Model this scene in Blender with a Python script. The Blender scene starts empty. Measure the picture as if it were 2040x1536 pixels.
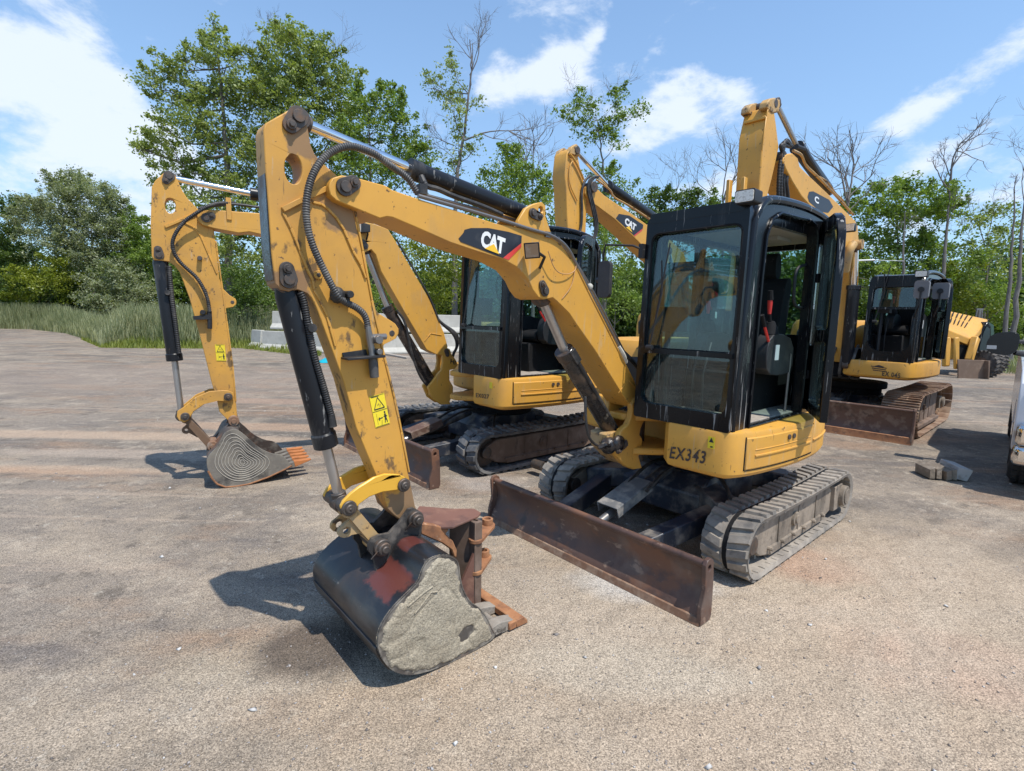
import bpy, bmesh, math, random
import numpy as np
from mathutils import Vector, Matrix
from mathutils.geometry import tessellate_polygon
rad = math.radians
SC = bpy.context.scene
COL = SC.collection

# ------------------------------------------------------------------ camera
CAM_H, F_PX, PITCH, ROLL = 1.589, 1016.0, 0.131, 0.023
PW, PH = 2040.0, 1536.0
cp, sp = math.cos(PITCH), math.sin(PITCH)
cr, sr = math.cos(ROLL), math.sin(ROLL)
_r, _f, _u = np.array([1., 0, 0]), np.array([0, cp, -sp]), np.array([0, sp, cp])
CR, CU, CF = cr*_r + sr*_u, -sr*_r + cr*_u, _f
CC = np.array([0, 0, CAM_H])
cam_d = bpy.data.cameras.new('camera'); cam = bpy.data.objects.new('camera', cam_d); COL.objects.link(cam)
cam_d.sensor_width = 36; cam_d.lens = F_PX/PW*36; cam_d.clip_start = 0.05; cam_d.clip_end = 3000
M = Matrix([[CR[0], CU[0], -CF[0], 0], [CR[1], CU[1], -CF[1], 0], [CR[2], CU[2], -CF[2], CAM_H], [0, 0, 0, 1]])
cam.matrix_world = M
SC.camera = cam
SC.render.resolution_x, SC.render.resolution_y = 1024, 771

# ------------------------------------------------------------------ light
SUN_EL = rad(64.2)
SUN_DIR = np.array([0.340, -0.344, 0.0]); SUN_DIR = SUN_DIR/np.linalg.norm(SUN_DIR)*math.cos(SUN_EL); SUN_DIR[2] = math.sin(SUN_EL)
sd = bpy.data.lights.new('sun', 'SUN'); so = bpy.data.objects.new('sun', sd); COL.objects.link(so)
sd.energy = 4.75; sd.angle = rad(0.53); sd.color = (1.0, 0.955, 0.88)
so.rotation_euler = Vector(SUN_DIR).to_track_quat('Z', 'Y').to_euler()
so.location = (0, 0, 30)
SC.view_settings.view_transform = 'Standard'; SC.view_settings.look = 'None'
SC.view_settings.exposure = 0.08; SC.view_settings.gamma = 1.0

W = bpy.data.worlds.new('World'); SC.world = W; W.use_nodes = True
def build_world():
    nt = W.node_tree; N = nt.nodes; L = nt.links
    bg = N['Background']; bg.inputs['Strength'].default_value = 0.108
    sky = N.new('ShaderNodeTexSky'); sky.sky_type = 'NISHITA'; sky.sun_disc = False
    sky.sun_elevation = SUN_EL
    sky.sun_rotation = math.atan2(SUN_DIR[0], SUN_DIR[1])
    sky.air_density = 1.25; sky.dust_density = 0.6; sky.ozone_density = 2.5; sky.altitude = 50
    tc = N.new('ShaderNodeTexCoord')
    def math_(op, a, b=None, c=None):
        n = N.new('ShaderNodeMath'); n.operation = op
        for i, v in enumerate((a, b, c)):
            if v is None: continue
            if isinstance(v, (int, float)): n.inputs[i].default_value = v
            else: L.new(v, n.inputs[i])
        return n.outputs[0]
    # project the view direction on a flat cloud layer
    sep = N.new('ShaderNodeSeparateXYZ'); L.new(tc.outputs['Generated'], sep.inputs[0])
    zc = math_('MAXIMUM', sep.outputs[2], 0.02); zz = math_('ADD', zc, 0.16)
    px = math_('DIVIDE', sep.outputs[0], zz); py = math_('DIVIDE', sep.outputs[1], zz)
    cmb = N.new('ShaderNodeCombineXYZ'); L.new(px, cmb.inputs[0]); L.new(py, cmb.inputs[1])
    mp = N.new('ShaderNodeMapping'); L.new(tc.outputs['Generated'], mp.inputs[0])
    mp.inputs['Rotation'].default_value = (0, rad(20), 0); mp.inputs['Scale'].default_value = (1.0, 1.0, 1.9)
    n1 = N.new('ShaderNodeTexNoise'); n1.inputs['Scale'].default_value = 6.5; n1.inputs['Detail'].default_value = 12
    n1.inputs['Roughness'].default_value = 0.62; n1.inputs['Distortion'].default_value = 0.15
    L.new(mp.outputs[0], n1.inputs['Vector'])
    # where the cloud banks stand (directions of the sky dome)
    total = None
    for (u, v, ru, rv, w, rot) in CLOUDS:
        d = CF*F_PX + CR*(u-PW/2) + CU*(PH/2-v); d = d/np.linalg.norm(d)
        c_, s_ = math.cos(rad(rot)), math.sin(rad(rot))
        e1 = CR*c_ + CU*s_; e2 = -CR*s_ + CU*c_
        e1 = e1-d*(e1@d); e2 = e2-d*(e2@d)
        def dot(vec):
            n = N.new('ShaderNodeVectorMath'); n.operation = 'DOT_PRODUCT'
            L.new(tc.outputs['Generated'], n.inputs[0]); n.inputs[1].default_value = tuple(vec); return n.outputs['Value']
        a = math_('MULTIPLY', dot(e1), F_PX/ru); b = math_('MULTIPLY', dot(e2), F_PX/rv)
        q = math_('ADD', math_('MULTIPLY', a, a), math_('MULTIPLY', b, b))
        g = math_('MULTIPLY', math_('POWER', 2.718, math_('MULTIPLY', q, -1.0)), w)
        g = math_('MULTIPLY', g, math_('GREATER_THAN', dot(d), 0.0))
        total = g if total is None else math_('ADD', total, g)
    val = math_('ADD', math_('MULTIPLY_ADD', n1.outputs['Fac'], 1.9, -0.46), math_('MULTIPLY', math_('MINIMUM', total, 1.1), 0.40))
    ramp = N.new('ShaderNodeMapRange'); ramp.interpolation_type = 'SMOOTHSTEP'
    L.new(val, ramp.inputs[0]); ramp.inputs[1].default_value = 0.60; ramp.inputs[2].default_value = 0.98
    ramp.inputs[3].default_value = 0.0; ramp.inputs[4].default_value = 0.90
    mix = N.new('ShaderNodeMixRGB'); L.new(ramp.outputs[0], mix.inputs[0])
    tint = N.new('ShaderNodeMixRGB'); tint.blend_type = 'MULTIPLY'; tint.inputs[0].default_value = 1
    tint.inputs[2].default_value = SKY_TINT; L.new(sky.outputs[0], tint.inputs[1])
    # thin bright veil towards the horizon
    vl = N.new('ShaderNodeMapRange'); L.new(sep.outputs[2], vl.inputs[0]); vl.inputs[1].default_value = 0.75; vl.inputs[2].default_value = 0.0
    vl.inputs[3].default_value = 0.12; vl.inputs[4].default_value = 0.5
    mv = N.new('ShaderNodeMixRGB'); L.new(vl.outputs[0], mv.inputs[0]); L.new(tint.outputs[0], mv.inputs[1]); mv.inputs[2].default_value = (5.3, 7.6, 10.4, 1)
    L.new(mv.outputs[0], mix.inputs[1]); mix.inputs[2].default_value = (7.9, 8.7, 9.9, 1)
    L.new(mix.outputs[0], bg.inputs['Color'])
SKY_TINT = (1.02, 1.33, 1.62, 1)
CLOUDS = [(40, 190, 110, 70, 1.2, -20), (130, 240, 110, 60, 1.1, -25), (250, 220, 60, 45, 1.0, -50), (20, 380, 120, 50, 1.0, -10), (110, 330, 120, 40, .7, -10), (290, 300, 60, 35, .8, -20), (60, 290, 130, 50, .5, 0),
          (1045, 165, 70, 24, 1.1, 14), (1120, 125, 60, 20, .9, 30), (1185, 80, 40, 16, .7, 55), (1350, 190, 55, 34, 1.15, 30), (1430, 195, 60, 26, 1.0, -10), (1320, 235, 70, 32, .9, 20), (1110, 20, 70, 22, .6, 0), (990, 90, 60, 30, .55, 60),
          (1340, 35, 60, 14, .6, 25), (1310, 100, 55, 11, .65, 25), (1150, 230, 90, 30, .55, 10), (1270, 290, 90, 36, .75, 20), (2015, 108, 42, 22, .8, 12), (1850, 215, 55, 22, .85, 15), (1995, 395, 80, 34, .8, 28), (1430, 375, 80, 30, 1.0, 0),
          (1790, 355, 60, 14, .9, 10), (2000, 240, 70, 14, .6, 20), (930, 60, 40, 16, .4, 60), (660, 330, 60, 20, .4, 0), (910, 300, 40, 25, .5, 0)]
build_world()

# ------------------------------------------------------------------ geometry helpers
def ray(u, v):
    d = CR*((u-PW/2)/F_PX) + CU*((PH/2-v)/F_PX) + CF
    return d/np.linalg.norm(d)
def onz(u, v, z=0.0):
    d = ray(u, v); return CC + d*(z-CAM_H)/d[2]
def atY(u, v, Y):
    d = ray(u, v); return CC + d*(Y/d[1])

class Frame:
    """a local frame standing on the ground: x forward, y left, z up"""
    def __init__(s, x, y, deg, z=0.0, k=1.0):
        s.k = k
        s.o = np.array([x, y, z]); s.a = rad(deg)
        s.ex = np.array([math.cos(s.a), math.sin(s.a), 0]); s.ey = np.array([-math.sin(s.a), math.cos(s.a), 0]); s.ez = np.array([0, 0, 1.])
    def w(s, p): return s.o + (s.ex*p[0] + s.ey*p[1] + s.ez*p[2])*s.k
    def loc(s, P): q = (P-s.o)/s.k; return np.array([q@s.ex, q@s.ey, q[2]])
    def px(s, u, v, y):            # side plane: point under a picture position -> (x, z)
        d = ray(u, v); P0 = s.o+s.ey*y*s.k; P = CC + d*((P0-CC)@s.ey)/(d@s.ey); q = s.loc(P); return (q[0], q[2])
    def pf(s, u, v, x):            # cross plane -> (y, z)
        d = ray(u, v); P0 = s.o+s.ex*x*s.k; P = CC + d*((P0-CC)@s.ex)/(d@s.ex); q = s.loc(P); return (q[1], q[2])
    def side(s, pts, y): return [s.px(u, v, y) for u, v in pts]
    def front(s, pts, x): return [s.pf(u, v, x) for u, v in pts]
WORLD = Frame(0, 0, 0)

def area2(p): return sum(p[i][0]*p[(i+1) % len(p)][1]-p[(i+1) % len(p)][0]*p[i][1] for i in range(len(p)))
def smooth_poly(pts, it=1, closed=True):
    for _ in range(it):
        q = []; n = len(pts)
        for i in range(n if closed else n-1):
            a, b = np.array(pts[i]), np.array(pts[(i+1) % n]); q += [a*.75+b*.25, a*.25+b*.75]
        pts = q if closed else [np.array(pts[0])]+q[1:-1]+[np.array(pts[-1])]
    return [tuple(p) for p in pts]
def rrect(x0, x1, z0, z1, r, n=5):
    if not isinstance(r, (list, tuple)): r = [r]*4
    out = []
    for k, (cx, cz, a0) in enumerate(((x1, z1, 0), (x0, z1, 90), (x0, z0, 180), (x1, z0, 270))):
        rr = max(r[k], 1e-4); sx = 1 if cx == x1 else -1; sz = 1 if cz == z1 else -1
        for i in range(n+1):
            a = rad(a0+90*i/n); out.append((cx-sx*rr+rr*math.cos(a), cz-sz*rr+rr*math.sin(a)))
    return out
def circ(cx, cz, r, n=20, rz=None, tilt=0):
    rz = rz or r; c, s = math.cos(tilt), math.sin(tilt); o = []
    for i in range(n):
        a = 2*math.pi*i/n; x, z = r*math.cos(a), rz*math.sin(a); o.append((cx+x*c-z*s, cz+x*s+z*c))
    return o
def capsule(a, b, r1, r2, n=10):
    a, b = np.array(a), np.array(b); d = b-a; t = math.atan2(d[1], d[0]); o = []
    for i in range(n+1): an = t+math.pi/2+math.pi*i/n; o.append((a[0]+r1*math.cos(an), a[1]+r1*math.sin(an)))
    for i in range(n+1): an = t-math.pi/2+math.pi*i/n; o.append((b[0]+r2*math.cos(an), b[1]+r2*math.sin(an)))
    return o

class MB:
    def __init__(s, F=WORLD): s.v = []; s.f = []; s.F = F
    def add(s, vs, fs):
        n = len(s.v); s.v += [s.F.w(p) for p in vs]; s.f += [tuple(i+n for i in f) for f in fs]; return s
    def box(s, x0, x1, y0, y1, z0, z1):
        return s.add([(x0, y0, z0), (x1, y0, z0), (x1, y1, z0), (x0, y1, z0), (x0, y0, z1), (x1, y0, z1), (x1, y1, z1), (x0, y1, z1)],
                     [(0, 3, 2, 1), (4, 5, 6, 7), (0, 1, 5, 4), (1, 2, 6, 5), (2, 3, 7, 6), (3, 0, 4, 7)])
    def prism(s, poly, d0, d1, ax='y', holes=()):
        """poly in (x,z) for ax y, (y,z) for ax x, (x,y) for ax z; d0,d1 may be functions of the 2d point"""
        P = [tuple(p) for p in poly]; H = [[tuple(q) for q in h] for h in holes]
        loops = [P]+H
        flat = [q for l in loops for q in l]; N = len(flat)
        g0 = d0 if callable(d0) else (lambda a, b: d0)
        g1 = d1 if callable(d1) else (lambda a, b: d1)
        mk = {'y': lambda a, b, d: (a, d, b), 'x': lambda a, b, d: (d, a, b), 'z': lambda a, b, d: (a, b, d)}[ax]
        vs = [mk(a, b, g0(a, b)) for a, b in flat]+[mk(a, b, g1(a, b)) for a, b in flat]
        tri = tessellate_polygon([[Vector((a, b, 0)) for a, b in l] for l in loops])
        fs = [tuple(t) for t in tri]+[tuple(i+N for i in reversed(t)) for t in tri]
        o = 0
        for l in loops:
            n = len(l)
            for i in range(n): j = (i+1) % n; fs.append((o+i, o+j, o+j+N, o+i+N))
            o += n
        return s.add(vs, fs)
    def tube(s, pts, r, n=10, cap=True):
        pts = [np.array(p, float) for p in pts]; m = len(pts)
        rs = r if isinstance(r, (list, tuple)) else [r]*m
        vs = []; fs = []; prev = None
        for i, p in enumerate(pts):
            t = pts[min(i+1, m-1)]-pts[max(i-1, 0)]; t = t/(np.linalg.norm(t)+1e-9)
            if prev is None:
                a = np.array([0, 0, 1.]) if abs(t[2]) < .9 else np.array([1., 0, 0])
                u = np.cross(t, a)
            else: u = prev-t*(prev@t)
            u = u/(np.linalg.norm(u)+1e-9); prev = u; w = np.cross(t, u)
            for k in range(n):
                an = 2*math.pi*k/n; vs.append(tuple(p+(u*math.cos(an)+w*math.sin(an))*rs[i]))
        for i in range(m-1):
            for k in range(n): fs.append((i*n+k, i*n+(k+1) % n, (i+1)*n+(k+1) % n, (i+1)*n+k))
        if cap: fs += [tuple(reversed(range(n))), tuple(range((m-1)*n, m*n))]
        return s.add(vs, fs)
    def cyl(s, a, b, r, n=20): return s.tube([a, b], r, n)
    def ycyl(s, x, z, r, y0, y1, n=22): return s.tube([(x, y0, z), (x, y1, z)], r, n)
    def beam(s, a, b, w, h, up=(0, 0, 1), w2=None, h2=None):
        a, b = np.array(a, float), np.array(b, float); t = b-a; t /= np.linalg.norm(t)
        sd_ = np.cross(t, np.array(up, float)); sd_ /= np.linalg.norm(sd_); u = np.cross(sd_, t)
        w2 = w if w2 is None else w2; h2 = h if h2 is None else h2
        vs = []
        for p, ww, hh in ((a, w, h), (b, w2, h2)):
            for i, j in ((-1, -1), (1, -1), (1, 1), (-1, 1)): vs.append(tuple(p+sd_*i*ww/2+u*j*hh/2))
        return s.add(vs, [(3, 2, 1, 0), (4, 5, 6, 7), (0, 1, 5, 4), (1, 2, 6, 5), (2, 3, 7, 6), (3, 0, 4, 7)])
    def hose(s, pts, r, n=8, ribs=0, it=3):
        q = [np.array(p, float) for p in pts]
        for _ in range(it):
            o = [q[0]]
            for i in range(len(q)-1): o += [q[i]*.75+q[i+1]*.25, q[i]*.25+q[i+1]*.75]
            q = o+[q[-1]]
        if ribs:
            d = [0]
            for i in range(len(q)-1): d.append(d[-1]+np.linalg.norm(q[i+1]-q[i]))
            L_ = d[-1]; k = int(L_/ribs); Q = []; R = []
            for j in range(k*3+1):
                t = L_*j/(k*3); i = min(max(np.searchsorted(d, t)-1, 0), len(q)-2)
                f = (t-d[i])/max(d[i+1]-d[i], 1e-6); Q.append(q[i]*(1-f)+q[i+1]*f); R.append(r*(1.0 if j % 3 else .80))
            return s.tube(Q, R, n)
        return s.tube(q, r, n)
    def sphere(s, c, r, n=10, sc=(1, 1, 1)):
        vs = [(c[0], c[1], c[2]-r*sc[2])]; m = n//2+1
        for i in range(1, m):
            th = math.pi*i/m
            for k in range(n):
                a = 2*math.pi*k/n; vs.append((c[0]+r*sc[0]*math.sin(th)*math.cos(a), c[1]+r*sc[1]*math.sin(th)*math.sin(a), c[2]-r*sc[2]*math.cos(th)))
        vs.append((c[0], c[1], c[2]+r*sc[2])); fs = []
        for k in range(n): fs.append((0, 1+(k+1) % n, 1+k)); 
        for i in range(m-2):
            for k in range(n): a = 1+i*n+k; b = 1+i*n+(k+1) % n; fs.append((a, b, b+n, a+n))
        l = len(vs)-1; o = 1+(m-2)*n
        for k in range(n): fs.append((o+k, o+(k+1) % n, l))
        return s.add(vs, fs)

INFO = {}
def _link(o, parent):
    COL.objects.link(o)
    if parent is not None: o.parent = parent
def root(name, F, label, cat, group=None):
    o = bpy.data.objects.new(name, None); o.empty_display_size = 0.3; COL.objects.link(o)
    o.location = tuple(F.o); o.rotation_euler = (0, 0, F.a); o['label'] = label; o['category'] = cat
    if group: o['group'] = group
    INFO[o.name] = F; return o
def pieces_of(V, faces):
    """vertex -> far-apart piece number (loose islands whose boxes lie near each other are one piece)"""
    n = len(V); p = list(range(n))
    def find(a):
        while p[a] != a: p[a] = p[p[a]]; a = p[a]
        return a
    for f in faces:
        r0 = find(f[0])
        for i in f[1:]: p[find(i)] = r0
    rt_ = np.array([find(i) for i in range(n)]); _, isl = np.unique(rt_, return_inverse=True); k = isl.max()+1
    if k > 900 or k < 2: return np.zeros(n, int), 1
    lo = np.full((k, 3), np.inf); hi = np.full((k, 3), -np.inf); np.minimum.at(lo, isl, V); np.maximum.at(hi, isl, V); size = (hi-lo).max(1)
    gap = np.maximum(0, np.maximum(lo[:, None]-hi[None], lo[None]-hi[:, None])); near = np.sqrt((gap**2).sum(2)) <= np.maximum(.02, .5*np.maximum(size[:, None], size[None]))*.98
    q = list(range(k))
    def fq(a):
        while q[a] != a: q[a] = q[q[a]]; a = q[a]
        return a
    for a, b in zip(*np.nonzero(np.triu(near, 1))): q[fq(a)] = fq(b)
    rr_ = np.array([fq(i) for i in range(k)]); _, pc = np.unique(rr_, return_inverse=True); return pc[isl], pc.max()+1
def part(name, mb, mat, parent=None, bevel=0.0, seg=1, label=None, F=None, ang=35, flat=False, split=True):
    F = F or (INFO[parent.name] if parent is not None else WORLD)
    V = np.array(mb.v)-F.o
    Vl = np.stack([V@F.ex, V@F.ey, V[:, 2]], 1)
    pc, k = (pieces_of(np.array(mb.v), mb.f) if split and len(mb.v) < 20000 else (None, 1))
    first = None
    order = range(k) if k == 1 else sorted(range(k), key=lambda j: -int((pc == j).sum()))
    for j in order:
        if k == 1: vv, ff = Vl, mb.f
        else:
            idx = np.nonzero(pc == j)[0]; mp_ = {int(a): i for i, a in enumerate(idx)}; vv = Vl[idx]; ff = [tuple(mp_[i] for i in f) for f in mb.f if pc[f[0]] == j]
        me = bpy.data.meshes.new(name); me.from_pydata(vv.tolist(), [], ff); me.update()
        bm = bmesh.new(); bm.from_mesh(me); bmesh.ops.recalc_face_normals(bm, faces=bm.faces); bm.to_mesh(me); bm.free()
        if not flat:
            me.polygons.foreach_set('use_smooth', [True]*len(me.polygons)); me.set_sharp_from_angle(angle=rad(ang))
        me.materials.append(mat)
        o = bpy.data.objects.new(name, me)
        if parent is not None: _link(o, parent); INFO[o.name] = F
        else:
            COL.objects.link(o); o.location = tuple(F.o); o.rotation_euler = (0, 0, F.a); INFO[o.name] = F
        if bevel:
            b = o.modifiers.new('bevel', 'BEVEL'); b.width = bevel; b.segments = seg; b.limit_method = 'ANGLE'; b.angle_limit = rad(40); b.harden_normals = False
        if label: o['label'] = label
        first = first or o
    return first
def tag(o, label=None, cat=None, group=None, kind=None):
    if label: o['label'] = label
    if cat: o['category'] = cat
    if group: o['group'] = group
    if kind: o['kind'] = kind
    return o

# ------------------------------------------------------------------ materials
def _nt(name):
    m = bpy.data.materials.new(name); m.use_nodes = True; nt = m.node_tree; b = nt.nodes['Principled BSDF']; return m, nt, b
def _set(b, k, v):
    if k in b.inputs: b.inputs[k].default_value = v
def noise_mask(nt, co, scale, lo, hi, detail=5, rough=.6, stretch=None, seed=0, invert=False):
    N, L = nt.nodes, nt.links; src = co
    mp = N.new('ShaderNodeMapping'); L.new(co, mp.inputs[0]); mp.inputs['Location'].default_value = (seed*3.7, seed*1.3, seed*2.1)
    if stretch: mp.inputs['Scale'].default_value = stretch
    n = N.new('ShaderNodeTexNoise'); n.inputs['Scale'].default_value = scale; n.inputs['Detail'].default_value = detail; n.inputs['Roughness'].default_value = rough
    L.new(mp.outputs[0], n.inputs['Vector'])
    r = N.new('ShaderNodeMapRange'); L.new(n.outputs['Fac'], r.inputs[0]); r.inputs[1].default_value = lo; r.inputs[2].default_value = hi
    return r.outputs[0]
def worn(name, base, rough=.5, metal=0, layers=(), bump=0.0, bscale=60, var=.12, spec=.5, coat=0, bdist=.002, spots=(), fine=0):
    """layers: (colour, scale, lo, hi, stretch, roughness or None, strength)"""
    m, nt, b = _nt(name); N, L = nt.nodes, nt.links
    tc = N.new('ShaderNodeTexCoord'); co = tc.outputs['Object']
    v = noise_mask(nt, co, 2.3, .3, .7, seed=9)
    mx = N.new('ShaderNodeMixRGB'); L.new(v, mx.inputs[0])
    mx.inputs[1].default_value = tuple(c*(1-var) for c in base)+(1,); mx.inputs[2].default_value = tuple(min(1, c*(1+var)) for c in base)+(1,)
    cur = mx.outputs[0]; rg = None
    for i, (c, sc, lo, hi, st, ro, stg) in enumerate(layers):
        k = noise_mask(nt, co, sc, lo, hi, stretch=st, seed=i+1, detail=7)
        if stg < 1:
            mm = N.new('ShaderNodeMath'); mm.operation = 'MULTIPLY'; L.new(k, mm.inputs[0]); mm.inputs[1].default_value = stg; k = mm.outputs[0]
        cl = N.new('ShaderNodeClamp'); L.new(k, cl.inputs[0]); k = cl.outputs[0]
        x = N.new('ShaderNodeMixRGB'); L.new(k, x.inputs[0]); L.new(cur, x.inputs[1]); x.inputs[2].default_value = tuple(c)+(1,); cur = x.outputs[0]
        if ro is not None:
            y = N.new('ShaderNodeMix'); y.data_type = 'FLOAT'; L.new(k, y.inputs[0])
            if rg is None: y.inputs[2].default_value = rough
            else: L.new(rg, y.inputs[2])
            y.inputs[3].default_value = ro; rg = y.outputs[0]
    for i, (ctr, rad_, col, amp) in enumerate(spots):       # stains with a place of their own
        vm = N.new('ShaderNodeVectorMath'); vm.operation = 'SUBTRACT'; L.new(co, vm.inputs[0]); vm.inputs[1].default_value = tuple(ctr)
        vd = N.new('ShaderNodeVectorMath'); vd.operation = 'DIVIDE'; L.new(vm.outputs[0], vd.inputs[0]); vd.inputs[1].default_value = tuple(rad_)
        ab = N.new('ShaderNodeVectorMath'); ab.operation = 'ABSOLUTE'; L.new(vd.outputs[0], ab.inputs[0]); sp_ = N.new('ShaderNodeSeparateXYZ'); L.new(ab.outputs[0], sp_.inputs[0])
        mxx = N.new('ShaderNodeMath'); mxx.operation = 'MAXIMUM'; L.new(sp_.outputs[0], mxx.inputs[0]); L.new(sp_.outputs[1], mxx.inputs[1]); mx2 = N.new('ShaderNodeMath'); mx2.operation = 'MAXIMUM'; L.new(mxx.outputs[0], mx2.inputs[0]); L.new(sp_.outputs[2], mx2.inputs[1])
        nz = noise_mask(nt, co, 16, 0, 1, detail=6, seed=30+i); ma = N.new('ShaderNodeMath'); ma.operation = 'MULTIPLY_ADD'; L.new(nz, ma.inputs[0]); ma.inputs[1].default_value = amp; L.new(mx2.outputs[0], ma.inputs[2])
        r = N.new('ShaderNodeMapRange'); L.new(ma.outputs[0], r.inputs[0]); r.inputs[1].default_value = 1+amp*.5+.10; r.inputs[2].default_value = 1+amp*.5-.12; x = N.new('ShaderNodeMixRGB'); L.new(r.outputs[0], x.inputs[0]); L.new(cur, x.inputs[1]); x.inputs[2].default_value = tuple(col)+(1,); cur = x.outputs[0]
    if fine:
        nf = N.new('ShaderNodeTexNoise'); nf.inputs['Scale'].default_value = fine; nf.inputs['Detail'].default_value = 3; L.new(co, nf.inputs['Vector']); rf_ = N.new('ShaderNodeMapRange'); L.new(nf.outputs['Fac'], rf_.inputs[0]); rf_.inputs[1].default_value = .35; rf_.inputs[2].default_value = .65; rf_.inputs[3].default_value = .72; rf_.inputs[4].default_value = 1.22
        mf = N.new('ShaderNodeMixRGB'); mf.blend_type = 'MULTIPLY'; mf.inputs[0].default_value = 1; L.new(cur, mf.inputs[1]); L.new(rf_.outputs[0], mf.inputs[2]); cur = mf.outputs[0]
    L.new(cur, b.inputs['Base Color']); b.inputs['Roughness'].default_value = rough
    if rg is not None: L.new(rg, b.inputs['Roughness'])
    b.inputs['Metallic'].default_value = metal; _set(b, 'Specular IOR Level', spec); _set(b, 'Coat Weight', coat); _set(b, 'Coat Roughness', .15)
    if bump:
        n = N.new('ShaderNodeTexNoise'); n.inputs['Scale'].default_value = bscale; n.inputs['Detail'].default_value = 6; L.new(co, n.inputs['Vector'])
        bp = N.new('ShaderNodeBump'); bp.inputs['Strength'].default_value = bump; bp.inputs['Distance'].default_value = bdist; L.new(n.outputs['Fac'], bp.inputs['Height']); L.new(bp.outputs[0], b.inputs['Normal'])
    return m
DUST = (.36, .30, .24); RUST = (.20, .075, .03); DKRUST = (.07, .035, .022)
YEL = (.64, .325, .05)
M_yel = worn('worn_yellow_paint', YEL, .50, layers=[((.36, .20, .075), 2.6, .50, .72, (1, 1, .6), .7, .45), ((.50, .36, .20), 30, .60, .68, (1, 1, .10), .7, .5), ((.13, .07, .035), 55, .66, .70, (1, .3, .12), .8, .6), ((.50, .27, .08), 1.6, .52, .75, None, .6, .55), ((.40, .27, .13), 5, .58, .8, (1, 1, .35), .75, .45), ((.085, .05, .03), 24, .655, .69, None, .8, .9), ((.16, .07, .03), 60, .70, .73, (1, 1, .5), .8, .8)], bump=.12, bscale=30, var=.06)
M_yel2 = worn('scratched_yellow_paint', (.60, .305, .05), .52, layers=[((.30, .17, .07), 2.2, .48, .70, None, .7, .5), ((.13, .075, .04), 60, .64, .69, (1, .3, .10), .8, .65), ((.50, .38, .24), 34, .62, .68, (1, 1, .12), .8, .5), ((.42, .26, .11), 4, .5, .75, None, .7, .5), ((.07, .05, .035), 11, .60, .66, (1, 1, .6), .8, .8), ((.10, .06, .04), 38, .63, .67, None, .85, .9)], bump=.15, bscale=30, var=.08)
M_yelS = worn('greasy_yellow_stick', (.60, .305, .05), .52, layers=[((.30, .17, .07), 2.2, .48, .70, None, .7, .5), ((.13, .075, .04), 60, .64, .69, (1, .3, .10), .8, .65), ((.50, .38, .24), 34, .62, .68, (1, 1, .12), .8, .5), ((.07, .05, .035), 11, .60, .66, (1, 1, .6), .8, .8), ((.10, .06, .04), 38, .63, .67, None, .85, .9)], bump=.15, bscale=30, var=.08,
    spots=[((3.0, 0, 2.02), (.10, .3, .10), (.30, .17, .07), 1.7), ((3.24, 0, 1.66), (.08, .3, .10), (.27, .15, .065), 1.7), ((2.72, 0, .66), (.12, .3, .10), (.25, .15, .075), 1.5), ((3.18, 0, 2.26), (.06, .3, .07), (.3, .17, .07), 1.6)])
M_yelF = worn('fresh_yellow_paint', (.70, .38, .04), .38, layers=[((.45, .26, .07), 8, .6, .75, None, .6, .4)], var=.05)
M_yelD = worn('dusty_yellow_paint', (.50, .29, .09), .6, layers=[((.33, .26, .17), 5, .42, .7, None, .8, .8), ((.06, .045, .035), 16, .56, .62, None, .9, .9)], bump=.3, bscale=40)
M_blk = worn('dusty_black_paint', (.006, .007, .009), .22, spec=.3, layers=[((.12, .12, .12), 5, .62, .82, (2.2, 2.2, .25), .6, .4), ((.45, .44, .42), 12, .61, .67, (3.2, 3.2, .18), .8, .65), ((.3, .29, .27), 40, .67, .72, (2, 2, .3), .8, .5)], bump=.06, var=.2)
M_blkm = worn('black_plastic', (.016, .016, .018), .55, layers=[((.10, .095, .085), 6, .55, .8, None, .8, .5)], bump=.1)
M_int = worn('cab_interior_black', (.012, .012, .013), .75, spec=.2, layers=[((.12, .11, .10), 34, .64, .70, None, .9, .5)], bump=.15)
M_cyl = worn('black_cylinder_paint', (.012, .013, .016), .34, spec=.3, layers=[((.17, .16, .145), 6, .56, .78, (1.5, 1.5, .5), .7, .5), ((.25, .13, .07), 25, .70, .74, None, .8, .6), ((.34, .33, .31), 22, .63, .68, (1.5, 1.5, .3), .8, .6)], bump=.08)
M_cylg = worn('greasy_cylinder', (.018, .017, .018), .25, layers=[((.16, .10, .06), 7, .5, .66, None, .7, .6), ((.30, .26, .2), 14, .62, .7, None, .8, .5)], bump=.6, bscale=40, bdist=.006)
M_chr = worn('chrome_rod', (.80, .80, .80), .09, metal=1, layers=[((.5, .47, .43), 9, .6, .8, None, .3, .4)], var=.03)
M_rod = worn('dull_steel_rod', (.48, .47, .46), .32, metal=.85, layers=[((.33, .29, .25), 9, .5, .8, None, .6, .6)], var=.08)
M_pin = worn('grimy_steel_pin', (.10, .085, .075), .55, metal=.5, layers=[((.21, .12, .07), 30, .5, .7, None, .8, .7), ((.03, .025, .02), 14, .5, .7, None, .5, .7)], bump=.3)
M_hose = worn('ribbed_black_hose', (.022, .021, .021), .55, layers=[((.16, .14, .12), 12, .5, .75, None, .8, .6)])
M_hose2 = worn('grey_hose', (.065, .062, .06), .5, layers=[((.25, .23, .2), 12, .5, .75, None, .8, .6)])
M_pipe = worn('steel_pipe', (.22, .21, .20), .4, metal=.7, layers=[((.2, .1, .05), 14, .55, .75, None, .8, .7)])
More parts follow.
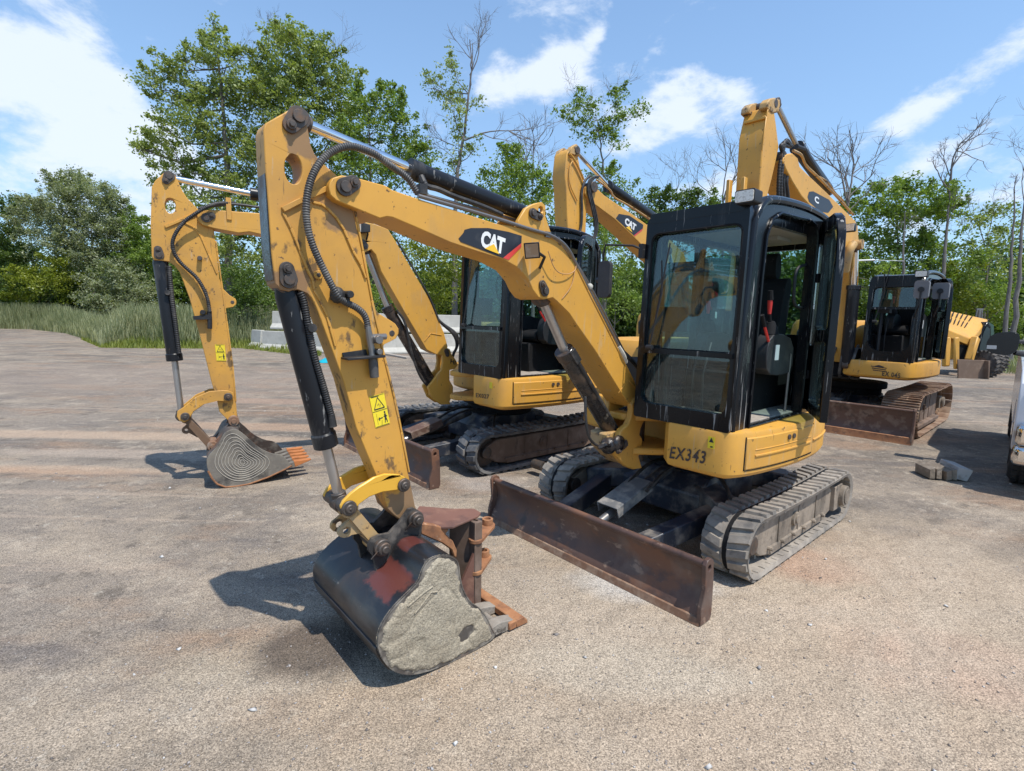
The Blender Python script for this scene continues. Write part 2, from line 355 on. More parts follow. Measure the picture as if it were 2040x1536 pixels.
M_rub = worn('dusty_track_rubber', (.10, .094, .088), .8, layers=[((.38, .33, .27), 3.5, .33, .56, None, .95, .9), ((.22, .19, .16), 14, .45, .6, None, .95, .6), ((.03, .03, .03), 9, .6, .68, None, .7, .6)], bump=.6, bscale=50, var=.15, bdist=.004)
M_rub2 = worn('dark_track_rubber', (.075, .078, .084), .7, layers=[((.28, .26, .235), 4, .44, .64, None, .95, .65), ((.30, .26, .22), 20, .56, .64, None, .95, .5)], bump=.5, bscale=50)
M_frm = worn('muddy_track_frame', (.16, .13, .10), .85, layers=[((.32, .26, .20), 5, .4, .6, (1.2, 1.2, .6), .95, .8), ((.03, .028, .025), 12, .58, .66, None, .6, .6)], bump=.8, bscale=25, bdist=.008)
M_frm2 = worn('brown_track_frame', (.13, .085, .06), .8, layers=[((.25, .18, .14), 5, .45, .65, None, .9, .7), ((.03, .025, .022), 9, .58, .68, (1, 1, .4), .6, .6)], bump=.5, bscale=25)
M_navy = worn('dark_navy_steel', (.022, .028, .042), .45, layers=[((.30, .26, .21), 6, .47, .68, None, .9, .75)], bump=.3)
M_blade = worn('rusty_dark_blade', (.085, .048, .038), .5, layers=[((.14, .075, .052), 4, .45, .7, None, .6, .8), ((.30, .20, .14), 16, .60, .66, (1, .5, 1), .85, .75), ((.19, .085, .045), 5, .52, .60, (1, .7, 1), .8, .7), ((.22, .19, .16), 3, .56, .75, None, .9, .5), ((.018, .014, .013), 8, .60, .68, (1, 1, .5), .4, .7)], bump=.35, bscale=22, bdist=.004)
M_edge = worn('rusty_orange_edge', (.30, .13, .058), .75, layers=[((.44, .22, .10), 10, .45, .65, None, .85, .7), ((.15, .07, .04), 16, .5, .65, None, .7, .7), ((.5, .45, .38), 26, .66, .7, None, .9, .5)], bump=.6, bscale=30, bdist=.004)
M_brn = worn('mottled_brown_blade', (.12, .065, .045), .65, layers=[((.24, .17, .125), 9, .5, .62, None, .85, .7), ((.035, .02, .016), 7, .55, .66, None, .5, .7)], bump=.4, bscale=25)
M_bkt = worn('black_bucket_shell', (.016, .017, .020), .33, layers=[((.12, .11, .10), 5, .52, .78, (1, .35, 1), .6, .6), ((.07, .04, .03), 3, .55, .75, None, .5, .6)], bump=.25, bscale=14, bdist=.004)
M_clay = worn('dried_clay', (.32, .27, .195), .95, layers=[((.385, .335, .25), 7, .4, .65, None, .97, .8), ((.24, .21, .165), 60, .5, .66, None, .95, .7), ((.15, .13, .11), 5.2, .64, .69, None, .9, .7)], bump=1.0, bscale=130, bdist=.005, fine=150)
M_clay2 = worn('grey_dried_clay', (.24, .21, .175), .95, layers=[((.34, .30, .25), 9, .45, .65, None, .97, .7), ((.07, .06, .055), 6, .55, .68, None, .8, .8)], bump=.8, bscale=38, bdist=.008)
M_clayw = worn('pale_clay_line', (.42, .38, .32), .95, bump=.5)
M_stl = worn('worn_steel', (.33, .30, .27), .6, metal=.3, layers=[((.42, .38, .33), 12, .45, .65, None, .9, .7), ((.2, .1, .05), 12, .6, .7, None, .8, .6)], bump=.5)
M_edge2 = worn('worn_brown_edge', (.20, .105, .06), .7, layers=[((.33, .23, .16), 12, .45, .65, None, .85, .8), ((.09, .05, .035), 9, .5, .65, None, .6, .7)], bump=.5, bscale=30)
M_gls = None
def glass(name, tint, gloss=.06, rough=0.0, dirt_haze=0.1):
    m, nt, b = _nt(name); N, L = nt.nodes, nt.links; N.remove(b); out = N['Material Output']
    t = N.new('ShaderNodeBsdfTransparent'); t.inputs[0].default_value = tuple(tint)+(1,)
    g = N.new('ShaderNodeBsdfGlossy'); g.inputs['Roughness'].default_value = rough; g.inputs[0].default_value = (1, 1, 1, 1)
    lw = N.new('ShaderNodeLayerWeight'); lw.inputs[0].default_value = .5; pw = N.new('ShaderNodeMath'); pw.operation = 'POWER'; L.new(lw.outputs['Facing'], pw.inputs[0]); pw.inputs[1].default_value = 4.0
    ad = N.new('ShaderNodeMath'); ad.operation = 'MULTIPLY_ADD'; L.new(pw.outputs[0], ad.inputs[0]); ad.inputs[1].default_value = .6; ad.inputs[2].default_value = .035+gloss
    mx = N.new('ShaderNodeMixShader'); L.new(ad.outputs[0], mx.inputs[0]); L.new(t.outputs[0], mx.inputs[1]); L.new(g.outputs[0], mx.inputs[2])
    df = N.new('ShaderNodeBsdfDiffuse'); df.inputs[0].default_value = (.26, .34, .35, 1)  # bluish film: glass dirt plus a painted haze standing in for reflection
    tc = N.new('ShaderNodeTexCoord'); k = noise_mask(nt, tc.outputs['Object'], 9, .40, .9, detail=8)
    mu = N.new('ShaderNodeMath'); mu.operation = 'MULTIPLY'; L.new(k, mu.inputs[0]); mu.inputs[1].default_value = dirt_haze; mu.use_clamp = True
    m2 = N.new('ShaderNodeMixShader'); L.new(mu.outputs[0], m2.inputs[0]); L.new(mx.outputs[0], m2.inputs[1]); L.new(df.outputs[0], m2.inputs[2])
    L.new(m2.outputs[0], out.inputs[0]); return m
M_gls = glass('tinted_cab_glass', (.70, .84, .83), .02, dirt_haze=.12)
M_glsd = glass('dusty_cab_glass', (.70, .81, .79), .0, dirt_haze=.22)
M_glsG = worn('green_glass_edge', (.10, .19, .15), .15)
M_lamp = worn('lamp_lens', (.80, .76, .68), .2, layers=[((.40, .36, .30), 30, .5, .6, (.3, 3, 3), .5, .6)])
M_red = worn('red_grip', (.55, .03, .025), .4); M_redp = worn('red_decal', (.62, .06, .05), .45)
M_wht = worn('white_decal', (.78, .78, .76), .5); M_blkd = worn('black_decal', (.018, .020, .028), .45, layers=[((.1, .1, .1), 8, .6, .8, None, .7, .4)])
M_sty = worn('yellow_sticker', (.80, .62, .03), .45); M_stk = worn('faint_stencil', (.20, .11, .05), .6, layers=[((.5, .3, .1), 90, .5, .6, None, .6, .8)])
M_ink = worn('worn_black_stencil', (.05, .035, .03), .6, layers=[((.5, .28, .08), 55, .60, .66, None, .6, .8)])
M_tan = worn('headliner', (.33, .31, .28), .85); M_mat = worn('dusty_floor_mat', (.36, .31, .26), .95, layers=[((.16, .14, .12), 22, .5, .66, None, .95, .7)], bump=.8, bscale=70)
M_mir = worn('mirror_back', (.035, .035, .038), .6, layers=[((.14, .13, .12), 8, .5, .8, None, .8, .4)]); M_mirg = worn('grey_mirror_plastic', (.17, .165, .17), .6)  # dark mirror back, and mid-grey plastic for the right excavator's mirrors
M_rbrn = worn('red_brown_paint', (.22, .055, .035), .5, layers=[((.05, .03, .03), 14, .58, .66, None, .4, .9), ((.30, .13, .09), 6, .5, .7, None, .6, .6)], bump=.2)
M_rstp = worn('rust_red_plate', (.18, .085, .06), .7, layers=[((.28, .15, .10), 12, .5, .65, None, .8, .7), ((.08, .045, .04), 8, .5, .7, None, .7, .7)], bump=.5)
M_gry = worn('dusty_grey_steel', (.13, .13, .13), .6, layers=[((.32, .29, .25), 14, .45, .65, None, .9, .75)], bump=.4)
# ------------------------------------------------------------------ lettering
def text2d(txt, bold=0.0, space=1.0):
    c = bpy.data.curves.new('lettering', 'FONT'); c.body = txt; c.offset = bold; c.resolution_u = 3; c.space_character = space
    o = bpy.data.objects.new('lettering', c); COL.objects.link(o)
    dg = bpy.context.evaluated_depsgraph_get(); me = o.evaluated_get(dg).to_mesh()
    V = [(v.co.x, v.co.y) for v in me.vertices]; Fc = [tuple(p.vertices) for p in me.polygons]
    o.evaluated_get(dg).to_mesh_clear(); bpy.data.objects.remove(o); bpy.data.curves.remove(c)
    xs = [v[0] for v in V]; ys = [v[1] for v in V]; x0, x1, y0, y1 = min(xs), max(xs), min(ys), max(ys)
    return [((a-x0)/(x1-x0), (b-y0)/(y1-y0)) for a, b in V], Fc
def put_text(mb, txt, TL, TR, BL, bold=0.0, space=1.0):
    """TL,TR,BL are 3d local points of the box the writing fills"""
    V, Fc = text2d(txt, bold, space); TL, TR, BL = map(np.array, (TL, TR, BL))
    return mb.add([tuple(BL+(TR-TL)*a+(TL-BL)*b) for a, b in V], Fc)
def p3(F, u, v, y): a = F.px(u, v, y); return (a[0], y, a[1])
def polyside(mb, F, pts, y): return mb.add([p3(F, u, v, y) for u, v in pts], [tuple(range(len(pts)))])

# ------------------------------------------------------------------ tracks
def track_path(xf, xr, R, n=96, sag=.012):
    L1 = xf-xr; P = 2*L1+2*math.pi*R
    def at(s_):
        s_ = s_ % P
        if s_ < L1: return (xr+s_, 0.0), (0, -1)                      # bottom, moving forward
        s_ -= L1
        if s_ < math.pi*R: a = -math.pi/2+s_/R; return (xf+R*math.cos(a), R+R*math.sin(a)), (math.cos(a), math.sin(a))
        s_ -= math.pi*R
        if s_ < L1: return (xf-s_, 2*R-sag*math.sin(math.pi*s_/L1)), (0, 1)
        s_ -= L1
        a = math.pi/2+s_/R; return (xr+R*math.cos(a), R+R*math.sin(a)), (math.cos(a), math.sin(a))
    return P, at
def track_belt(F, xf, xr, R, yc, w, style='rubber', lug=.03, pitch=.1, inner=True):
    P, at = track_path(xf, xr, R); mb = MB(F); N = 110; th = .028; Rb = lug
    loop = []
    for i in range(N):
        (x, z), (nx, nz) = at(P*i/N)
        loop.append(((x-nx*lug, z-nz*lug), (x-nx*(lug+th), z-nz*(lug+th))))
    vs = []; fs = []
    for (o, i_) in loop: vs += [(o[0], yc-w/2, o[1]), (o[0], yc+w/2, o[1]), (i_[0], yc+w/2-.01, i_[1]), (i_[0], yc-w/2+.01, i_[1])]
    for i in range(N):
        a, b = i*4, ((i+1) % N)*4
        for k in range(4): k2 = (k+1) % 4; fs.append((a+k, a+k2, b+k2, b+k))
    if style == 'rubber': mb.add(vs, fs)
    rnd = random.Random(3)
    def block(s0, s1, ya, yb, h0, h1, sl=0.0, tap=.15):
        q = []
        for hh, t in ((h0, 0), (h1, tap)):
            for (ss, yy) in ((s0, ya), (s1, ya), (s1, yb), (s0, yb)):
                sm = (s0+s1)/2; ym = (ya+yb)/2; s2 = ss+(sm-ss)*t; y2 = yy+(ym-yy)*t*.35
                f = (abs(yy-yc))/(w/2); s2 += rnd.uniform(-.003, .003); y2 += rnd.uniform(-.003, .003); h2_ = hh+rnd.uniform(-.0015, .0015); (x, z), (nx, nz) = at(s2+sl*f); q.append((x-nx*h2_, y2, z-nz*h2_))
        mb.add(q, [(3, 2, 1, 0), (4, 5, 6, 7), (0, 1, 5, 4), (1, 2, 6, 5), (2, 3, 7, 6), (3, 0, 4, 7)])
    n = int(P/pitch); pt = P/n
    for k in range(n):
        s0 = k*pt
        if style == 'rubber':
            j = rnd.uniform(0, .004)
            block(s0, s0+pt*.60, yc-w/2+.004, yc-.020, lug+.002, j, sl=.035)
            block(s0+pt*.5, s0+pt*1.10, yc+.020, yc+w/2-.004, lug+.002, rnd.uniform(0, .004), sl=.035)
            if inner: block(s0+pt*.2, s0+pt*.5, yc-.035, yc+.035, lug+th-.002, lug+th+.028); block(s0+pt*.1, s0+pt*.45, yc+w/2-.05, yc+w/2-.012, lug+th-.002, lug+th+.006)
        else:
            block(s0+.004, s0+pt-.004, yc-w/2, yc+w/2, lug+.012, lug, tap=0)
            for q in (.08, .40, .72): block(s0+pt*q, s0+pt*(q+.10), yc-w/2, yc+w/2, lug+.001, lug-.022, tap=.3)
            for dy in (-.06, .06): block(s0+pt*.02, s0+pt*.98, yc+dy-.016, yc+dy+.016, lug+.06, lug+.011, tap=0)
            for dy in (-.06, .06):
                for q in (.3, .66): block(s0+pt*q-.008, s0+pt*q+.008, yc+dy*1.0-.008, yc+dy+.008, lug, lug-.01, tap=0)
    return mb
def undercarriage(rt, F, hw, tw, xe, ht, blade_x, hb=.33, bladehw=None, style='rubber', mats=None, cover=M_gry, lugp=.105, frame_col=M_frm, bmat=M_blade, emat=M_edge2, cyl_len=.66, eh=.012):
    tm, fm = mats; R = ht/2; xf, xr = xe-R, -(xe-R); bladehw = bladehw or hw
    for s in (1, -1):
        yc = s*(hw-tw/2)
        tr = part('track', track_belt(F, xf, xr, R, yc, tw, style, lug=.022 if style == 'rubber' else .024, pitch=lugp), tm, rt, ang=30)
        if style == 'rubber':
            P_, at_ = track_path(xf, xr, R); ms = MB(F); n_ = 110; q8 = []; f8 = []
            for k in range(n_):
                (x_, z_), (nx_, nz_) = at_(P_*k/n_); q8 += [(x_-nx_*.0208, yc-.014, z_-nz_*.0208), (x_-nx_*.0208, yc+.014, z_-nz_*.0208)]; b_ = ((k+1) % n_)*2; f8.append((k*2, k*2+1, b_+1, b_))
            ms.add(q8, f8); part('track_groove', ms, M_int, tr, flat=True, split=False)
        m = MB(F); fw = .30 if style == 'rubber' else .17; y0, y1 = yc-tw*fw, yc+tw*fw
        bot, top = .085, ht-.095
        m.prism([(xr+.10, bot+.03), (xr+.30, bot-.01), (xf-.26, bot-.01), (xf-.12, bot+.02), (xf+.02, R-.02), (xf+.02, R+.06), (xf-.12, top), (xr+.2, top), (xr+.1, R+.04)], y0, y1)
        m.prism([(xr+.30, bot-.012), (xf-.26, bot-.012), (xf-.26, bot+.05), (xr+.30, bot+.05)], yc-tw*.34, yc+tw*.34)
        fr = part('track_frame', m, fm, rt, bevel=.008)
        m = MB(F)
        for sx in (1, -1):
            for k in range(3):
                m.box(-.30+k*.34, -.285+k*.34, yc+sx*tw*fw-.002, yc+sx*tw*fw+.008, bot+.03, top-.02)
        m.ycyl(.12, R+.02, .05, y0-.02, y1+.02); m.ycyl(.12, R+.02, .03, y0-.03, y1+.03)
        for k in range(6): x = xr+.36+k*(xf-xr-.6)/5; m.ycyl(x, bot+.045, .014, y0-.035, y1+.035, 6)
        part('frame_plate', m, fm, fr, bevel=.003)
        m = MB(F)
        for k in range(4): m.ycyl(xr+.30+k*(xf-xr-.56)/3, .105, .048, yc-.075, yc+.075, 16)
        part('roller', m, M_pin, rt, F=F)
        m = MB(F); Rw = R-.068
        m.ycyl(xf, R, Rw, yc-.05, yc+.05, 26); m.ycyl(xf, R, .06, yc-.1, yc+.1, 16); part('idler_wheel', m, M_pin, rt, bevel=.004)
        m = MB(F); T = []
        for k in range(26): a = math.pi*2*k/26; r_ = Rw+(.012 if k % 2 else -.014); T.append((xr+r_*math.cos(a), R+r_*math.sin(a)))
        m.prism(T, yc-.02, yc+.02); m.ycyl(xr, R, .10, yc-.11, yc+.11, 22)
        sp_ = part('sprocket', m, M_pin, rt, bevel=.004)
        m = MB(F); m.box(xr-.02, xr+.15, yc+.07, yc+.12, R-.10, R+.10); m.ycyl(xr-.02, R, .085, yc+.10, yc+.155, 22); m.ycyl(xr-.02, R, .062, yc+.155, yc+.163, 20)
        part('drive_motor', m, M_frm, sp_, bevel=.006)
    # centre frame and swing ring
    m = MB(F); yi = hw-tw
    m.prism([(-.55, .16), (.55, .16), (.55, .34), (.42, .45), (-.42, .45), (-.55, .34)], -.34, .34)
    for sx in (1, -1):
        for sy in (1, -1): m.beam((sx*.38, sy*.26, .33), (sx*.60, sy*(yi+.06), .27), .20, .15, w2=.22, h2=.17)
    part('centre_frame', m, M_navy, rt, bevel=.012)
    m = MB(F); m.tube([(0, 0, .44), (0, 0, .56)], .40, 40); m.tube([(0, 0, .56), (0, 0, .665)], .47, 40); part('swing_ring', m, M_int, rt, bevel=.01)
    # pipes under the house
    m = MB(F)
    for k, (a, b) in enumerate((((.35, .1, .5), (.95, .16, .42)), ((.35, -.08, .5), (.95, -.02, .40)), ((.3, .3, .46), (.6, .62, .36)))): m.hose([a, ((a[0]+b[0])/2, (a[1]+b[1])/2, a[2]+.02), b], .014)
    part('hydraulic_hose', m, M_hose, rt)
    # blade
    xb = blade_x; m = MB(F)
    prof = [(xb, .035), (xb-.012, .08), (xb-.045, .13), (xb-.065, .19), (xb-.06, .25), (xb-.035, hb-.02), (xb-.02, hb), (xb-.045, hb+.012), (xb-.07, hb), (xb-.085, .25), (xb-.09, .19), (xb-.08, .10), (xb-.05, .035)]
    m.prism(prof, -bladehw+.012, bladehw-.012); m.tube([(xb-.042, -bladehw+.01, hb+.002), (xb-.042, bladehw-.01, hb+.002)], .021, 12)
    bl = part('blade', m, bmat, rt, bevel=.003)
    m = MB(F)
    for s in (1, -1):
        y = s*bladehw
        m.prism([(xb+.012, .005), (xb+.012, .10), (xb-.018, .20), (xb-.008, hb-.03), (xb-.005, hb+.01), (xb-.02, hb+.035), (xb-.055, hb+.04), (xb-.085, hb+.02), (xb-.10, .22), (xb-.105, .03), (xb-.09, .005)], y-.012, y+.012,
                holes=[circ(xb-.045, hb-.012, .018, 12)])
    part('end_plate', m, bmat, bl, bevel=.003)
    m = MB(F); m.prism([(xb+.018, .0), (xb+.014, .012), (xb-.0+.006, .03+eh), (xb-.012, .035+eh), (xb-.03, .0)], -bladehw-.004, bladehw+.004)
    part('cutting_edge', m, emat, bl, bevel=.003)
    m = MB(F)
    for s in (1, -1): m.beam((xb-.09, s*bladehw*.36, .15), (.52, s*(yi-.10), .27), .11, .13)
    m.beam((xb-.12, -bladehw*.36, .13), (xb-.12, bladehw*.36, .13), .08, .10)
    part('blade_arm', m, M_navy, bl, bevel=.006)
    m = MB(F); a, b = np.array((xb-.15, .03, .22)), np.array((.48, .03, .47)); d = (b-a)/np.linalg.norm(b-a)
    m.cyl(a+d*.02, a+d*(.35), .028); m.ycyl(a[0], a[2], .04, -.05, .11); part('blade_cylinder_rod', m, M_rod, bl)
    m = MB(F); m.box(a[0]-.02, a[0]+.08, -.06, -.035, .12, .27); m.box(a[0]-.02, a[0]+.08, .095, .12, .12, .27); m.cyl(a+d*.33, b, .045); part('cylinder_bracket', m, M_navy, bl, bevel=.005)
    m = MB(F); u = np.cross(d, (0, 1, 0)); u = u/np.linalg.norm(u); u = u if u[2] > 0 else -u
    c0, c1 = a+d*.16, a+d*(.16+cyl_len*.62)
    m.beam(c0+u*.075, c1+u*.075, .17, .010, up=u)
    for s in (1, -1): m.beam(c0+u*.04+np.array((0, s*.085, 0)), c1+u*.04+np.array((0, s*.085, 0)), .008, .075, up=u)
    part('cylinder_guard', m, cover, bl, bevel=.003)

# ------------------------------------------------------------------ upper body
PLAN = [(1.12, .34), (1.125, .60), (1.12, .735), (1.10, .79), (1.045, .825), (.9, .865), (.6, .905), (.3, .92), (0, .905), (-.3, .84), (-.55, .72), (-.75, .52), (-.87, .25), (-.89, 0),
        (-.87, -.25), (-.75, -.52), (-.55, -.72), (-.3, -.84), (0, -.88), (.4, -.87), (.50, -.83), (.60, -.72), (.62, -.40), (.58, -.30), (.58, 0), (.64, .30), (.85, .34)]
PLAN_WIDE = [(1.12, .13)]+PLAN[1:-3]+[(.58, 0), (.66, .11), (.85, .13)]
def inset(poly, d):
    n = len(poly); sgn = 1 if area2(poly) > 0 else -1; out = []
    for i in range(n):
        p0, p, p1 = map(np.array, (poly[i-1], poly[i], poly[(i+1) % n])); a = p-p0; b = p1-p
        na = np.array([-a[1], a[0]])/(np.linalg.norm(a)+1e-9); nb = np.array([-b[1], b[0]])/(np.linalg.norm(b)+1e-9); nn = na+nb; nn = nn/max(np.linalg.norm(nn), .3)
        out.append(tuple(p+nn*sgn*d))
    return out
def loft(mb, poly, levels, capb=True, capt=True):
    n = len(poly); vs = []; fs = []
    for z, d in levels: vs += [(a, b, z) for a, b in (inset(poly, d) if d else poly)]
    for k in range(len(levels)-1):
        for i in range(n): j = (i+1) % n; fs.append((k*n+i, k*n+j, (k+1)*n+j, (k+1)*n+i))
    tri = tessellate_polygon([[Vector((a, b, 0)) for a, b in poly]])
    if capb: fs += [tuple(t) for t in tri]
    if capt: fs += [tuple(i+n*(len(levels)-1) for i in reversed(t)) for t in tri]
    return mb.add(vs, fs)
def side_curve(x0, x1, off, n=14):
    pts = [p for p in PLAN[1:11]]; c = smooth_poly(pts, 2, closed=False); c = [np.array(p) for p in c]; out = []
    for k in range(n+1):
        x = x0+(x1-x0)*k/max(n,1)
        for i in range(len(c)-1):
            if (c[i][0]-x)*(c[i+1][0]-x) <= 1e-12 and abs(c[i][0]-c[i+1][0]) > 1e-6:
                t = (c[i][0]-x)/(c[i][0]-c[i+1][0]); y = c[i][1]+(c[i+1][1]-c[i][1])*t
                tg = c[i+1]-c[i]; nn = np.array([-tg[1], tg[0]]); nn = nn/np.linalg.norm(nn); nn = nn if nn[1] > 0 else -nn
                out.append((x+nn[0]*off, y+nn[1]*off)); break
    return out
def skin_panel(mb, x0, x1, z0, z1, off, n=14, base=-.004):
    o = side_curve(x0, x1, off, n); i_ = side_curve(x0, x1, base, n); m = len(o)
    vs = [(a, b, z0) for a, b in o]+[(a, b, z1) for a, b in o]+[(a, b, z0) for a, b in i_]+[(a, b, z1) for a, b in i_]; fs = []
    for k in range(m-1): fs += [(k, k+1, m+k+1, m+k), (m+k, m+k+1, 3*m+k+1, 3*m+k), (2*m+k, 2*m+k+1, k+1, k), (2*m+k+1, 2*m+k, 3*m+k, 3*m+k+1)]
    fs += [(0, m, 3*m, 2*m), (m-1, 3*m-1, 4*m-1, 2*m-1)]
    return mb.add(vs, fs)
def house(rt, F, zb=.70, zt=.97, mat=M_yel, door=True, plan=None):
    m = MB(F); P = smooth_poly(plan or PLAN, 1)
    loft(m, P, [(zb-.02, .06), (zb, .012), (zb+.02, 0), (zt-.02, 0), (zt-.004, .006), (zt, .02)])
    body = part('lower_body', m, mat, rt, ang=30)
    if door:
        m = MB(F); skin_panel(m, 1.0, .20, zb+.045, zt-.035, .008); part('storage_door', m, mat, body, bevel=.006, seg=2)
        m = MB(F)
        z1 = zb+(zt-zb)*.58; z2 = zb+(zt-zb)*.44
        skin_panel(m, .93, .24, z1, z1+.006, .0115, base=.0); skin_panel(m, .93, .24, z2, z2+.012, .016, base=.0); skin_panel(m, .17, -.25, z2, z2+.012, .010, base=-.002)
        part('door_rib', m, mat, body, bevel=.002)
        m = MB(F)
        for x in (.58, .52): (a, b), = side_curve(x, x, .010, 0)[:1]; m.cyl((a, b-.01, zt-.07), (a+.002, b+.006, zt-.07), .016, 14)
        part('lock', m, M_pin, body)
        m = MB(F); skin_panel(m, 1.008, 1.002, zb+.04, zt-.03, .004, 2, base=-.002); skin_panel(m, .196, .190, zb+.04, zt-.03, .004, 2, base=-.002); skin_panel(m, 1.0, .19, zb+.037, zb+.041, .004, base=-.002)
        part('door_gap', m, M_int, body)
    # engine hood and counterweight behind and beside the cab
    m = MB(F); hood = [(-.20, .74), (-.45, .66), (-.68, .48), (-.82, .22), (-.85, 0), (-.82, -.24), (-.68, -.5), (-.5, -.68), (-.2, -.80), (.2, -.80), (.42, -.74), (.50, -.6), (.48, -.12), (.1, .02), (-.20, .06)]
    loft(m, smooth_poly(hood, 1), [(zt-.01, 0), (zt+.25, 0), (zt+.40, .02), (zt+.46, .06), (zt+.48, .14)])
    hd = part('engine_hood', m, mat, rt, ang=40)
    m = MB(F); m.beam((-.86, -.3, zt+.2), (-.86, .3, zt+.2), .03, .06); part('hood_handle', m, M_blkm, hd, bevel=.005)
    m = MB(F); m.prism([(.50, zt+.1), (.52, zt+.30), (.35, zt+.44), (.34, zt+.38), (.46, zt+.26), (.46, zt+.1)], -.62, -.10); part('hood_trim', m, M_blkm, hd, bevel=.004)
    return body

# ------------------------------------------------------------------ cab
def cab(rt, F, x0=-.25, x1=1.11, y0=.13, y1=.785, z0=.965, z1=2.26, open_door=True, low_round=False, glassm=None, black=M_blk, lamp=True, mirrors='right', roofcol=None, lowpane=True, dfold=None):
    gm = glassm or M_gls; t = .055; cb = rt
    # front ring with an upper and a lower window
    yw0, yw1 = y0+.045, y1-.03
    up = rrect(yw0, yw1, z0+.455, z1-.125, [.05, .05, .03, .03]); lo = rrect(yw0, yw1, z0+.10, z0+.425, [.02, .02, .06, .06])
    if low_round: up = rrect(yw0, yw1, z0+.62, z1-.125, [.05, .05, .01, .01]); lo = rrect(yw0, yw1, z0+.12, z0+.60, [.01, .01, .14, .14], 8)
    lean = lambda d: (lambda a, b: d-.05*max(0, (b-z0-.3))/(z1-z0))
    def plates(nm):
        m = MB(F)
        outer = rrect(y0, y1, z0, z1, [.07, .07, .02, .02])
        m.prism(outer, lean(x1-t), lean(x1), 'x', holes=[up, lo])
        m.prism(rrect(yw0-.012, yw1+.012, z0+(.425 if not low_round else .60), z0+(.455 if not low_round else .62), .003), lean(x1), lean(x1+.012), 'x')
        # left side with the door opening and the quarter window
        so_ = [(x1-.058, z0+.0), (x1-.10, z1-.10), (x1-.16, z1-.02), (x1-.26, z1+.04), (.35, z1+.075), (x0+.22, z1+.06), (x0+.08, z1+.02), (x0+.01, z1-.08), (x0, z0)]
        so_ = smooth_poly(so_[1:8], 2, closed=False); so_ = [(x1-.058, z0)]+so_+[(x0, z0)]
        dr = [(.09, z0+.014), (x1-.22, z0+.014), (x1-.235, z0+.9), (x1-.25, z1-.17), (x1-.31, z1-.07), (x1-.42, z1-.02), (.24, z1+.0), (.14, z1-.02), (.10, z1-.08), (.09, z1-.2)]
        qw = rrect(x0+.06, .02, z0+.48, z1-.12, .03)
        m.prism(so_, y1-t, y1, 'y', holes=[dr, qw])
        rw = rrect(x0+.10, .42, z0+.42, z1-.12, .05); rw2 = rrect(.48, x1-.20, z0+.42, z1-.12, .05)
        m.prism(so_, y0, y0+t, 'y', holes=[rw, rw2])
        bw = rrect(y0+.09, y1-.09, z0+.55, z1-.12, .06)
        m.prism(rrect(y0+.056, y1-.056, z0, z1-.01, .02), x0+.004, x0+t, 'x', holes=[bw])
        return m, dr, so_, (rw, rw2, qw, bw)
    m, dr, so_, (rw, rw2, qw, bw) = plates('x'); fr = part('cab_frame', m, black, cb, bevel=.008, seg=2)
    m = MB(F); m.tube([(x1-.05, y1-.02, z0)]+[(a, y1-.01, b) for a, b in so_[1:-1]]+[(x0+.01, y1-.02, z0)], .028, 10); m.tube([(x1-.05, y0+.02, z0), (x1-.075, y0+.02, z1-.14)], .022, 8)
    m.tube([(a, y1+.008, b) for a, b in dr]+[(dr[0][0], y1+.008, dr[0][1])], .010, 6)
    part('cab_pillar', m, black, fr)
    m = MB(F); ro = smooth_poly([(x1-.10, z1-.05), (x1-.17, z1+.01), (x1-.3, z1+.035), (.35, z1+.06), (x0+.2, z1+.045), (x0+.04, z1), (x0+.05, z1-.05)], 2, closed=False)
    m.prism(ro+[(x0+.08, z1-.07), (x1-.14, z1-.09)], y0+.02, y1-.03); m.prism(rrect(y0+.02, y1-.03, z1-.06, z1+.0, .02), x1-.16, x1-.035, 'x')
    part('roof', m, roofcol or black, fr, bevel=.015, seg=2)
    m = MB(F); m.box(x0+.08, x1-.2, y0+.06, y1-.06, z1-.085, z1-.075); m.box(.1, .32, y0+.3, y0+.5, z1-.11, z1-.086); part('headliner', m, M_tan, fr)
    m = MB(F)
    for w_, (d0, d1) in ((up, (x1-.030, x1-.025)),)+(((lo, (x1-.030, x1-.025)),) if lowpane else ()): m.prism(w_, lean(d0), lean(d1), 'x')
    part('windscreen', m, gm, fr, flat=True)
    m = MB(F); m.prism(qw, y1-.03, y1-.026, 'y'); m.prism(rw, y0+.026, y0+.03, 'y'); m.prism(rw2, y0+.026, y0+.03, 'y'); m.prism(bw, x0+.026, x0+.03, 'x'); part('side_window', m, gm, fr, flat=True)
    m = MB(F); m.tube([(x1+.012, y0+.10, z0+.47), (x1+.0, y0+.16, z0+.80), (x1-.01, y0+.14, z0+1.0)], .006, 6); m.tube([(x1+.003, y0+.13, z0+.66), (x1-.012, y0+.19, z0+1.10)], .005, 6); m.ycyl(x1+.01, z0+.46, .018, y0+.08, y0+.12, 10); part('wiper', m, M_blkm, fr)
    m = MB(F); m.tube([(x1-.034, a_, b_) for a_, b_ in up]+[(x1-.034, *up[0])], .007, 5); part('window_seal', m, M_int, fr)
    # door swung back along the side
    if open_door:
        dx = (dfold or (-.02, y1+.02, .45, 1.055)); a = np.array(dx[:2]); b = np.array(dx[2:]); dv = (b-a)/np.linalg.norm(b-a); nn = np.array([-dv[1], dv[0]]); Ld = np.linalg.norm(b-a)
        def dm(poly, t0, t1, holes=()):
            k = MB(F); tmp = MB(WORLD); tmp.prism(poly, t0, t1, 'y', holes=holes)
            k.add([tuple(np.append(a+dv*v[0]+nn*v[1], v[2])) for v in tmp.v], tmp.f); return k
        dp = [(0, z0+.03), (Ld, z0+.03), (Ld, z1-.32), (Ld-.03, z1-.12), (Ld-.10, z1-.02), (Ld-.2, z1+.02), (0, z1+.03)]
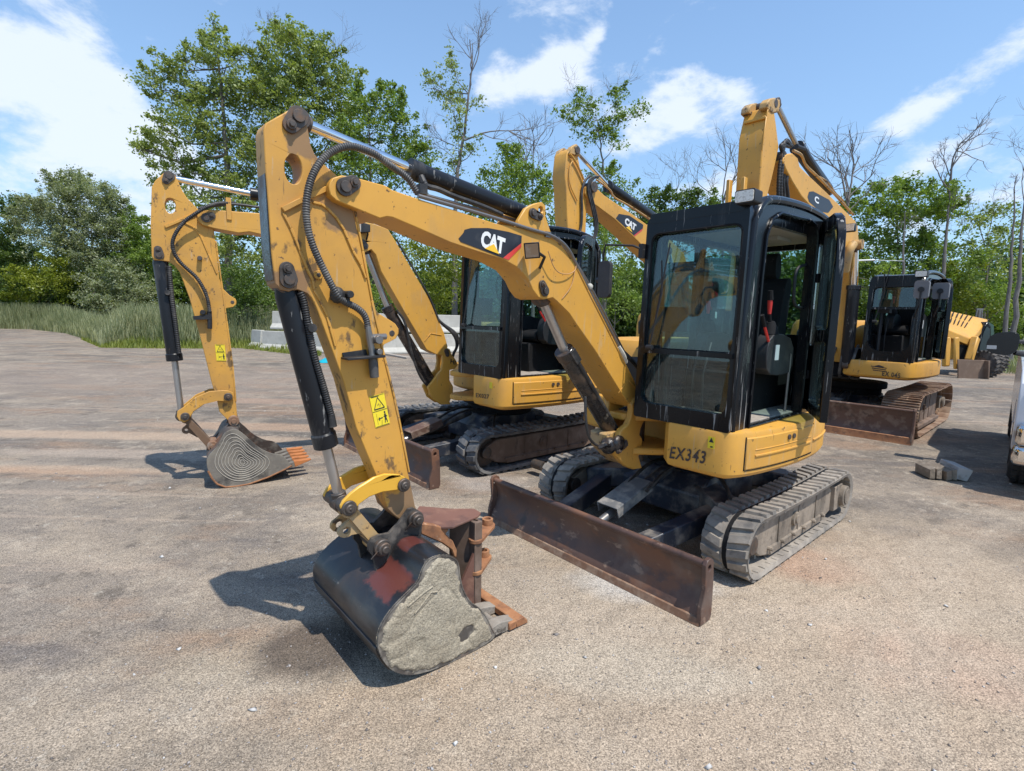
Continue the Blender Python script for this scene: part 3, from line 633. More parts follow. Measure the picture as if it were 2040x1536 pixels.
        h1 = rrect(.10, Ld-.05, z0+.60, z1-.06, [.12, .04, .04, .04]); h2 = rrect(.10, Ld-.05, z0+.10, z0+.52, .04)
        d = part('door', dm(dp, -.025, .02, [h1, h2]), black, cb, bevel=.008)
        k = dm(h1, -.004, .0); q = dm(h2, -.004, .0); n = len(k.v); k.v += q.v; k.f += [tuple(i+n for i in f) for f in q.f]; part('door_glass', k, M_gls, d, flat=True)
        m = MB(F); hpt = lambda s_, n_, z: tuple(np.append(a+dv*s_+nn*n_, z))
        m.hose([(.09, y1-.05, z0+.74), (.20, y1-.06, z0+.75), (.22, y1-.06, z0+.85), (.22, y1-.06, z0+1.0), (.09, y1-.05, z0+1.03)], .011); part('door_handle', m, M_blkm, d)
        m = MB(F); m.box(-.03, .02, y1-.02, y1+.03, z0+.25, z0+.31); m.box(-.03, .02, y1-.02, y1+.03, z1-.38, z1-.32); part('hinge', m, M_blkm, d, bevel=.004)
    # interior
    m = MB(F); m.box(x0+.1, x1-.08, y0+.05, y1-.04, z0-.005, z0+.022); part('floor_mat', m, M_mat, cb, bevel=.004)
    m = MB(F); m.box(x0+.06, .60, y0+.06, y1-.20, z0+.018, z0+.30); bx_ = part('seat_base', m, M_int, cb, bevel=.01)
    m = MB(F); zz = z0+.30
    m.prism(smooth_poly([(.0, zz+.02), (.50, zz+.0), (.56, zz+.05), (.50, zz+.13), (.1, zz+.12), (-.01, zz+.1)], 2), y0+.12, y1-.17)
    m.prism(smooth_poly([(.06, zz+.08), (.15, zz+.12), (.07, zz+.55), (.03, zz+.66), (-.06, zz+.64), (-.04, zz+.45), (.0, zz+.1)], 2), y0+.13, y1-.18)
    m.prism(smooth_poly([(.04, zz+.64), (.06, zz+.82), (-.03, zz+.84), (-.06, zz+.66)], 2), y0+.22, y1-.26)
    part('seat', m, M_int, cb, bevel=.02, seg=2)
    m = MB(F)
    for yy in (y1-.155, y0+.075): m.prism(smooth_poly([(.30, zz-.02), (.52, zz+.0), (.55, zz+.14), (.50, zz+.25), (.36, zz+.27), (.12, zz+.22), (.1, zz+.0)], 1), yy, yy+.09)
    cs = part('console', m, worn_console, cb, bevel=.02, seg=2)
    m = MB(F)
    for yy in (y1-.11, y0+.12): m.tube([(.42, yy, zz+.26), (.42, yy, zz+.30), (.43, yy, zz+.34)], [.055, .045, .028], 12); m.tube([(.43, yy, zz+.33), (.45, yy, zz+.40)], .012, 8)
    part('lever_boot', m, M_int, cs)
    m = MB(F)
    for yy in (y1-.11, y0+.12): m.tube([(.45, yy, zz+.39), (.455, yy, zz+.46), (.46, yy, zz+.50)], [.011, .016, .014], 10)
    part('joystick', m, M_red, cs); m = MB(F)
    for yy in (y1-.11, y0+.12): m.tube([(.455, yy, zz+.48), (.465, yy, zz+.54)], [.020, .016], 10)
    part('joystick_cap', m, M_int, cs)
    m = MB(F); m.tube([(.50, y1-.075, zz+.20), (.60, y1-.075, zz+.32)], .009, 8); part('safety_lever', m, M_red, cs); m = MB(F); m.tube([(.59, y1-.075, zz+.31), (.64, y1-.075, zz+.38)], .013, 8); part('lever_knob', m, M_int, cs)
    m = MB(F); m.box(.36, .42, y1-.066, y1-.063, zz+.09, zz+.19); part('console_label', m, M_wht, cs)
    m = MB(F)
    for yy in (.40, .47): m.tube([(x1-.26, yy, z0+.02), (x1-.24, yy, z0+.3), (x1-.32, yy, z0+.5)], .008, 6)
    m.beam((x1-.22, .36, z0+.06), (x1-.22, .52, z0+.06), .10, .02); m.tube([(x1-.16, y0+.12, z0+.02), (x1-.16, y0+.12, z0+.62), (x1-.2, y0+.16, z0+.66)], .02, 8); m.box(x1-.26, x1-.14, y0+.08, y0+.2, z0+.56, z0+.72)
    part('control_pedal', m, M_blkm, cb, bevel=.003)
    m = MB(F); m.tube([(.16, y1-.07, z0+.02), (.15, y1-.07, z0+.42), (.18, y1-.08, z0+.44)], .009, 8); part('grab_rail', m, M_pipe, cb)
    m = MB(F)
    if lamp:
        c = np.array((x1-.02, y1-.01, z1+.005)); m.prism(rrect(c[1]-.055, c[1]+.055, c[2]-.036, c[2]+.036, .012), c[0]-.05, c[0]+.04, 'x'); m.box(c[0]-.03, c[0]+.02, c[1]+.02, c[1]+.05, z1, c[2])
        lm = part('work_lamp', m, M_blkm, cb, bevel=.008); m = MB(F); m.prism(rrect(c[1]-.049, c[1]+.049, c[2]-.029, c[2]+.029, .01), c[0]+.04, c[0]+.046, 'x'); part('lamp_lens', m, M_lamp, lm)
    if mirrors == 'right':
        m = MB(F); zz = z1-.22; m.tube([(x1-.02, y0+.0, zz), (x1+.02, y0-.06, zz+.03), (x1+.05, y0-.26, zz+.05), (x1+.05, y0-.275, zz-.02), (x1+.05, y0-.275, zz-.30)], .007, 8); m.box(x1-.04, x1+.0, y0-.03, y0, zz-.05, zz+.04)
        ma = part('mirror_arm', m, M_blkm, cb); m = MB(F); m.prism(rrect(y0-.285, y0-.185, zz-.30, zz-.06, .03), x1+.055, x1+.085, 'x'); m.ycyl(x1+.05, zz-.18, .018, y0-.32, y0-.25, 10); part('mirror', m, M_mir, ma, bevel=.01)
    return fr
worn_console = M_blkm
# ------------------------------------------------------------------ boom, stick and bucket traced on the machine's own boom plane
def pinplate(m, F, a, b, y, r1=.034, r2=.028, th=.012):
    A, B = F.px(*a, y), F.px(*b, y); m.prism(capsule(A, B, r1, r2), y, y+th)
    for q, r in ((A, r1*.62), (B, r2*.62)): m.ycyl(q[0], q[1], r, y+th, y+th+.010, 16)
    m.ycyl(B[0], B[1], r2*.38, y+th+.010, y+th+.020, 6)
def pt(F, u, v, y): a = F.px(u, v, y); return np.array((a[0], y, a[1]))
def cylinder(parent, F, rod0, j, end, yc, rr, rb, name='cylinder', rodmat=None, barmat=None, collar=True):
    a, b, c = pt(F, *rod0, yc), pt(F, *j, yc), pt(F, *end, yc)
    m = MB(F); d = (c-b)/np.linalg.norm(c-b)
    m.tube([b-d*.012, b+d*.05, b+d*.052, c-d*.05, c], [rb*1.12, rb*1.12, rb, rb, rb*.8], 24)
    o = part(name, m, barmat or M_cyl, parent, bevel=.003)
    m = MB(F); m.cyl(a, b+d*.05, rr, 20); part('rod', m, rodmat or M_chr, o)
    m = MB(F); e = (b-a)/np.linalg.norm(b-a); m.cyl(a-e*.02, a+e*.05, rr*1.5, 16); m.ycyl(a[0], a[2], rr*1.9, yc-.035, yc+.035, 18); m.ycyl(c[0], c[2], rb*.9, yc-.04, yc+.04, 18); part('rod_eye', m, M_pin, o, bevel=.003)
    return o, a, b, c
def bar_on(m, F, pts, y, w=.014, h=.012):
    q = [pt(F, u, v, y) for u, v in pts]
    for i in range(len(q)-1): m.beam(q[i], q[i+1], h*2, w, up=np.cross(q[i+1]-q[i], (0, 1, 0)))
def warning(parent, F, TL, TR, BL, y):
    tl, tr, bl = pt(F, *TL, y), pt(F, *TR, y), pt(F, *BL, y)
    P = lambda a, b, o=0.0: tuple(bl+(tr-tl)*a+(tl-bl)*b+np.array((0, o, 0)))
    m = MB(F); m.add([P(0, 0), P(1, 0), P(1, 1), P(0, 1)], [(0, 1, 2, 3)]); o = part('warning_label', m, M_sty, parent, flat=True)
    m = MB(F)
    def line(a, b, w=.05):
        a, b = np.array(a, float), np.array(b, float); n = np.array([-(b-a)[1], (b-a)[0]])/np.linalg.norm(b-a)*w/2
        m.add([P(*(a+n), .0012), P(*(b+n), .0012), P(*(b-n), .0012), P(*(a-n), .0012)], [(0, 1, 2, 3)])
    T = [(.5, .92), (.85, .56), (.15, .56)]
    for i in range(3): line(T[i], T[(i+1) % 3], .035)
    line((.42, .66), (.50, .72), .03); line((.55, .62), (.6, .7), .03); line((0.02, .5), (.98, .5), .015); line((.04, .02), (.96, .02), .012); line((.04, .98), (.96, .98), .012); line((.1, .955), (.6, .955), .02)
    line((.78, .16), (.78, .36), .12); line((.70, .08), (.74, .2), .05); line((.86, .08), (.82, .2), .05); line((.66, .28), (.9, .28), .03); line((.78, .38), (.78, .44), .09)
    line((.3, .24), (.6, .26), .03); line((.3, .24), (.38, .29), .03); line((.3, .24), (.38, .19), .03); line((.22, .08), (.22, .42), .012); line((.45, .04), (.52, .18), .02)
    part('warning_symbols', m, M_blkd, o, flat=True)
def catlogo(parent, F, black, red, TL, TR, BL, tri, y):
    m = MB(F); m.prism(F.side(black, y), y+.0005, y+.002); o = part('logo_plate', m, M_blkd, parent, flat=True)
    m = MB(F); m.prism(F.side(red, y), y+.0005, y+.0024); part('red_corner', m, M_redp, o, flat=True)
    m = MB(F); put_text(m, 'CAT', pt(F, *TL, y+.0045), pt(F, *TR, y+.0045), pt(F, *BL, y+.0045), bold=.05, space=.90); part('logo_letters', m, M_wht, o, flat=True)
    m = MB(F); m.prism(F.side(tri, y+.0065), y+.0055, y+.0065); part('logo_triangle', m, M_sty2, o, flat=True)
M_sty2 = worn('logo_yellow', (.85, .50, .03), .45)
def bucket(parent, F, prof, plate, y0, y1, shellmat, sidemat, edgemat, th=.014, lipm=None):
    """prof: open shell line from the upper lip round the back to the cutting edge; plate: closed side outline"""
    q = F.side(prof, y1); q = smooth_poly(q, 2, closed=False); q = [np.array(a) for a in q]; o = []
    for i in range(len(q)):
        t = q[min(i+1, len(q)-1)]-q[max(i-1, 0)]; t = t/np.linalg.norm(t); o.append(q[i]+np.array([t[1], -t[0]])*th)
    m = MB(F); m.prism([tuple(a) for a in q]+[tuple(a) for a in reversed(o)], y0, y1)
    b = part('bucket', m, shellmat, parent, bevel=.002, ang=40)
    P = smooth_poly(F.side(plate, y1), 1)
    m = MB(F); m.prism(P, y1-.002, y1+.014); part('side_plate', m, sidemat, b, bevel=.005, seg=2)
    m = MB(F); m.prism(P, y0-.012, y0+.002); part('side_plate', m, shellmat, b, bevel=.004)
    return b, q
def mud_relief(o, amp, size, seed=0):
    pass

def ctext(parent, F, txt, TL, TR, BL, x, mat, bold=.01, cross=True):
    f = (lambda p: (x, *F.pf(p[0], p[1], x))) if cross else (lambda p: p3(F, p[0], p[1], x))
    m = MB(F); put_text(m, txt, f(TL), f(TR), f(BL), bold=bold, space=1.15); part('stencil_number', m, mat, parent, flat=True)

# =========================== nearest excavator ===========================
F1 = Frame(1.563, 4.168, math.degrees(3.859))
E1 = root('mini_excavator', F1, 'nearest yellow mini excavator, clay-caked bucket down in front, stencilled EX343 below its open black cab', 'excavator', 'yellow mini excavators')
undercarriage(E1, F1, .89, .30, .985, .425, 1.50, hb=.325, mats=(M_rub, M_frm), lugp=.094)
b1 = house(E1, F1)
c1 = cab(E1, F1)
ctext(b1, F1, 'EX343', (1337, 889), (1408, 899), (1333, 913), 1.1275, M_ink, .02)
m = MB(F1); a, b = F1.pf(1411, 869, 1.127), F1.pf(1423, 895, 1.127); m.box(1.1255, 1.127, a[0], b[0], b[1], a[1]); wl = part('warning_label', m, M_sty, b1, flat=True)
m = MB(F1); yc, zc = (a[0]+b[0])/2, (a[1]+b[1])/2; ww = (b[0]-a[0])
m.add([(1.1285, yc-ww*.35, zc+.002), (1.1285, yc+ww*.35, zc+.002), (1.1285, yc, a[1]-.004)], [(0, 1, 2)]); m.box(1.127, 1.1285, yc-ww*.1, yc+ww*.25, b[1]+.006, b[1]+.014); part('warning_symbols', m, M_blkd, wl, flat=True)

# swing bracket on the house and swing post
YB = -.055
m = MB(F1)
for (z0_, z1_) in ((.905, .955), (.665, .715)):
    m.prism([(.50, -.26), (1.0, -.17), (1.06, -.10), (1.06, .0), (1.0, .07), (.86, .19), (.78, .24), (.50, .24)], z0_, z1_, 'z')
m.box(.50, .80, .19, .235, .715, .905); m.box(.50, .80, -.26, -.22, .715, .905); m.box(.50, .62, -.22, .19, .715, .905)
part('swing_bracket', m, M_yel, E1, bevel=.012, seg=2)
YP = .07
post = [(1265, 795.7), (1270.9, 791.4), (1278.7, 791.4), (1285.5, 797.7), (1285.5, 809.4), (1296, 825), (1296, 831), (1282.6, 840.6), (1276.7, 854.3), (1274.8, 866), (1280.6, 876), (1279.6, 895), (1272.8, 909), (1276.7, 922.7), (1279.6, 932.4), (1261, 935.4), (1249.4, 930.5), (1237.7, 920.7), (1228, 906), (1224, 898), (1232, 880), (1236, 862), (1239.6, 856.3), (1251.3, 846.5), (1257, 832.8), (1260, 817), (1259, 805.5)]
m = MB(F1); P = F1.side(post, YP); m.prism(P, YP-.045, YP); m.prism(F1.side([(1265, 795.7), (1271, 791.4), (1279, 791.4), (1285.5, 798), (1286, 809.4), (1296, 828), (1283, 841), (1280, 893), (1270, 928), (1256, 928), (1250, 905), (1250, 848), (1257, 833), (1260, 806)], YP), 2*YB-YP+.02, 2*YB-YP+.05)
kp = part('swing_post', m, M_yel, E1, bevel=.008, seg=2)
m = MB(F1); Pb = F1.side([(1240, 862), (1274, 868), (1278, 893), (1270, 909), (1274, 930), (1252, 928), (1222, 896), (1222, 868)], YP); m.prism(Pb, 2*YB-YP+.045, YP-.045)
part('post_body', m, M_yelD, kp, bevel=.01)
m = MB(F1); pinplate(m, F1, (1277.5, 803), (1284.5, 818), YP, .024, .022); pinplate(m, F1, (1243, 884), (1230, 898), YP, .03, .02); a = F1.px(1268, 925, YB); m.cyl((a[0]-.0, YB, .56), (a[0], YB, 1.0), .045); part('pivot_pin', m, M_pin, kp, bevel=.003)
m = MB(F1); q = pt(F1, 1234, 885, YP); m.sphere((q[0], YP-.01, q[2]), .062, 14, (1, .55, 1)); m.sphere((q[0]+.05, YP-.05, q[2]-.01), .06, 12); m.tube([(q[0]+.08, YP-.02, q[2]), (q[0]+.15, YP, q[2]+.02), (q[0]+.18, YP-.03, q[2]+.0)], .018, 8); part('greasy_fitting', m, M_cylg, kp)

# boom
YN = .045; YF = 2*YB-YN
boom = [(655, 372), (658, 362), (664, 354), (680.5, 349), (706, 353), (768, 369.6), (782.6, 378.7), (830, 395), (917.5, 422.4), (990, 446), (1027, 451.6), (1063, 460), (1092.5, 468), (1118, 486), (1136, 515), (1150, 534), (1171, 577), (1218, 670), (1264.7, 762), (1275, 785), (1274, 800), (1264, 812), (1255, 809),
        (1234, 776.5), (1187, 700), (1145.7, 641.5), (1132.4, 621.5), (1112.5, 602), (1101.4, 593), (1092, 595), (1083.7, 596.5), (1072.6, 592), (1061.5, 577), (1052.7, 557), (1035, 535), (999, 515), (940, 497), (892, 480.8), (830, 453.4), (783, 433.4), (771.6, 431.5), (757, 435), (713, 417), (669.6, 399), (658, 388)]
m = MB(F1); m.prism(F1.side(boom, YN), YF, YN); bo = part('boom', m, M_yel, E1, bevel=.006, seg=2)
m = MB(F1)   # raised welded plate edges along the boom
bar_on(m, F1, [(1150, 534), (1171, 577), (1218, 670), (1264, 762)], YN+.002, .010, .004)
bar_on(m, F1, [(1232, 783), (1252, 757), (1268, 776)], YN+.002, .006, .003)
lug = F1.side([(1030, 452), (1034, 438), (1048.7, 414), (1061, 407), (1070, 404), (1081.5, 402), (1089, 410), (1088.5, 430), (1099.8, 464), (1105, 480), (1060, 462)], YN)
hole = circ(*F1.px(1079, 417, YN), .016, 14)
m.prism(lug, YN-.03, YN-.005, holes=[hole]); m.prism(lug, YF+.005, YF+.03, holes=[hole])
part('cylinder_lug', m, M_yel, bo, bevel=.004)
m = MB(F1); pinplate(m, F1, (686, 373), (703, 365), YN, .036, .030); pinplate(m, F1, (1060, 425), (1073, 432), YN-.004, .026, .022); pinplate(m, F1, (1084, 580), (1079, 567), YN, .030, .024); part('pin_keeper', m, M_pin, bo, bevel=.002)
catlogo(bo, F1, [(913.2, 475.4), (923, 464), (925.4, 457.7), (937.6, 454.4), (973, 454.4), (1012.8, 462), (1039, 469.9), (1038.3, 484.3), (1001.8, 514), (917.6, 482)],
        [(1038.3, 484.3), (1038, 492), (1012.8, 517.8), (1001.8, 514)], (960.8, 457.3), (1007.5, 475), (956.4, 491.4), [(966, 495), (984, 486), (995, 506.5)], YN)
# work lamp on the boom
m = MB(F1); c = pt(F1, 1062, 497, YN+.07); m.F = F1
ld = np.array((.70, .55, -.25)); ld /= np.linalg.norm(ld); lu = (.25, .1, 1); m.beam(c+ld*.04, c-ld*.035, .082, .082, w2=.06, h2=.06, up=lu); m.tube([c+np.array((-.03, 0, -.01)), pt(F1, 1085, 512, YN+.03), pt(F1, 1075, 535, YN)], .009, 8)
wl = part('work_lamp', m, M_blkm, bo, bevel=.008); m = MB(F1); m.beam(c+ld*.04, c+ld*.045, .066, .066, up=lu); part('lamp_lens', m, worn('amber_dusty_lens', (.34, .22, .13), .3, layers=[((.5, .42, .34), 16, .5, .62, None, .6, .6)]), wl)
m = MB(F1); m.hose([pt(F1, 1092, 500, YN+.04), pt(F1, 1105, 540, YN+.03), pt(F1, 1128, 548, YN+.02), pt(F1, 1147, 540, YN+.01), pt(F1, 1148, 522, YN)], .003, 6); m.hose([pt(F1, 1147, 530, YN+.004), pt(F1, 1140, 570, YN+.01), pt(F1, 1120, 595, YN+.004)], .0025, 6); part('lamp_wire', m, worn('tan_wire', (.5, .28, .12), .5), wl)
# pipes and hoses along the boom
m = MB(F1); m.hose([pt(F1, 833, 390, YN), pt(F1, 917, 414, YN), pt(F1, 990, 435, YN), pt(F1, 1060, 458, YN+.01), pt(F1, 1100, 468, YN+.01), pt(F1, 1130, 490, YN+.01), pt(F1, 1150, 530, YN), pt(F1, 1190, 610, YN), pt(F1, 1245, 712, YN)], .0095)
m.hose([pt(F1, 833, 385, YB), pt(F1, 917, 408, YB), pt(F1, 1000, 430, YB), pt(F1, 1090, 460, YB), pt(F1, 1150, 520, YB), pt(F1, 1245, 705, YB)], .0095)
m.box(*(lambda a: (a[0]-.02, a[0]+.02, YF, YN+.012, a[2]-.03, a[2]+.0))(pt(F1, 1090, 462, YN)))
part('boom_pipe', m, M_pipe, bo)
m = MB(F1)
for k in range(4): y = YN-.01-.045*k; m.hose([pt(F1, 1235+2*k, 700, y), pt(F1, 1258, 716, y), pt(F1, 1283+2*k, 750, y), pt(F1, 1288, 780, y), pt(F1, 1283, 800, y-.02), (.95, y, .95)], .014, 8)
part('boom_hose', m, M_hose, bo)
m = MB(F1); a, b = pt(F1, 1232, 690, YN), pt(F1, 1247, 722, YN); m.hose([a, (a+b)/2+np.array((0, .012, 0)), b], .014); m.sphere(tuple(pt(F1, 1175, 571, YN)), .02, 8); part('hose_tape', m, M_wht_tape, bo) if 'M_wht_tape' in globals() else part('hose_tape', m, worn('grubby_tape', (.5, .47, .40), .8, bump=.6), bo)
# arm (stick) cylinder on top of the boom
o_, a, b, c = cylinder(E1, F1, (593, 240), (819, 336.8), (1049, 427), YB, .021, .042, 'arm_cylinder')
m = MB(F1); pa = [pt(F1, 842, 362, YB+.05), pt(F1, 850, 372, YB+.055), pt(F1, 872, 376, YB+.055), pt(F1, 900, 390, YB+.05), pt(F1, 960, 410, YB+.05), pt(F1, 1000, 428, YB+.05)]
m.hose(pa, .013); m.tube([pt(F1, 838, 352, YB+.03), pt(F1, 846, 370, YB+.05)], .018, 10); m.box(*(lambda q: (q[0]-.02, q[0]+.02, YB+.02, YB+.07, q[2]-.022, q[2]+.022))(pt(F1, 840, 378, YB+.05)))
part('cylinder_hose', m, M_hose, o_, bevel=.002)
# boom cylinder under the boom
o_, a, b, c = cylinder(E1, F1, (1078, 590), (1124, 700), (1236, 890), YB, .030, .056, 'boom_cylinder', M_rod, M_cylg)
m = MB(F1); d = (c-b)/np.linalg.norm(c-b); m.hose([b+d*.02+np.array((.0, .05, .02)), b+d*.3+np.array((.02, .055, .03)), c+np.array((0, .04, .04))], .014, 8); m.hose([b+d*.02+np.array((.0, -.05, .03)), c+np.array((-.02, -.04, .06)), c+np.array((-.15, .0, -.02))], .014, 8); m.beam(b+np.array((0, .055, .01)), b+d*.10+np.array((0, .055, .01)), .035, .05)
m.hose([pt(F1, 1166, 790, YB+.06), pt(F1, 1167, 850, YB+.08), pt(F1, 1178, 885, YB+.08), pt(F1, 1215, 893, YB+.05)], .010, 8)
part('cylinder_hose', m, M_hose, o_, bevel=.002)

# stick
YS = 0.0; YS2 = -.112
stick = [(525.4, 258), (529.5, 245), (564.5, 225.4), (577, 218), (588, 216), (598, 219.5), (607.4, 231), (612.3, 249), (615.2, 264.5), (619, 288), (627, 307), (636.7, 319), (652.3, 333), (668, 346), (690, 372), (703, 417), (712, 458), (721.6, 500), (740.3, 598), (746, 612.5), (754, 624), (777.8, 638), (788, 645), (794.7, 655), (794.7, 664), (789.5, 674), (777.8, 680.5), (766, 686), (761.4, 697), (773, 734), (784.8, 793), (798.9, 860), (813, 941.6), (820.7, 976.7), (827.5, 1010), (836, 1024), (838, 1038), (830, 1048), (812, 1046), (797, 1036), (785.5, 1027), (772, 1013.8), (762, 980.6), (748.4, 945.5), (709.4, 851.7), (684, 757.8), (660.6, 694.5), (641.9, 645), (630, 612.5), (620.8, 593.7), (609, 583), (595, 577.5), (584, 578), (576, 581), (559.8, 577), (548, 565.6), (541, 505), (539, 473), (533, 385.5), (529, 336.7), (526, 280)]
m = MB(F1); hc = F1.px(584.4, 336.7, YS); hp = [F1.px(584.4+17.5*math.cos(t)+4*math.sin(t)*.0, 336.7+30*math.sin(t)+3*math.cos(t), YS) for t in np.linspace(0, 2*math.pi, 25)[:-1]]
m.prism(F1.side(stick, YS), YS2, YS, holes=[hp]); st = part('stick', m, M_yelS, E1, bevel=.005, seg=2)
m = MB(F1)
bar_on(m, F1, [(562.5, 418), (600, 399), (650, 376)], YS+.004, .020, .010)
bar_on(m, F1, [(623, 403), (640, 407), (652, 415), (670, 434), (685.5, 458), (703, 500), (719, 528), (728.6, 554)], YS+.003, .010, .006)
bar_on(m, F1, [(564.5, 424), (580, 455), (597.7, 500), (611, 535), (623, 558.6), (625.5, 577), (637, 598), (652, 630), (668, 690)], YS+.003, .010, .005)
bar_on(m, F1, [(707, 419), (723, 500), (741, 598), (762, 695), (786, 793), (800, 860), (815, 941)], YS+.002, .010, .004)
m.ycyl(*F1.px(633, 548, YS), .018, YS, YS+.012, 16)
part('weld_rib', m, M_yel2, st, bevel=.002)
m = MB(F1); pinplate(m, F1, (593, 233), (578, 250), YS, .038, .030); pinplate(m, F1, (574, 557), (570.5, 536), YS, .034, .028); m.ycyl(*F1.px(781, 664, YS), .014, YS-.02, YS+.002, 14); m.ycyl(*F1.px(633, 548, YS), .009, YS, YS+.014, 12)
part('pin_keeper', m, M_pin, st, bevel=.002)
m = MB(F1); q = [pt(F1, u, v, YS) for u, v in ((530.5, 345), (535, 420), (540, 500), (546, 558))]
for i in range(3): m.beam(q[i]+np.array((.001, -.055, 0)), q[i+1]+np.array((.001, -.055, 0)), .098, .006, up=(1, 0, 0))
part('grease_strip', m, M_cylg, st)
warning(st, F1, (735.6, 790.6), (764.9, 782.4), (748.5, 852.7), YS+.0025)
m = MB(F1); y = YS+.05
hs = [(830, 383), (818, 362), (808, 351), (790, 338), (771.6, 325.8), (750, 308), (731.5, 300), (698.7, 289), (665, 298), (640, 318), (620, 352), (609, 400), (611, 449.8), (624, 493.5), (643, 533.6), (664, 575), (674, 592), (690, 603), (713, 613.8), (729, 630), (733, 655)]
m.hose([pt(F1, u, v, y if 3 < i < 17 else y-.02) for i, (u, v) in enumerate(hs)], .0150, 12, ribs=.0095, it=2)
ho = part('stick_hose', m, M_hose2, st, ang=60)
m = MB(F1)
for (u, v) in ((672, 588),): c = pt(F1, u, v, YS+.03); m.sphere(tuple(c), .032, 10, (1, 1, 1.1)); m.ycyl(c[0]-.045, c[2]+.005, .016, YS, YS+.06, 8); m.box(c[0]-.06, c[0]+.02, YS, YS+.02, c[2]-.02, c[2]+.02)
part('hose_clamp', m, M_hose, ho, bevel=.002)
m = MB(F1); m.tube([pt(F1, 733, 650, YS+.035), pt(F1, 736, 672, YS+.035), pt(F1, 741, 702, YS+.03), pt(F1, 742, 712, YS+.03)], [.012, .016, .014, .018], 10)
c = pt(F1, 748, 676, YS+.03); m.ycyl(c[0], c[2], .018, YS, YS+.07, 12); m.cyl(c+np.array((.03, 0, .01)), c+np.array((-.05, 0, .012)), .014, 10); c = pt(F1, 751, 700, YS+.03); m.ycyl(c[0], c[2], .013, YS, YS+.06, 12)
part('hose_coupling', m, M_pipe, ho, bevel=.001)
m = MB(F1); P = F1.side([(682, 703), (732, 696), (760, 708), (761, 711), (733, 708), (690, 716), (684, 716)], YS+.05); m.prism(F1.side([(684, 712), (760, 706), (760, 711), (686, 717)], YS+.03), YS, YS+.07); m.prism(F1.side([(682, 703), (730, 696), (732, 708), (686, 716)], YS+.008), YS, YS+.008)
part('hose_bracket', m, M_blkm, st, bevel=.002)
m = MB(F1); m.tube([pt(F1, 742, 712, YS+.03), pt(F1, 744, 726, YS+.03), pt(F1, 746, 752, YS+.03)], [.018, .021, .020], 14); part('hose_plug', m, M_hose2, st, bevel=.002)
# bucket cylinder
o_, a, b, c = cylinder(E1, F1, (678, 1000), (649, 884), (566, 565), YB, .022, .047, 'bucket_cylinder', M_rod)
m = MB(F1); y = YB+.045
m.hose([pt(F1, 598, 582, y), pt(F1, 606, 600, y), pt(F1, 614, 650, y), pt(F1, 626, 711, y), pt(F1, 643, 765, y), pt(F1, 655, 808, y), pt(F1, 660, 828, y)], .0150, 12, ribs=.0095, it=2)
m.hose([pt(F1, 590, 585, YB-.01), pt(F1, 603, 650, YB), pt(F1, 640, 790, YB+.01), pt(F1, 652, 830, YB+.02)], .012, 8); m.tube([pt(F1, 660, 825, y), pt(F1, 663, 850, y)], [.014, .018], 10); c0 = pt(F1, 618, 653, y); m.ycyl(c0[0], c0[2], .018, YB, y+.03, 10)
part('cylinder_hose', m, M_hose, o_, ang=60)
# guide links, tipping link
guide = [(812, 962), (806, 950), (797, 946), (787.5, 945), (768, 944.5), (744.5, 952), (717, 969), (697.7, 984), (684, 998), (678, 1010), (683, 1022), (694, 1029), (704, 1026), (709, 1013), (717, 1004), (736.7, 990), (762, 980.6), (791, 976.7), (806, 978), (812, 972)]
Y1, Y2 = .048, .030
m = MB(F1); P = F1.side(guide, Y1); m.prism(P, Y2, Y1); part('guide_link', m, M_yelF, E1, bevel=.004); m = MB(F1); m.prism(P, 2*YB-Y1, 2*YB-Y2); part('guide_link', m, M_yelF, E1, bevel=.004)
m = MB(F1)
for (u, v), r in (((804, 966), .032), ((695, 1012), .034)):
    q = F1.px(u, v, Y1); m.ycyl(q[0], q[1], r, 2*YB-Y1-.012, Y1+.012, 24); m.ycyl(q[0], q[1], r*.6, Y1, Y1+.022, 18); m.ycyl(q[0], q[1], r*.25, Y1, Y1+.026, 6)
part('link_pin', m, M_pin, E1, bevel=.004)
A = pt(F1, 697, 1014, YB+.07); B = pt(F1, 762, 1091, YB+.07); a3 = A.copy(); b3 = B.copy(); a3[1] = b3[1] = YB
m = MB(F1); m.beam(a3, b3, .13, .05, up=(1, 0, 1)); m.ycyl(a3[0], a3[2], .043, YB-.065, YB+.065, 20); m.ycyl(b3[0], b3[2], .040, YB-.065, YB+.065, 20)
q = F1.px(689, 1056, YB+.04); ea = F1.px(700, 1030, YB+.04); eb = F1.px(722, 1060, YB+.04)
for yy in (YB+.03, YB-.05): m.prism([ea, eb]+[(q[0]+.0+.04*math.cos(t), q[1]+.032*math.sin(t)) for t in np.linspace(-2.2, 1.2, 8)], yy, yy+.02, holes=[circ(q[0], q[1], .017, 12)])
part('tipping_link', m, M_yelD, E1, bevel=.008)
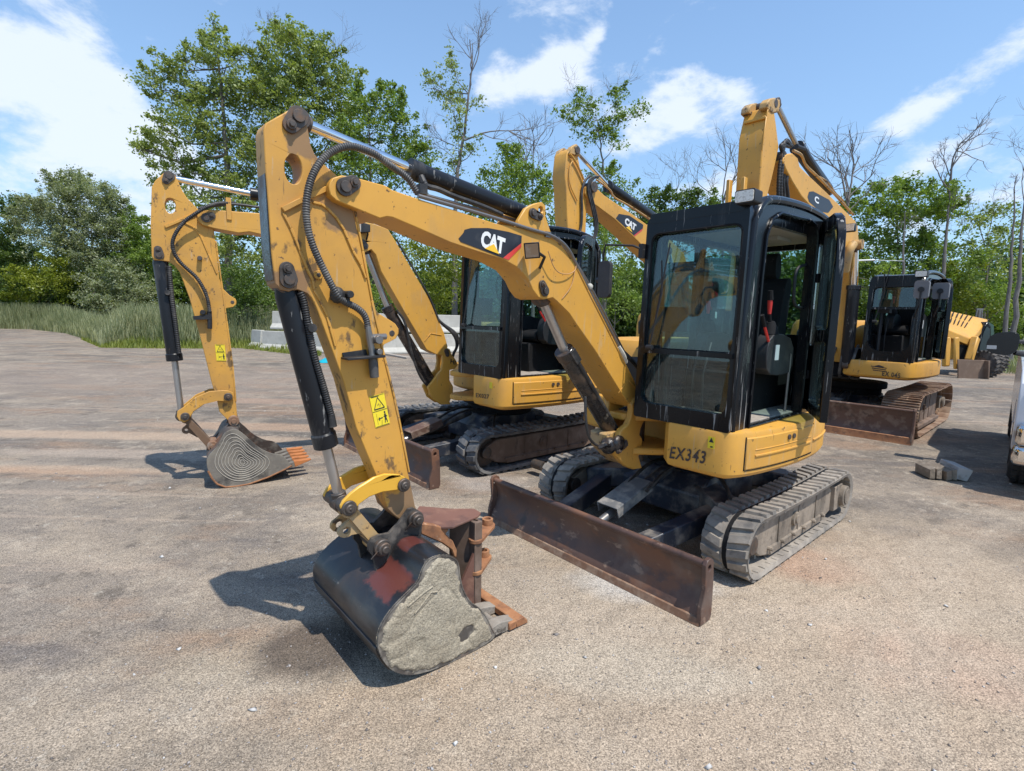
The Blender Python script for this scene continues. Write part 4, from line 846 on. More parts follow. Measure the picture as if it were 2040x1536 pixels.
# bucket
shell = [(906, 1112), (896, 1105), (884, 1103), (865.9, 1106), (849, 1115), (838, 1136), (831, 1157), (812, 1176), (788, 1200), (769, 1223), (755, 1247), (748, 1270), (750, 1292), (762, 1317), (779, 1333), (800, 1340), (823, 1341), (859, 1331), (906, 1312), (941, 1293.5), (985, 1272), (1000, 1264)]
plate = [(889, 1103.5), (906, 1111), (911, 1123), (913, 1146), (920, 1174), (934, 1197), (953, 1209), (967, 1226), (976, 1247), (985, 1262), (970, 1277), (941, 1293.5), (906, 1312.5), (859, 1331.5), (823, 1341), (800, 1340.5), (779, 1333.5), (762, 1317), (750.5, 1292), (748, 1270.5), (755, 1247), (769, 1223), (788, 1200), (812, 1176.5), (830.6, 1157.6), (838, 1136), (849, 1115), (866, 1106)]
BY0, BY1 = -.41, .295
M_sd1 = worn('scraped_dark_steel', (.07, .06, .052), .6, layers=[((.26, .23, .19), 12, .42, .62, None, .9, .9), ((.20, .11, .07), 8, .6, .7, None, .8, .7)], bump=.4)
ra, rb = F1.px(838, 1140, BY1), F1.px(770, 1222, BY1)
M_bkr = worn('black_bucket_shell_red_patch', (.014, .015, .018), .30, layers=[((.13, .12, .105), 5, .52, .74, (1, .35, 1), .6, .6), ((.07, .045, .03), 3, .55, .75, None, .5, .6), ((.24, .22, .19), 14, .64, .70, (1, .5, 1), .8, .6)], bump=.25, bscale=14, bdist=.004,
    spots=[(((ra[0]+rb[0])/2, .14, (ra[1]+rb[1])/2), (.24, .125, abs(ra[1]-rb[1])/2-.02), (.115, .034, .026), 1.3), ((ra[0]-.05, .10, ra[1]+.06), (.06, .05, .03), (.10, .03, .024), .8)])
bk, q = bucket(E1, F1, shell, plate, BY0, BY1, M_bkr, M_sd1, M_edge)
from mathutils import noise as mnoise
def inside(p, poly):
    c = False; n = len(poly); x, y = p
    for i in range(n):
        x1, y1 = poly[i]; x2, y2 = poly[i-1]
        if (y1 > y) != (y2 > y) and x < (x2-x1)*(y-y1)/(y2-y1)+x1: c = not c
    return c
def edge_dist(p, poly):
    p = np.array(p); A = np.array(poly); B = np.roll(A, -1, 0); d = B-A; t_ = np.clip(((p-A)*d).sum(1)/(d*d).sum(1), 0, 1); return float(np.sqrt((((A+d*t_[:, None])-p)**2).sum(1)).min())
def clay_cake(F, poly, y, amp, step, seed, parent, mat):
    A = np.array(poly); x0, z0 = A.min(0); x1, z1 = A.max(0); nx, nz = int((x1-x0)/step)+1, int((z1-z0)/step)+1; idx = {}; vs = []; fs = []
    def vid(i, k):
        if (i, k) not in idx:
            x, z = x0+i*step, z0+k*step; e = edge_dist((x, z), poly); P_ = Vector((x*9+seed, z*9, seed)); h_ = mnoise.fractal(P_, 1.0, 2.0, 5)
            ft = (.45+.55*max(0, min(1, h_+.55))); crack = abs(mnoise.noise(Vector((x*6, z*6, seed+7)))); ft *= min(1, .45+crack*7); ed_ = e/.014-.9+1.1*mnoise.fractal(Vector((x*22, z*22, 5)), 1, 2, 4); ft = ft*max(0, min(1, ed_))-.7*(ed_ < .0); hole_ = math.hypot((x-hx[0])/.045, (z-hx[1])/.035)+.5*mnoise.noise(Vector((x*40, z*40, 9))); ft = min(ft, -.7+2.2*max(0, hole_-.6))
            idx[(i, k)] = len(vs); vs.append((x, y+amp*ft*1.6+mnoise.noise(Vector((x*60, z*60, 3)))*amp*.15, z))
        return idx[(i, k)]
    for i in range(nx):
        for k in range(nz):
            if inside((x0+(i+.5)*step, z0+(k+.5)*step), poly): fs.append((vid(i, k), vid(i+1, k), vid(i+1, k+1), vid(i, k+1)))
    m = MB(F); m.add(vs, fs); return part('clay_cake', m, mat, parent, ang=80, split=False)
P = smooth_poly(F1.side(plate, BY1), 1); hx = F1.px(925, 1258, BY1)
clay_cake(F1, P, BY1+.0135, .008, .0055, 3, bk, M_clay)
m = MB(F1); m.prism(P, BY1+.004, BY1+.0165, holes=[inset(P, .005)]); part('rim_strip', m, M_sd1, bk, bevel=.003)
for k_, pts_ in enumerate((((812, 1208), (845, 1180), (862, 1168)), ((826, 1222), (840, 1205), (858, 1180), (872, 1178)))):
    m = MB(F1); m.tube([pt(F1, u, v, BY1+.024) for u, v in pts_], .005, 6); part('clay_ridge', m, M_clay, bk)
# wear band round the shell edge and reinforcing strip
qq = [np.array(a) for a in smooth_poly(F1.side(shell, BY1), 2, closed=False)]
def strip(y0_, y1_, i0, i1, off, mat, name):
    m = MB(F1); o1 = []; o2 = []
    for i in range(i0, i1):
        t = qq[min(i+1, len(qq)-1)]-qq[max(i-1, 0)]; t = t/np.linalg.norm(t); n_ = -np.array([t[1], -t[0]]); o1.append(tuple(qq[i]+n_*off)); o2.append(tuple(qq[i]-n_*.002))
    m.prism(o1+o2[::-1], y0_, y1_); return part(name, m, mat, bk, bevel=.002)
LQ = len(qq)
strip(BY0, BY1, 46, 56, .008, M_bkt, 'heel_bar')
# bucket ears
ear = [(824.6, 1012), (834, 1017), (841, 1028), (841, 1047), (838.5, 1075), (846, 1105), (849, 1122), (838, 1140), (826, 1162), (790, 1200), (752, 1240), (742, 1190), (750, 1150), (748, 1125), (744.5, 1109.5), (735, 1098), (734.8, 1087), (741, 1074), (756, 1067), (775.8, 1063), (795, 1043), (807, 1025.5), (815, 1015)]
for yy in (YB+.072, YB-.092):
    m = MB(F1); P = [F1.px(u, v, YB+.092) for u, v in ear]; m.prism(P, yy, yy+.020); part('bucket_ear', m, M_bktd if 'M_bktd' in globals() else M_clay2d, bk, bevel=.004) if False else part('bucket_ear', m, worn('muddy_black_steel', (.03, .028, .027), .6, layers=[((.2, .17, .14), 10, .5, .66, None, .9, .7)], bump=.5), bk, bevel=.004)
m = MB(F1)
for (u, v) in ((831.5, 1036), (765, 1093)):
    q = F1.px(u, v, YB+.12); m.ycyl(q[0], q[1], .040, YB+.09, YB+.115, 22); m.ycyl(q[0], q[1], .030, YB-.14, YB+.135, 22); m.ycyl(q[0], q[1], .018, YB+.135, YB+.145, 18)
    m.beam((q[0]+.02, YB+.13, q[1]+.01), (q[0]+.055, YB+.10, q[1]-.045), .008, .008)
part('bucket_pin', m, M_pin, bk, bevel=.004)
# adapters and the bar welded across the teeth
e0 = F1.px(1004, 1258, BY1)
m = MB(F1); m.prism([(e0[0]+.06, .012), (e0[0]+.05, .05), (e0[0]-.015, .035), (e0[0]-.02, .008)], BY0, BY1); part('cutting_lip', m, M_clay2, bk, bevel=.004)
for k in range(5):
    y = BY1-.03-k*(BY1-BY0-.06)/4; m = MB(F1)
    m.prism(smooth_poly([(e0[0]+.10, .055), (e0[0]+.03, .075), (e0[0]-.06, .055), (e0[0]-.115, .03), (e0[0]-.115, .008), (e0[0]+.02, .006)], 1), y-.030, y+.030); part('tooth_adapter', m, M_clay2, bk, bevel=.010, seg=2)
xt = F1.px(1049, 1241, BY1)[0]
m = MB(F1); m.prism([(xt+.085, .010), (xt+.085, .048), (xt+.03, .050), (xt, .018), (xt, .006)], BY0-.01, BY1+.012); m.prism([(xt+.13, .010), (xt+.13, .052), (xt+.08, .052), (xt+.08, .010)], BY1-.05, BY1+.014); m.prism([(xt+.13, .010), (xt+.13, .052), (xt+.08, .052), (xt+.08, .010)], BY0-.01, BY0+.05)
part('edge_bar', m, M_edge, bk, bevel=.005)

# =========================== second mini excavator (left) ===========================
TH2 = 220.5; K2 = 1.06
_f = Frame(0, 0, TH2); cn = onz(999, 756, .965*K2)
O2 = cn-(_f.ex*1.11+_f.ey*.80)*K2
F2 = Frame(O2[0], O2[1], TH2, k=K2); F2u = Frame(O2[0], O2[1], TH2)
print('O2', O2, 'undercarriage offset', F2u.loc(np.array([-.196, 6.307, 0])))
E2 = root('mini_excavator', F2u, 'yellow mini excavator stencilled EX027 behind the nearest one, bucket side painted with pale rings', 'excavator', 'yellow mini excavators')
und2 = F2u.loc(np.array([-.196, 6.307, 0])); _uo = F2u.o+F2u.ex*(und2[0]-.06)+F2u.ey*und2[1]
F2d = Frame(_uo[0], _uo[1], TH2)
undercarriage(E2, F2d, .985, .32, 1.12, .44, 1.61, hb=.345, mats=(M_rub2, M_frm2), cover=M_brn)
b2 = house(E2, F2)
c2 = cab(E2, F2, x0=-.15, mirrors=None, lamp=False)
ctext(b2, F2, 'EX027', (948, 783), (974, 786), (948, 791.5), 1.1275, M_ink, .02)
m = MB(F2); a, b = F2.pf(975, 761, 1.127), F2.pf(979, 774, 1.127); m.box(1.1255, 1.127, a[0], b[0]+.01, b[1], a[1]); part('warning_label', m, M_sty, b2, flat=True)
m = MB(F2); m.box(.44, .443, .50, .58, 1.12, 1.20); part('seat_label', m, M_wht, c2, flat=True)
m = MB(F2); m.prism([(.36, 1.20), (.40, 1.14), (.44, 1.20), (.40, 1.26)], .4425, .4435, 'x'); part('seat_label', m, worn('green_label', (.35, .5, .42), .5), c2, flat=True)
G = Frame(-2.74, 4.72, 211.0)      # its swung boom plane
def P2(u, v, y): return pt(G, u, v, y)
INFO_G = G
m = MB(F2)
for (z0_, z1_) in ((.905, .955), (.665, .715)): m.prism([(.50, -.26), (.95, -.20), (1.05, -.10), (1.06, .0), (1.0, .09), (.86, .21), (.80, .27), (.50, .27)], z0_, z1_, 'z')
m.box(.50, .84, .22, .26, .715, .905); m.box(.50, .62, -.22, .22, .715, .905); part('swing_bracket', m, M_yel, E2, bevel=.012, seg=2)
# swing post traced on the boom plane
post2 = [(881, 708), (884, 697), (890, 692.5), (897, 696), (900, 706), (908, 716), (913, 727), (906, 735), (896, 737), (896, 758), (903, 770), (903, 785), (896, 800), (898, 806), (878, 806), (862, 795), (852, 772), (864, 757), (872, 745), (879, 738), (882, 722)]
YP2 = .10
m = MB(G); P = G.side(post2, YP2); m.prism(P, YP2-.045, YP2); m.prism(P, -YP2, -YP2+.045); m.prism([G.px(u, v, YP2) for u, v in ((866, 760), (895, 762), (901, 775), (893, 798), (876, 800), (862, 790))], -YP2+.045, YP2-.045)
kp2 = part('swing_post', m, M_yel, E2, bevel=.008, seg=2)
m = MB(G); pinplate(m, G, (889, 699), (891, 707), YP2, .026, .022); part('pivot_pin', m, M_pin, kp2, bevel=.003)
put_mb = MB(G); put_text(put_mb, 'Hi', pt(G, 898, 715, YP2+.003), pt(G, 908, 718, YP2+.003), pt(G, 897, 724, YP2+.003), bold=.02); part('hand_lettering', put_mb, M_blkd, kp2, flat=True)
YN2 = .10
boom2 = [(393, 430.7), (396, 425), (404, 420), (417, 417.5), (448, 419.6), (525.7, 425.4), (640, 432), (720.5, 441.7), (745.6, 446), (772.9, 456.5), (791, 485), (820, 536), (854.9, 594.4), (884.5, 662.7), (892, 690), (890, 702), (880, 708), (868, 706), (850, 697), (806, 622), (759, 540), (748, 506), (740, 497), (733, 500), (724, 505), (716, 497), (708, 484), (690, 476), (640, 472), (525.7, 468.3), (497, 461.7), (474.8, 464), (426, 455), (404, 448.4), (395, 440)]
m = MB(G); m.prism(G.side(boom2, YN2), -YN2, YN2); bo2 = part('boom', m, M_yel, E2, bevel=.006, seg=2)
m = MB(G); pinplate(m, G, (411, 434), (422, 430), YN2, .040, .030); pinplate(m, G, (727, 490), (722, 482), YN2, .034, .026); part('pin_keeper', m, M_pin, bo2, bevel=.002)
m = MB(G); bar_on(m, G, [(846, 680), (858, 664), (880, 668)], YN2+.002, .008, .004); c = P2(456, 425, YN2-.02); m.box(c[0]-.02, c[0]+.02, YN2-.05, YN2+.012, c[2]-.06, c[2]+.13); part('weld_rib', m, M_yel, bo2, bevel=.002)
m = MB(G); m.hose([P2(790, 478, YN2), P2(820, 530, YN2), P2(856, 590, YN2), P2(875, 640, YN2)], .011)
for k in range(3): y = YN2-.03-.06*k; m.hose([P2(868, 630, y), P2(880, 645, y), P2(905+4*k, 665, y), P2(912, 690, y), P2(902, 706, y-.02), P2(900, 730, y-.05)], .017, 8)
m.hose([P2(395, 415, YN2), P2(440, 408, YN2), P2(470, 406, YN2), P2(520, 414, YN2), P2(640, 425, YN2)], .012, 8)
part('boom_hose', m, M_hose, bo2)
c = P2(728, 455, YN2+.06); m = MB(G); m.beam(c+np.array((.055, 0, 0)), c-np.array((.04, 0, 0)), .10, .10, w2=.07, h2=.07); m.tube([c, P2(733, 466, YN2+.03), P2(730, 478, YN2)], .010, 8)
wl = part('work_lamp', m, M_blkm, bo2, bevel=.01); m = MB(G); m.beam(c+np.array((.055, 0, 0)), c+np.array((.06, 0, 0)), .085, .085); part('lamp_lens', m, M_lamp, wl)
o_, a, b, c = cylinder(E2, G, (337, 354), (501, 386.4), (760, 430), 0.0, .026, .050, 'arm_cylinder')
o_, a, b, c = cylinder(E2, G, (727, 495), (771, 612), (868, 776), 0.0, .034, .060, 'boom_cylinder', M_rod, M_cylg)
m = MB(G); m.hose([P2(790, 618, .07), P2(808, 640, .08), P2(816, 690, .08), P2(835, 750, .07), P2(855, 772, .05)], .014, 8); part('cylinder_hose', m, M_hose, o_)
YS = .058
stick2 = [(302, 373), (308.8, 360), (328.7, 342), (340, 342), (347, 347), (353, 357.6), (361.9, 377.6), (373, 395), (393, 415), (399.5, 426), (426, 457), (432.7, 510), (437, 554.6), (443.8, 574.6), (457, 587.8), (469, 595), (471, 600), (471, 606), (463.7, 612), (450.4, 614.4), (450, 630), (461.5, 709.6), (468, 776), (472, 822), (473, 840), (468, 847), (460, 845), (450.4, 833.5), (437, 820), (432.7, 800), (421.7, 762.7), (399.5, 674), (377.4, 594.5), (357.5, 541.4), (347, 528), (337.6, 521.4), (317.6, 519), (306, 518), (302, 510), (300, 453)]
hp = [G.px(339+11*math.cos(t), 410+15.5*math.sin(t)+2*math.cos(t), YS) for t in np.linspace(0, 2*math.pi, 21)[:-1]]
m = MB(G); m.prism(G.side(stick2, YS), -YS, YS, holes=[hp]); st2 = part('stick', m, M_yel2, E2, bevel=.005, seg=2)
m = MB(G); bar_on(m, G, [(329, 452), (365, 437), (392, 424)], YS+.004, .022, .010); bar_on(m, G, [(366, 443), (385, 452), (400, 470), (415, 505), (432, 545)], YS+.003, .012, .006); bar_on(m, G, [(430, 480), (441, 560), (452, 640), (464, 730), (470, 800)], YS+.002, .012, .004)
part('weld_rib', m, M_yel2, st2, bevel=.002)
m = MB(G); pinplate(m, G, (337, 351), (331, 360), YS, .042, .030); pinplate(m, G, (317, 508), (315, 497), YS, .038, .030); m.ycyl(*G.px(463, 602, YS), .016, YS-.01, YS+.003, 12); m.ycyl(*G.px(398, 515, YS), .02, YS, YS+.05, 12); part('pin_keeper', m, M_pin, st2, bevel=.002)
warning(st2, G, (428, 686), (447.5, 686.5), (431.5, 719), YS+.003)
m = MB(G); m.hose([P2(470, 405, YS+.03), P2(440, 404, YS+.05), P2(415, 410, YS+.08), P2(390, 425, YS+.08), P2(365, 442, YS+.07), P2(343, 475, YS+.06), P2(344, 500, YS+.05), P2(358, 522, YS+.03), P2(372, 535, YS+.03), P2(395, 555, YS+.04), P2(413, 590, YS+.05), P2(418, 622, YS+.05)], .0165, 10, ribs=.016, it=2); part('stick_hose', m, M_hose, st2, ang=60)
m = MB(G); m.tube([P2(417, 620, YS+.04), P2(418, 640, YS+.04), P2(418, 655, YS+.04)], .020, 10); m.prism(G.side([(384, 630), (422, 626), (422, 636), (386, 637)], YS+.04), YS, YS+.06); c = P2(404, 622, YS); m.ycyl(c[0], c[2], .022, YS, YS+.07, 10); part('hose_bracket', m, M_blkm, st2, bevel=.002)
o_, a, b, c = cylinder(E2, G, (362, 828), (348, 716), (318, 512), 0.0, .026, .058, 'bucket_cylinder', M_rod)
m = MB(G); m.hose([P2(337, 530, .05), P2(341, 580, .06), P2(349, 640, .06), P2(357, 705, .05)], .020, 10, ribs=.016, it=2); m.ycyl(*G.px(334, 583, .06), .022, 0, .09, 10); part('cylinder_hose', m, M_hose, o_, ang=60)
guide2 = [(466, 790), (464, 782), (455, 778.5), (444.7, 777.6), (417, 779.6), (389.8, 791.4), (366, 811), (353.5, 819), (352, 830.6), (357, 838), (366, 842), (375, 838), (385.9, 820), (407.5, 805), (433, 799), (450.6, 800), (462.4, 798)]
m = MB(G); P = G.side(guide2, .095); m.prism(P, .075, .095); part('guide_link', m, M_yel2, E2, bevel=.004); m = MB(G); m.prism(P, -.095, -.075); part('guide_link', m, M_yel2, E2, bevel=.004)
m = MB(G)
for (u, v), r in (((454.5, 790.4), .036), ((369, 829.6), .036)): q = G.px(u, v, .095); m.ycyl(q[0], q[1], r, -.11, .112, 22); m.ycyl(q[0], q[1], r*.5, .112, .12, 14)
part('link_pin', m, M_pin, E2, bevel=.004)
a3 = P2(371, 832, .0); b3 = P2(422, 889, .0); m = MB(G); m.beam(a3, b3, .13, .055, up=(1, 0, 1)); m.ycyl(a3[0], a3[2], .042, -.07, .07, 20); m.ycyl(b3[0], b3[2], .042, -.07, .07, 20)
q = G.px(371, 857, .03); ea = G.px(376, 842, .03); eb = G.px(394, 872, .03); m.prism([ea, eb]+[(q[0]+.035*math.cos(t), q[1]+.035*math.sin(t)) for t in np.linspace(-2.2, 1.2, 8)], .0, .03, holes=[circ(q[0], q[1], .014, 12)])
part('tipping_link', m, worn('rusty_brown_link', (.16, .095, .055), .8, layers=[((.3, .23, .17), 9, .5, .7, None, .9, .7)], bump=.5), E2, bevel=.008)
shell2 = [(476, 857), (464, 854), (450, 860), (442.7, 868), (434, 888), (420, 902), (412, 912), (411.5, 925), (415, 938), (423, 953), (433, 964), (449, 970), (470, 968.5), (496, 964), (535, 950), (568, 934.5), (582, 927)]
plate2 = [(464, 854), (476, 857), (492, 870), (515, 891.4), (539, 903), (558, 905), (567, 911), (574, 919), (581, 927), (568, 934.5), (535, 950), (496, 964), (470, 968.5), (449, 970), (433, 964), (423, 953), (415, 938), (411.5, 925), (412, 912), (420, 902), (434, 888), (442.7, 868), (450, 860)]
B0, B1 = -.29, .29
M_bk2 = worn('brown_steel_bucket', (.055, .04, .032), .55, layers=[((.28, .13, .07), 6, .52, .68, None, .8, .7), ((.22, .2, .17), 12, .5, .7, None, .9, .6)], bump=.4)
M_sd2 = worn('muddy_bucket_side', (.17, .15, .125), .85, layers=[((.27, .24, .19), 8, .45, .66, None, .95, .7), ((.035, .032, .03), 6, .55, .66, None, .6, .8)], bump=.7)
bk2, q = bucket(E2, G, shell2, plate2, B0, B1, M_bk2, M_sd2, M_edge)
m = MB(G)   # pale rings painted on the side
C0 = np.array((484, 922.)); base = [np.array(p) for p in plate2]
ctr = [(464, 862), (480, 870), (498, 890), (520, 903), (537, 915), (535, 930), (520, 943), (495, 956), (470, 958), (448, 950), (432, 935), (427, 920), (432, 900), (442, 885), (448, 870)]
for k, f in enumerate((1.0, .87, .75, .64, .52, .40, .29, .18, .09)):
    Cc = C0 if f < .7 else C0
    rng = np.random.RandomState(k+4); pts = [tuple(np.array(p)*f+Cc*(1-f)+rng.normal(0, .5, 2)) for p in ctr]; pts = smooth_poly(pts, 2)
    q3 = [np.array(pt(G, u, v, B1+.016)) for u, v in pts]; q3.append(q3[0])
    m.tube(q3, .0028, 5, cap=False)
part('painted_ring', m, M_clayw, bk2)
m = MB(G); m.tube([pt(G, u, v, B1+.008) for u, v in plate2[4:]+plate2[:1]][4:13], .010, 8); part('wear_rim', m, M_edge, bk2)
m = MB(G); ear2 = [(466, 831), (474, 836), (477, 848), (486, 862), (476, 870), (450, 885), (436, 902), (424, 905), (416, 896), (416, 886), (426, 880), (440, 866), (452, 850), (458, 836)]
P = [G.px(u, v, .11) for u, v in ear2]; m.prism(P, .085, .108); m.prism(P, -.108, -.085); part('bucket_ear', m, M_bk2, bk2, bevel=.004)
m = MB(G)
for (u, v) in ((466, 839.4), (424, 889.4)): q = G.px(u, v, .13); m.ycyl(q[0], q[1], .046, -.12, .128, 20); m.ycyl(q[0], q[1], .024, .128, .14, 14)
part('bucket_pin', m, worn('rusty_bucket_pin', (.22, .12, .07), .8, layers=[((.3, .25, .2), 20, .5, .6, None, .9, .6)], bump=.5), bk2, bevel=.004)
tip = pt(G, 619, 914, B1-.05); bs = pt(G, 590, 922, B1-.05); dv = (bs-tip)/np.linalg.norm(bs-tip)
M_tooth = worn('orange_rust_tooth', (.48, .17, .05), .75, layers=[((.25, .09, .03), 14, .5, .65, None, .8, .7)], bump=.4)
for k in range(5):
    off = np.array((0, -k*(B1-B0-.08)/4, 0)); m = MB(G); m.beam(bs+off+dv*.02, tip+off, .062, .06, w2=.05, h2=.012); part('tooth', m, M_tooth, bk2, bevel=.004)
    m = MB(G); m.beam(bs+off+dv*.14, bs+off-dv*.0, .05, .035, w2=.055, h2=.05); part('tooth_adapter', m, M_sd2, bk2, bevel=.004)
# =========================== large excavator behind, logo on its boom (centre) ===========================
F3 = Frame(3.5, 10.4, 221.0); K3 = 1.18; F3k = Frame(3.5, 10.4, 221.0, k=K3)
E3 = root('excavator', F3, 'yellow excavator behind the nearest cab, its logo boom rising above the trees', 'excavator', 'large yellow excavators')
undercarriage(E3, F3, 1.12, .40, 1.35, .62, 1.95, hb=.45, mats=(M_rub, M_frm), bmat=M_brn)
b3 = house(E3, F3k, zb=.76, zt=1.03, door=False); c3 = cab(E3, F3k, z0=1.03, z1=2.23, mirrors=None, open_door=False)
def H3(u, v, y): return pt(F3, u, v, y)
y3 = .13
stick3 = [(1129.4, 306), (1133, 300), (1138.4, 294.7), (1146, 292.8), (1151.6, 297), (1151, 309), (1156, 335), (1163, 360), (1168, 390), (1168, 435), (1166, 487), (1166, 560), (1160, 640), (1146, 640), (1136, 560), (1132.4, 480), (1129.4, 420), (1128, 375), (1125, 348)]
m = MB(F3); m.prism(F3.side(stick3, y3), -y3-.0, y3); st3 = part('stick', m, M_yel, E3, bevel=.01, seg=2)
m = MB(F3); m.prism([F3.px(u, v, y3) for u, v in ((1131, 306), (1136, 293), (1146, 287), (1153, 296), (1152, 312))], y3-.05, y3+.03); m.prism([F3.px(u, v, y3) for u, v in ((1131, 306), (1136, 293), (1146, 287), (1153, 296), (1152, 312))], -y3-.03, -y3+.05)
part('cylinder_lug', m, M_yelD, st3, bevel=.01)
m = MB(F3); q = H3(1147, 300, y3); m.ycyl(q[0], q[2], .055, -y3-.02, y3+.045, 18); q = H3(1176, 374, y3); m.ycyl(q[0], q[2], .08, -y3-.07, y3+.09, 18); part('pivot_pin', m, M_pin, st3, bevel=.004)
m = MB(F3); m.hose([H3(1135, 306, y3+.03), H3(1146, 320, y3+.03), H3(1158, 345, y3+.03), H3(1163, 358, y3+.03)], .016, 6); m.hose([H3(1141, 320, y3+.02), H3(1135, 330, y3+.02), H3(1133, 365, y3+.02), H3(1150, 400, y3+.02)], .010, 6); part('grease_line', m, M_yel, st3)
m = MB(F3)
for k in range(2): y = y3+.03-.06*k; m.hose([H3(1176, 350, y), H3(1166, 358, y), H3(1158, 380, y), H3(1160, 430, y), H3(1156, 466, y), H3(1142, 476, y), H3(1133, 466, y)], .02, 7)
for k in range(3): y = y3+.06; m.hose([H3(1187+3*k, 352, y), H3(1173+3*k, 356, y), H3(1170+3*k, 380, y), H3(1178+3*k, 410, y), H3(1187+3*k, 450, y), H3(1182, 480+4*k, y), H3(1160, 487, y)], .016, 7)
part('hydraulic_hose', m, M_hose, st3)
boom3 = [(1168, 372), (1177, 368), (1187.8, 374), (1204, 389), (1215.5, 397), (1260, 427), (1292.7, 450), (1335, 478), (1362, 503), (1372, 535), (1374, 600), (1374, 665), (1352, 665), (1345, 600), (1334, 558), (1318, 525), (1285, 495), (1261, 471), (1223.8, 436), (1190, 411), (1174, 399), (1166, 386)]
m = MB(F3); m.prism(F3.side(boom3, y3+.04), -y3-.04, y3+.04); bo3 = part('boom', m, M_yel, E3, bevel=.01, seg=2)
catlogo(bo3, F3, [(1226.8, 435), (1232.8, 426), (1253.7, 429.5), (1281.4, 448), (1280.5, 455), (1262.7, 469)], [(1280.5, 455), (1278.5, 460), (1264, 471), (1262.7, 469)], (1246.5, 432.5), (1268, 447.5), (1244, 446), [(1247, 453), (1254, 450.5), (1260, 463)], y3+.041)
o_, a, b, c = cylinder(E3, F3, (1147, 300), (1211.8, 371.8), (1300, 432), 0, .035, .085, 'arm_cylinder')
o_, a, b, c = cylinder(E3, F3, (1332, 500), (1345, 565), (1366, 690), y3+.12, .035, .07, 'boom_cylinder')
m = MB(F3)
for k in range(3): y = y3-.02-.10*k; m.hose([H3(1188, 358, y), H3(1200, 366, y), H3(1218, 380, y), H3(1221, 392, y), H3(1245, 405, y), H3(1256, 411, y), H3(1300, 440, y)], .014, 6)
part('boom_pipe', m, M_yelD, bo3)
# =========================== large excavator, right ===========================
O4 = np.array([5.93, 8.79]); F4 = Frame(O4[0], O4[1], 222.0); F4k = Frame(O4[0], O4[1], 222.0, k=1.25)
E4 = root('excavator', F4, 'yellow excavator with rusty steel tracks and brown blade, stencilled EX045, right of the nearest cab', 'excavator', 'large yellow excavators')
M_stt = worn('rusty_steel_track', (.20, .115, .07), .6, metal=.2, layers=[((.36, .25, .17), 5, .42, .62, None, .8, .8), ((.34, .30, .25), 12, .55, .68, None, .9, .6)], bump=.4)
undercarriage(E4, F4, 1.15, .45, 1.40, .66, 1.72, hb=.46, bladehw=1.16, style='steel', mats=(M_stt, M_frm2), lugp=.13, bmat=M_brn, emat=M_edge, cover=M_gry, cyl_len=.8, eh=.07)
b4 = house(E4, F4k, zb=.69, zt=.875, door=False, plan=PLAN_WIDE)
c4 = cab(E4, F4k, x0=-.30, x1=1.10, y0=.31, y1=.80, z0=.872, z1=1.85, mirrors=None, low_round=True, lowpane=False, open_door=True, dfold=(-.06, .82, .28, .95))
ctext(b4, F4k, 'EX 045', (1758, 739), (1794, 744), (1757, 748.5), 1.129, M_ink, .02)
m = MB(F4k); P = F4k.front([(1735, 729), (1750, 727), (1767, 731), (1767, 741), (1750, 739), (1735, 737)], 1.127)
m.add([(1.129, a, b) for a, b in F4k.front([(1735, 728.5), (1767, 733), (1767, 734.5), (1735, 730)], 1.127)], [(0, 1, 2, 3)]); m.add([(1.129, a, b) for a, b in F4k.front([(1737, 732), (1765, 736), (1765, 738), (1737, 734)], 1.127)], [(0, 1, 2, 3)]); m.add([(1.129, a, b) for a, b in F4k.front([(1739, 736), (1767, 740), (1767, 741.5), (1739, 738)], 1.127)], [(0, 1, 2, 3)])
m.add([(1.129, a, b) for a, b in F4k.front([(1742, 729), (1751, 727), (1762, 731), (1757, 733), (1748, 731)], 1.127)], [(0, 1, 2, 3, 4)])
part('painted_logo', m, M_ink, b4, flat=True)
def mirror4(c, w, h, F, parent):
    m = MB(F); m.prism(rrect(c[1]-w/2, c[1]+w/2, c[2]-h/2, c[2]+h/2, .03), c[0]-.02, c[0]+.04, 'x'); o = part('mirror', m, M_mirg, parent, bevel=.02, seg=2)
    m = MB(F); m.tube([(c[0]+.04, c[1], c[2]), (c[0]+.06, c[1], c[2])], .028, 12); m.tube([(c[0]+.05, c[1], c[2]), (c[0]+.05, c[1], c[2]-h*.9), (c[0]-.06, c[1]-.05, c[2]-h*1.6)], .008, 6); part('mirror_arm', m, M_blkm, o)
c = F4k.pf(1837, 577, 1.2); mirror4((1.2, c[0], c[1]), .13, .19, F4k, c4)
c = F4k.px(1875, 580, .92); mirror4((c[0], .92, c[1]), .15, .18, F4k, c4)
def H4(u, v, y): return pt(F4, u, v, y)
ya, y4 = -.13, .10
st4 = [(1517.6, 317), (1521.5, 264), (1530, 225), (1534, 212), (1541, 210), (1546, 244.5), (1551.8, 293.3), (1545, 325), (1538, 356), (1530, 387), (1522, 470), (1508, 620), (1490, 620), (1508, 470), (1512.7, 387)]
m = MB(F4); m.prism(F4.side(st4, y4), ya-.03, y4); s4 = part('stick', m, M_yel, E4, bevel=.012, seg=2)
er = [(1526.4, 214), (1528, 203), (1534, 196), (1542, 194.6), (1551.8, 199.5), (1553, 210), (1549, 224), (1538, 226)]
m = MB(F4); P = F4.side(er, y4); m.prism(P, y4-.08, y4+.01); m.prism(P, ya-.04, ya+.05); part('cylinder_lug', m, M_yelD, s4, bevel=.012, seg=2)
m = MB(F4); q = H4(1544, 206, y4); m.ycyl(q[0], q[2], .045, ya-.03, y4+.015, 18); q = H4(1556, 315, y4); m.ycyl(q[0], q[2], .07, ya-.06, y4+.04, 18); part('pivot_pin', m, M_pin, s4, bevel=.004)
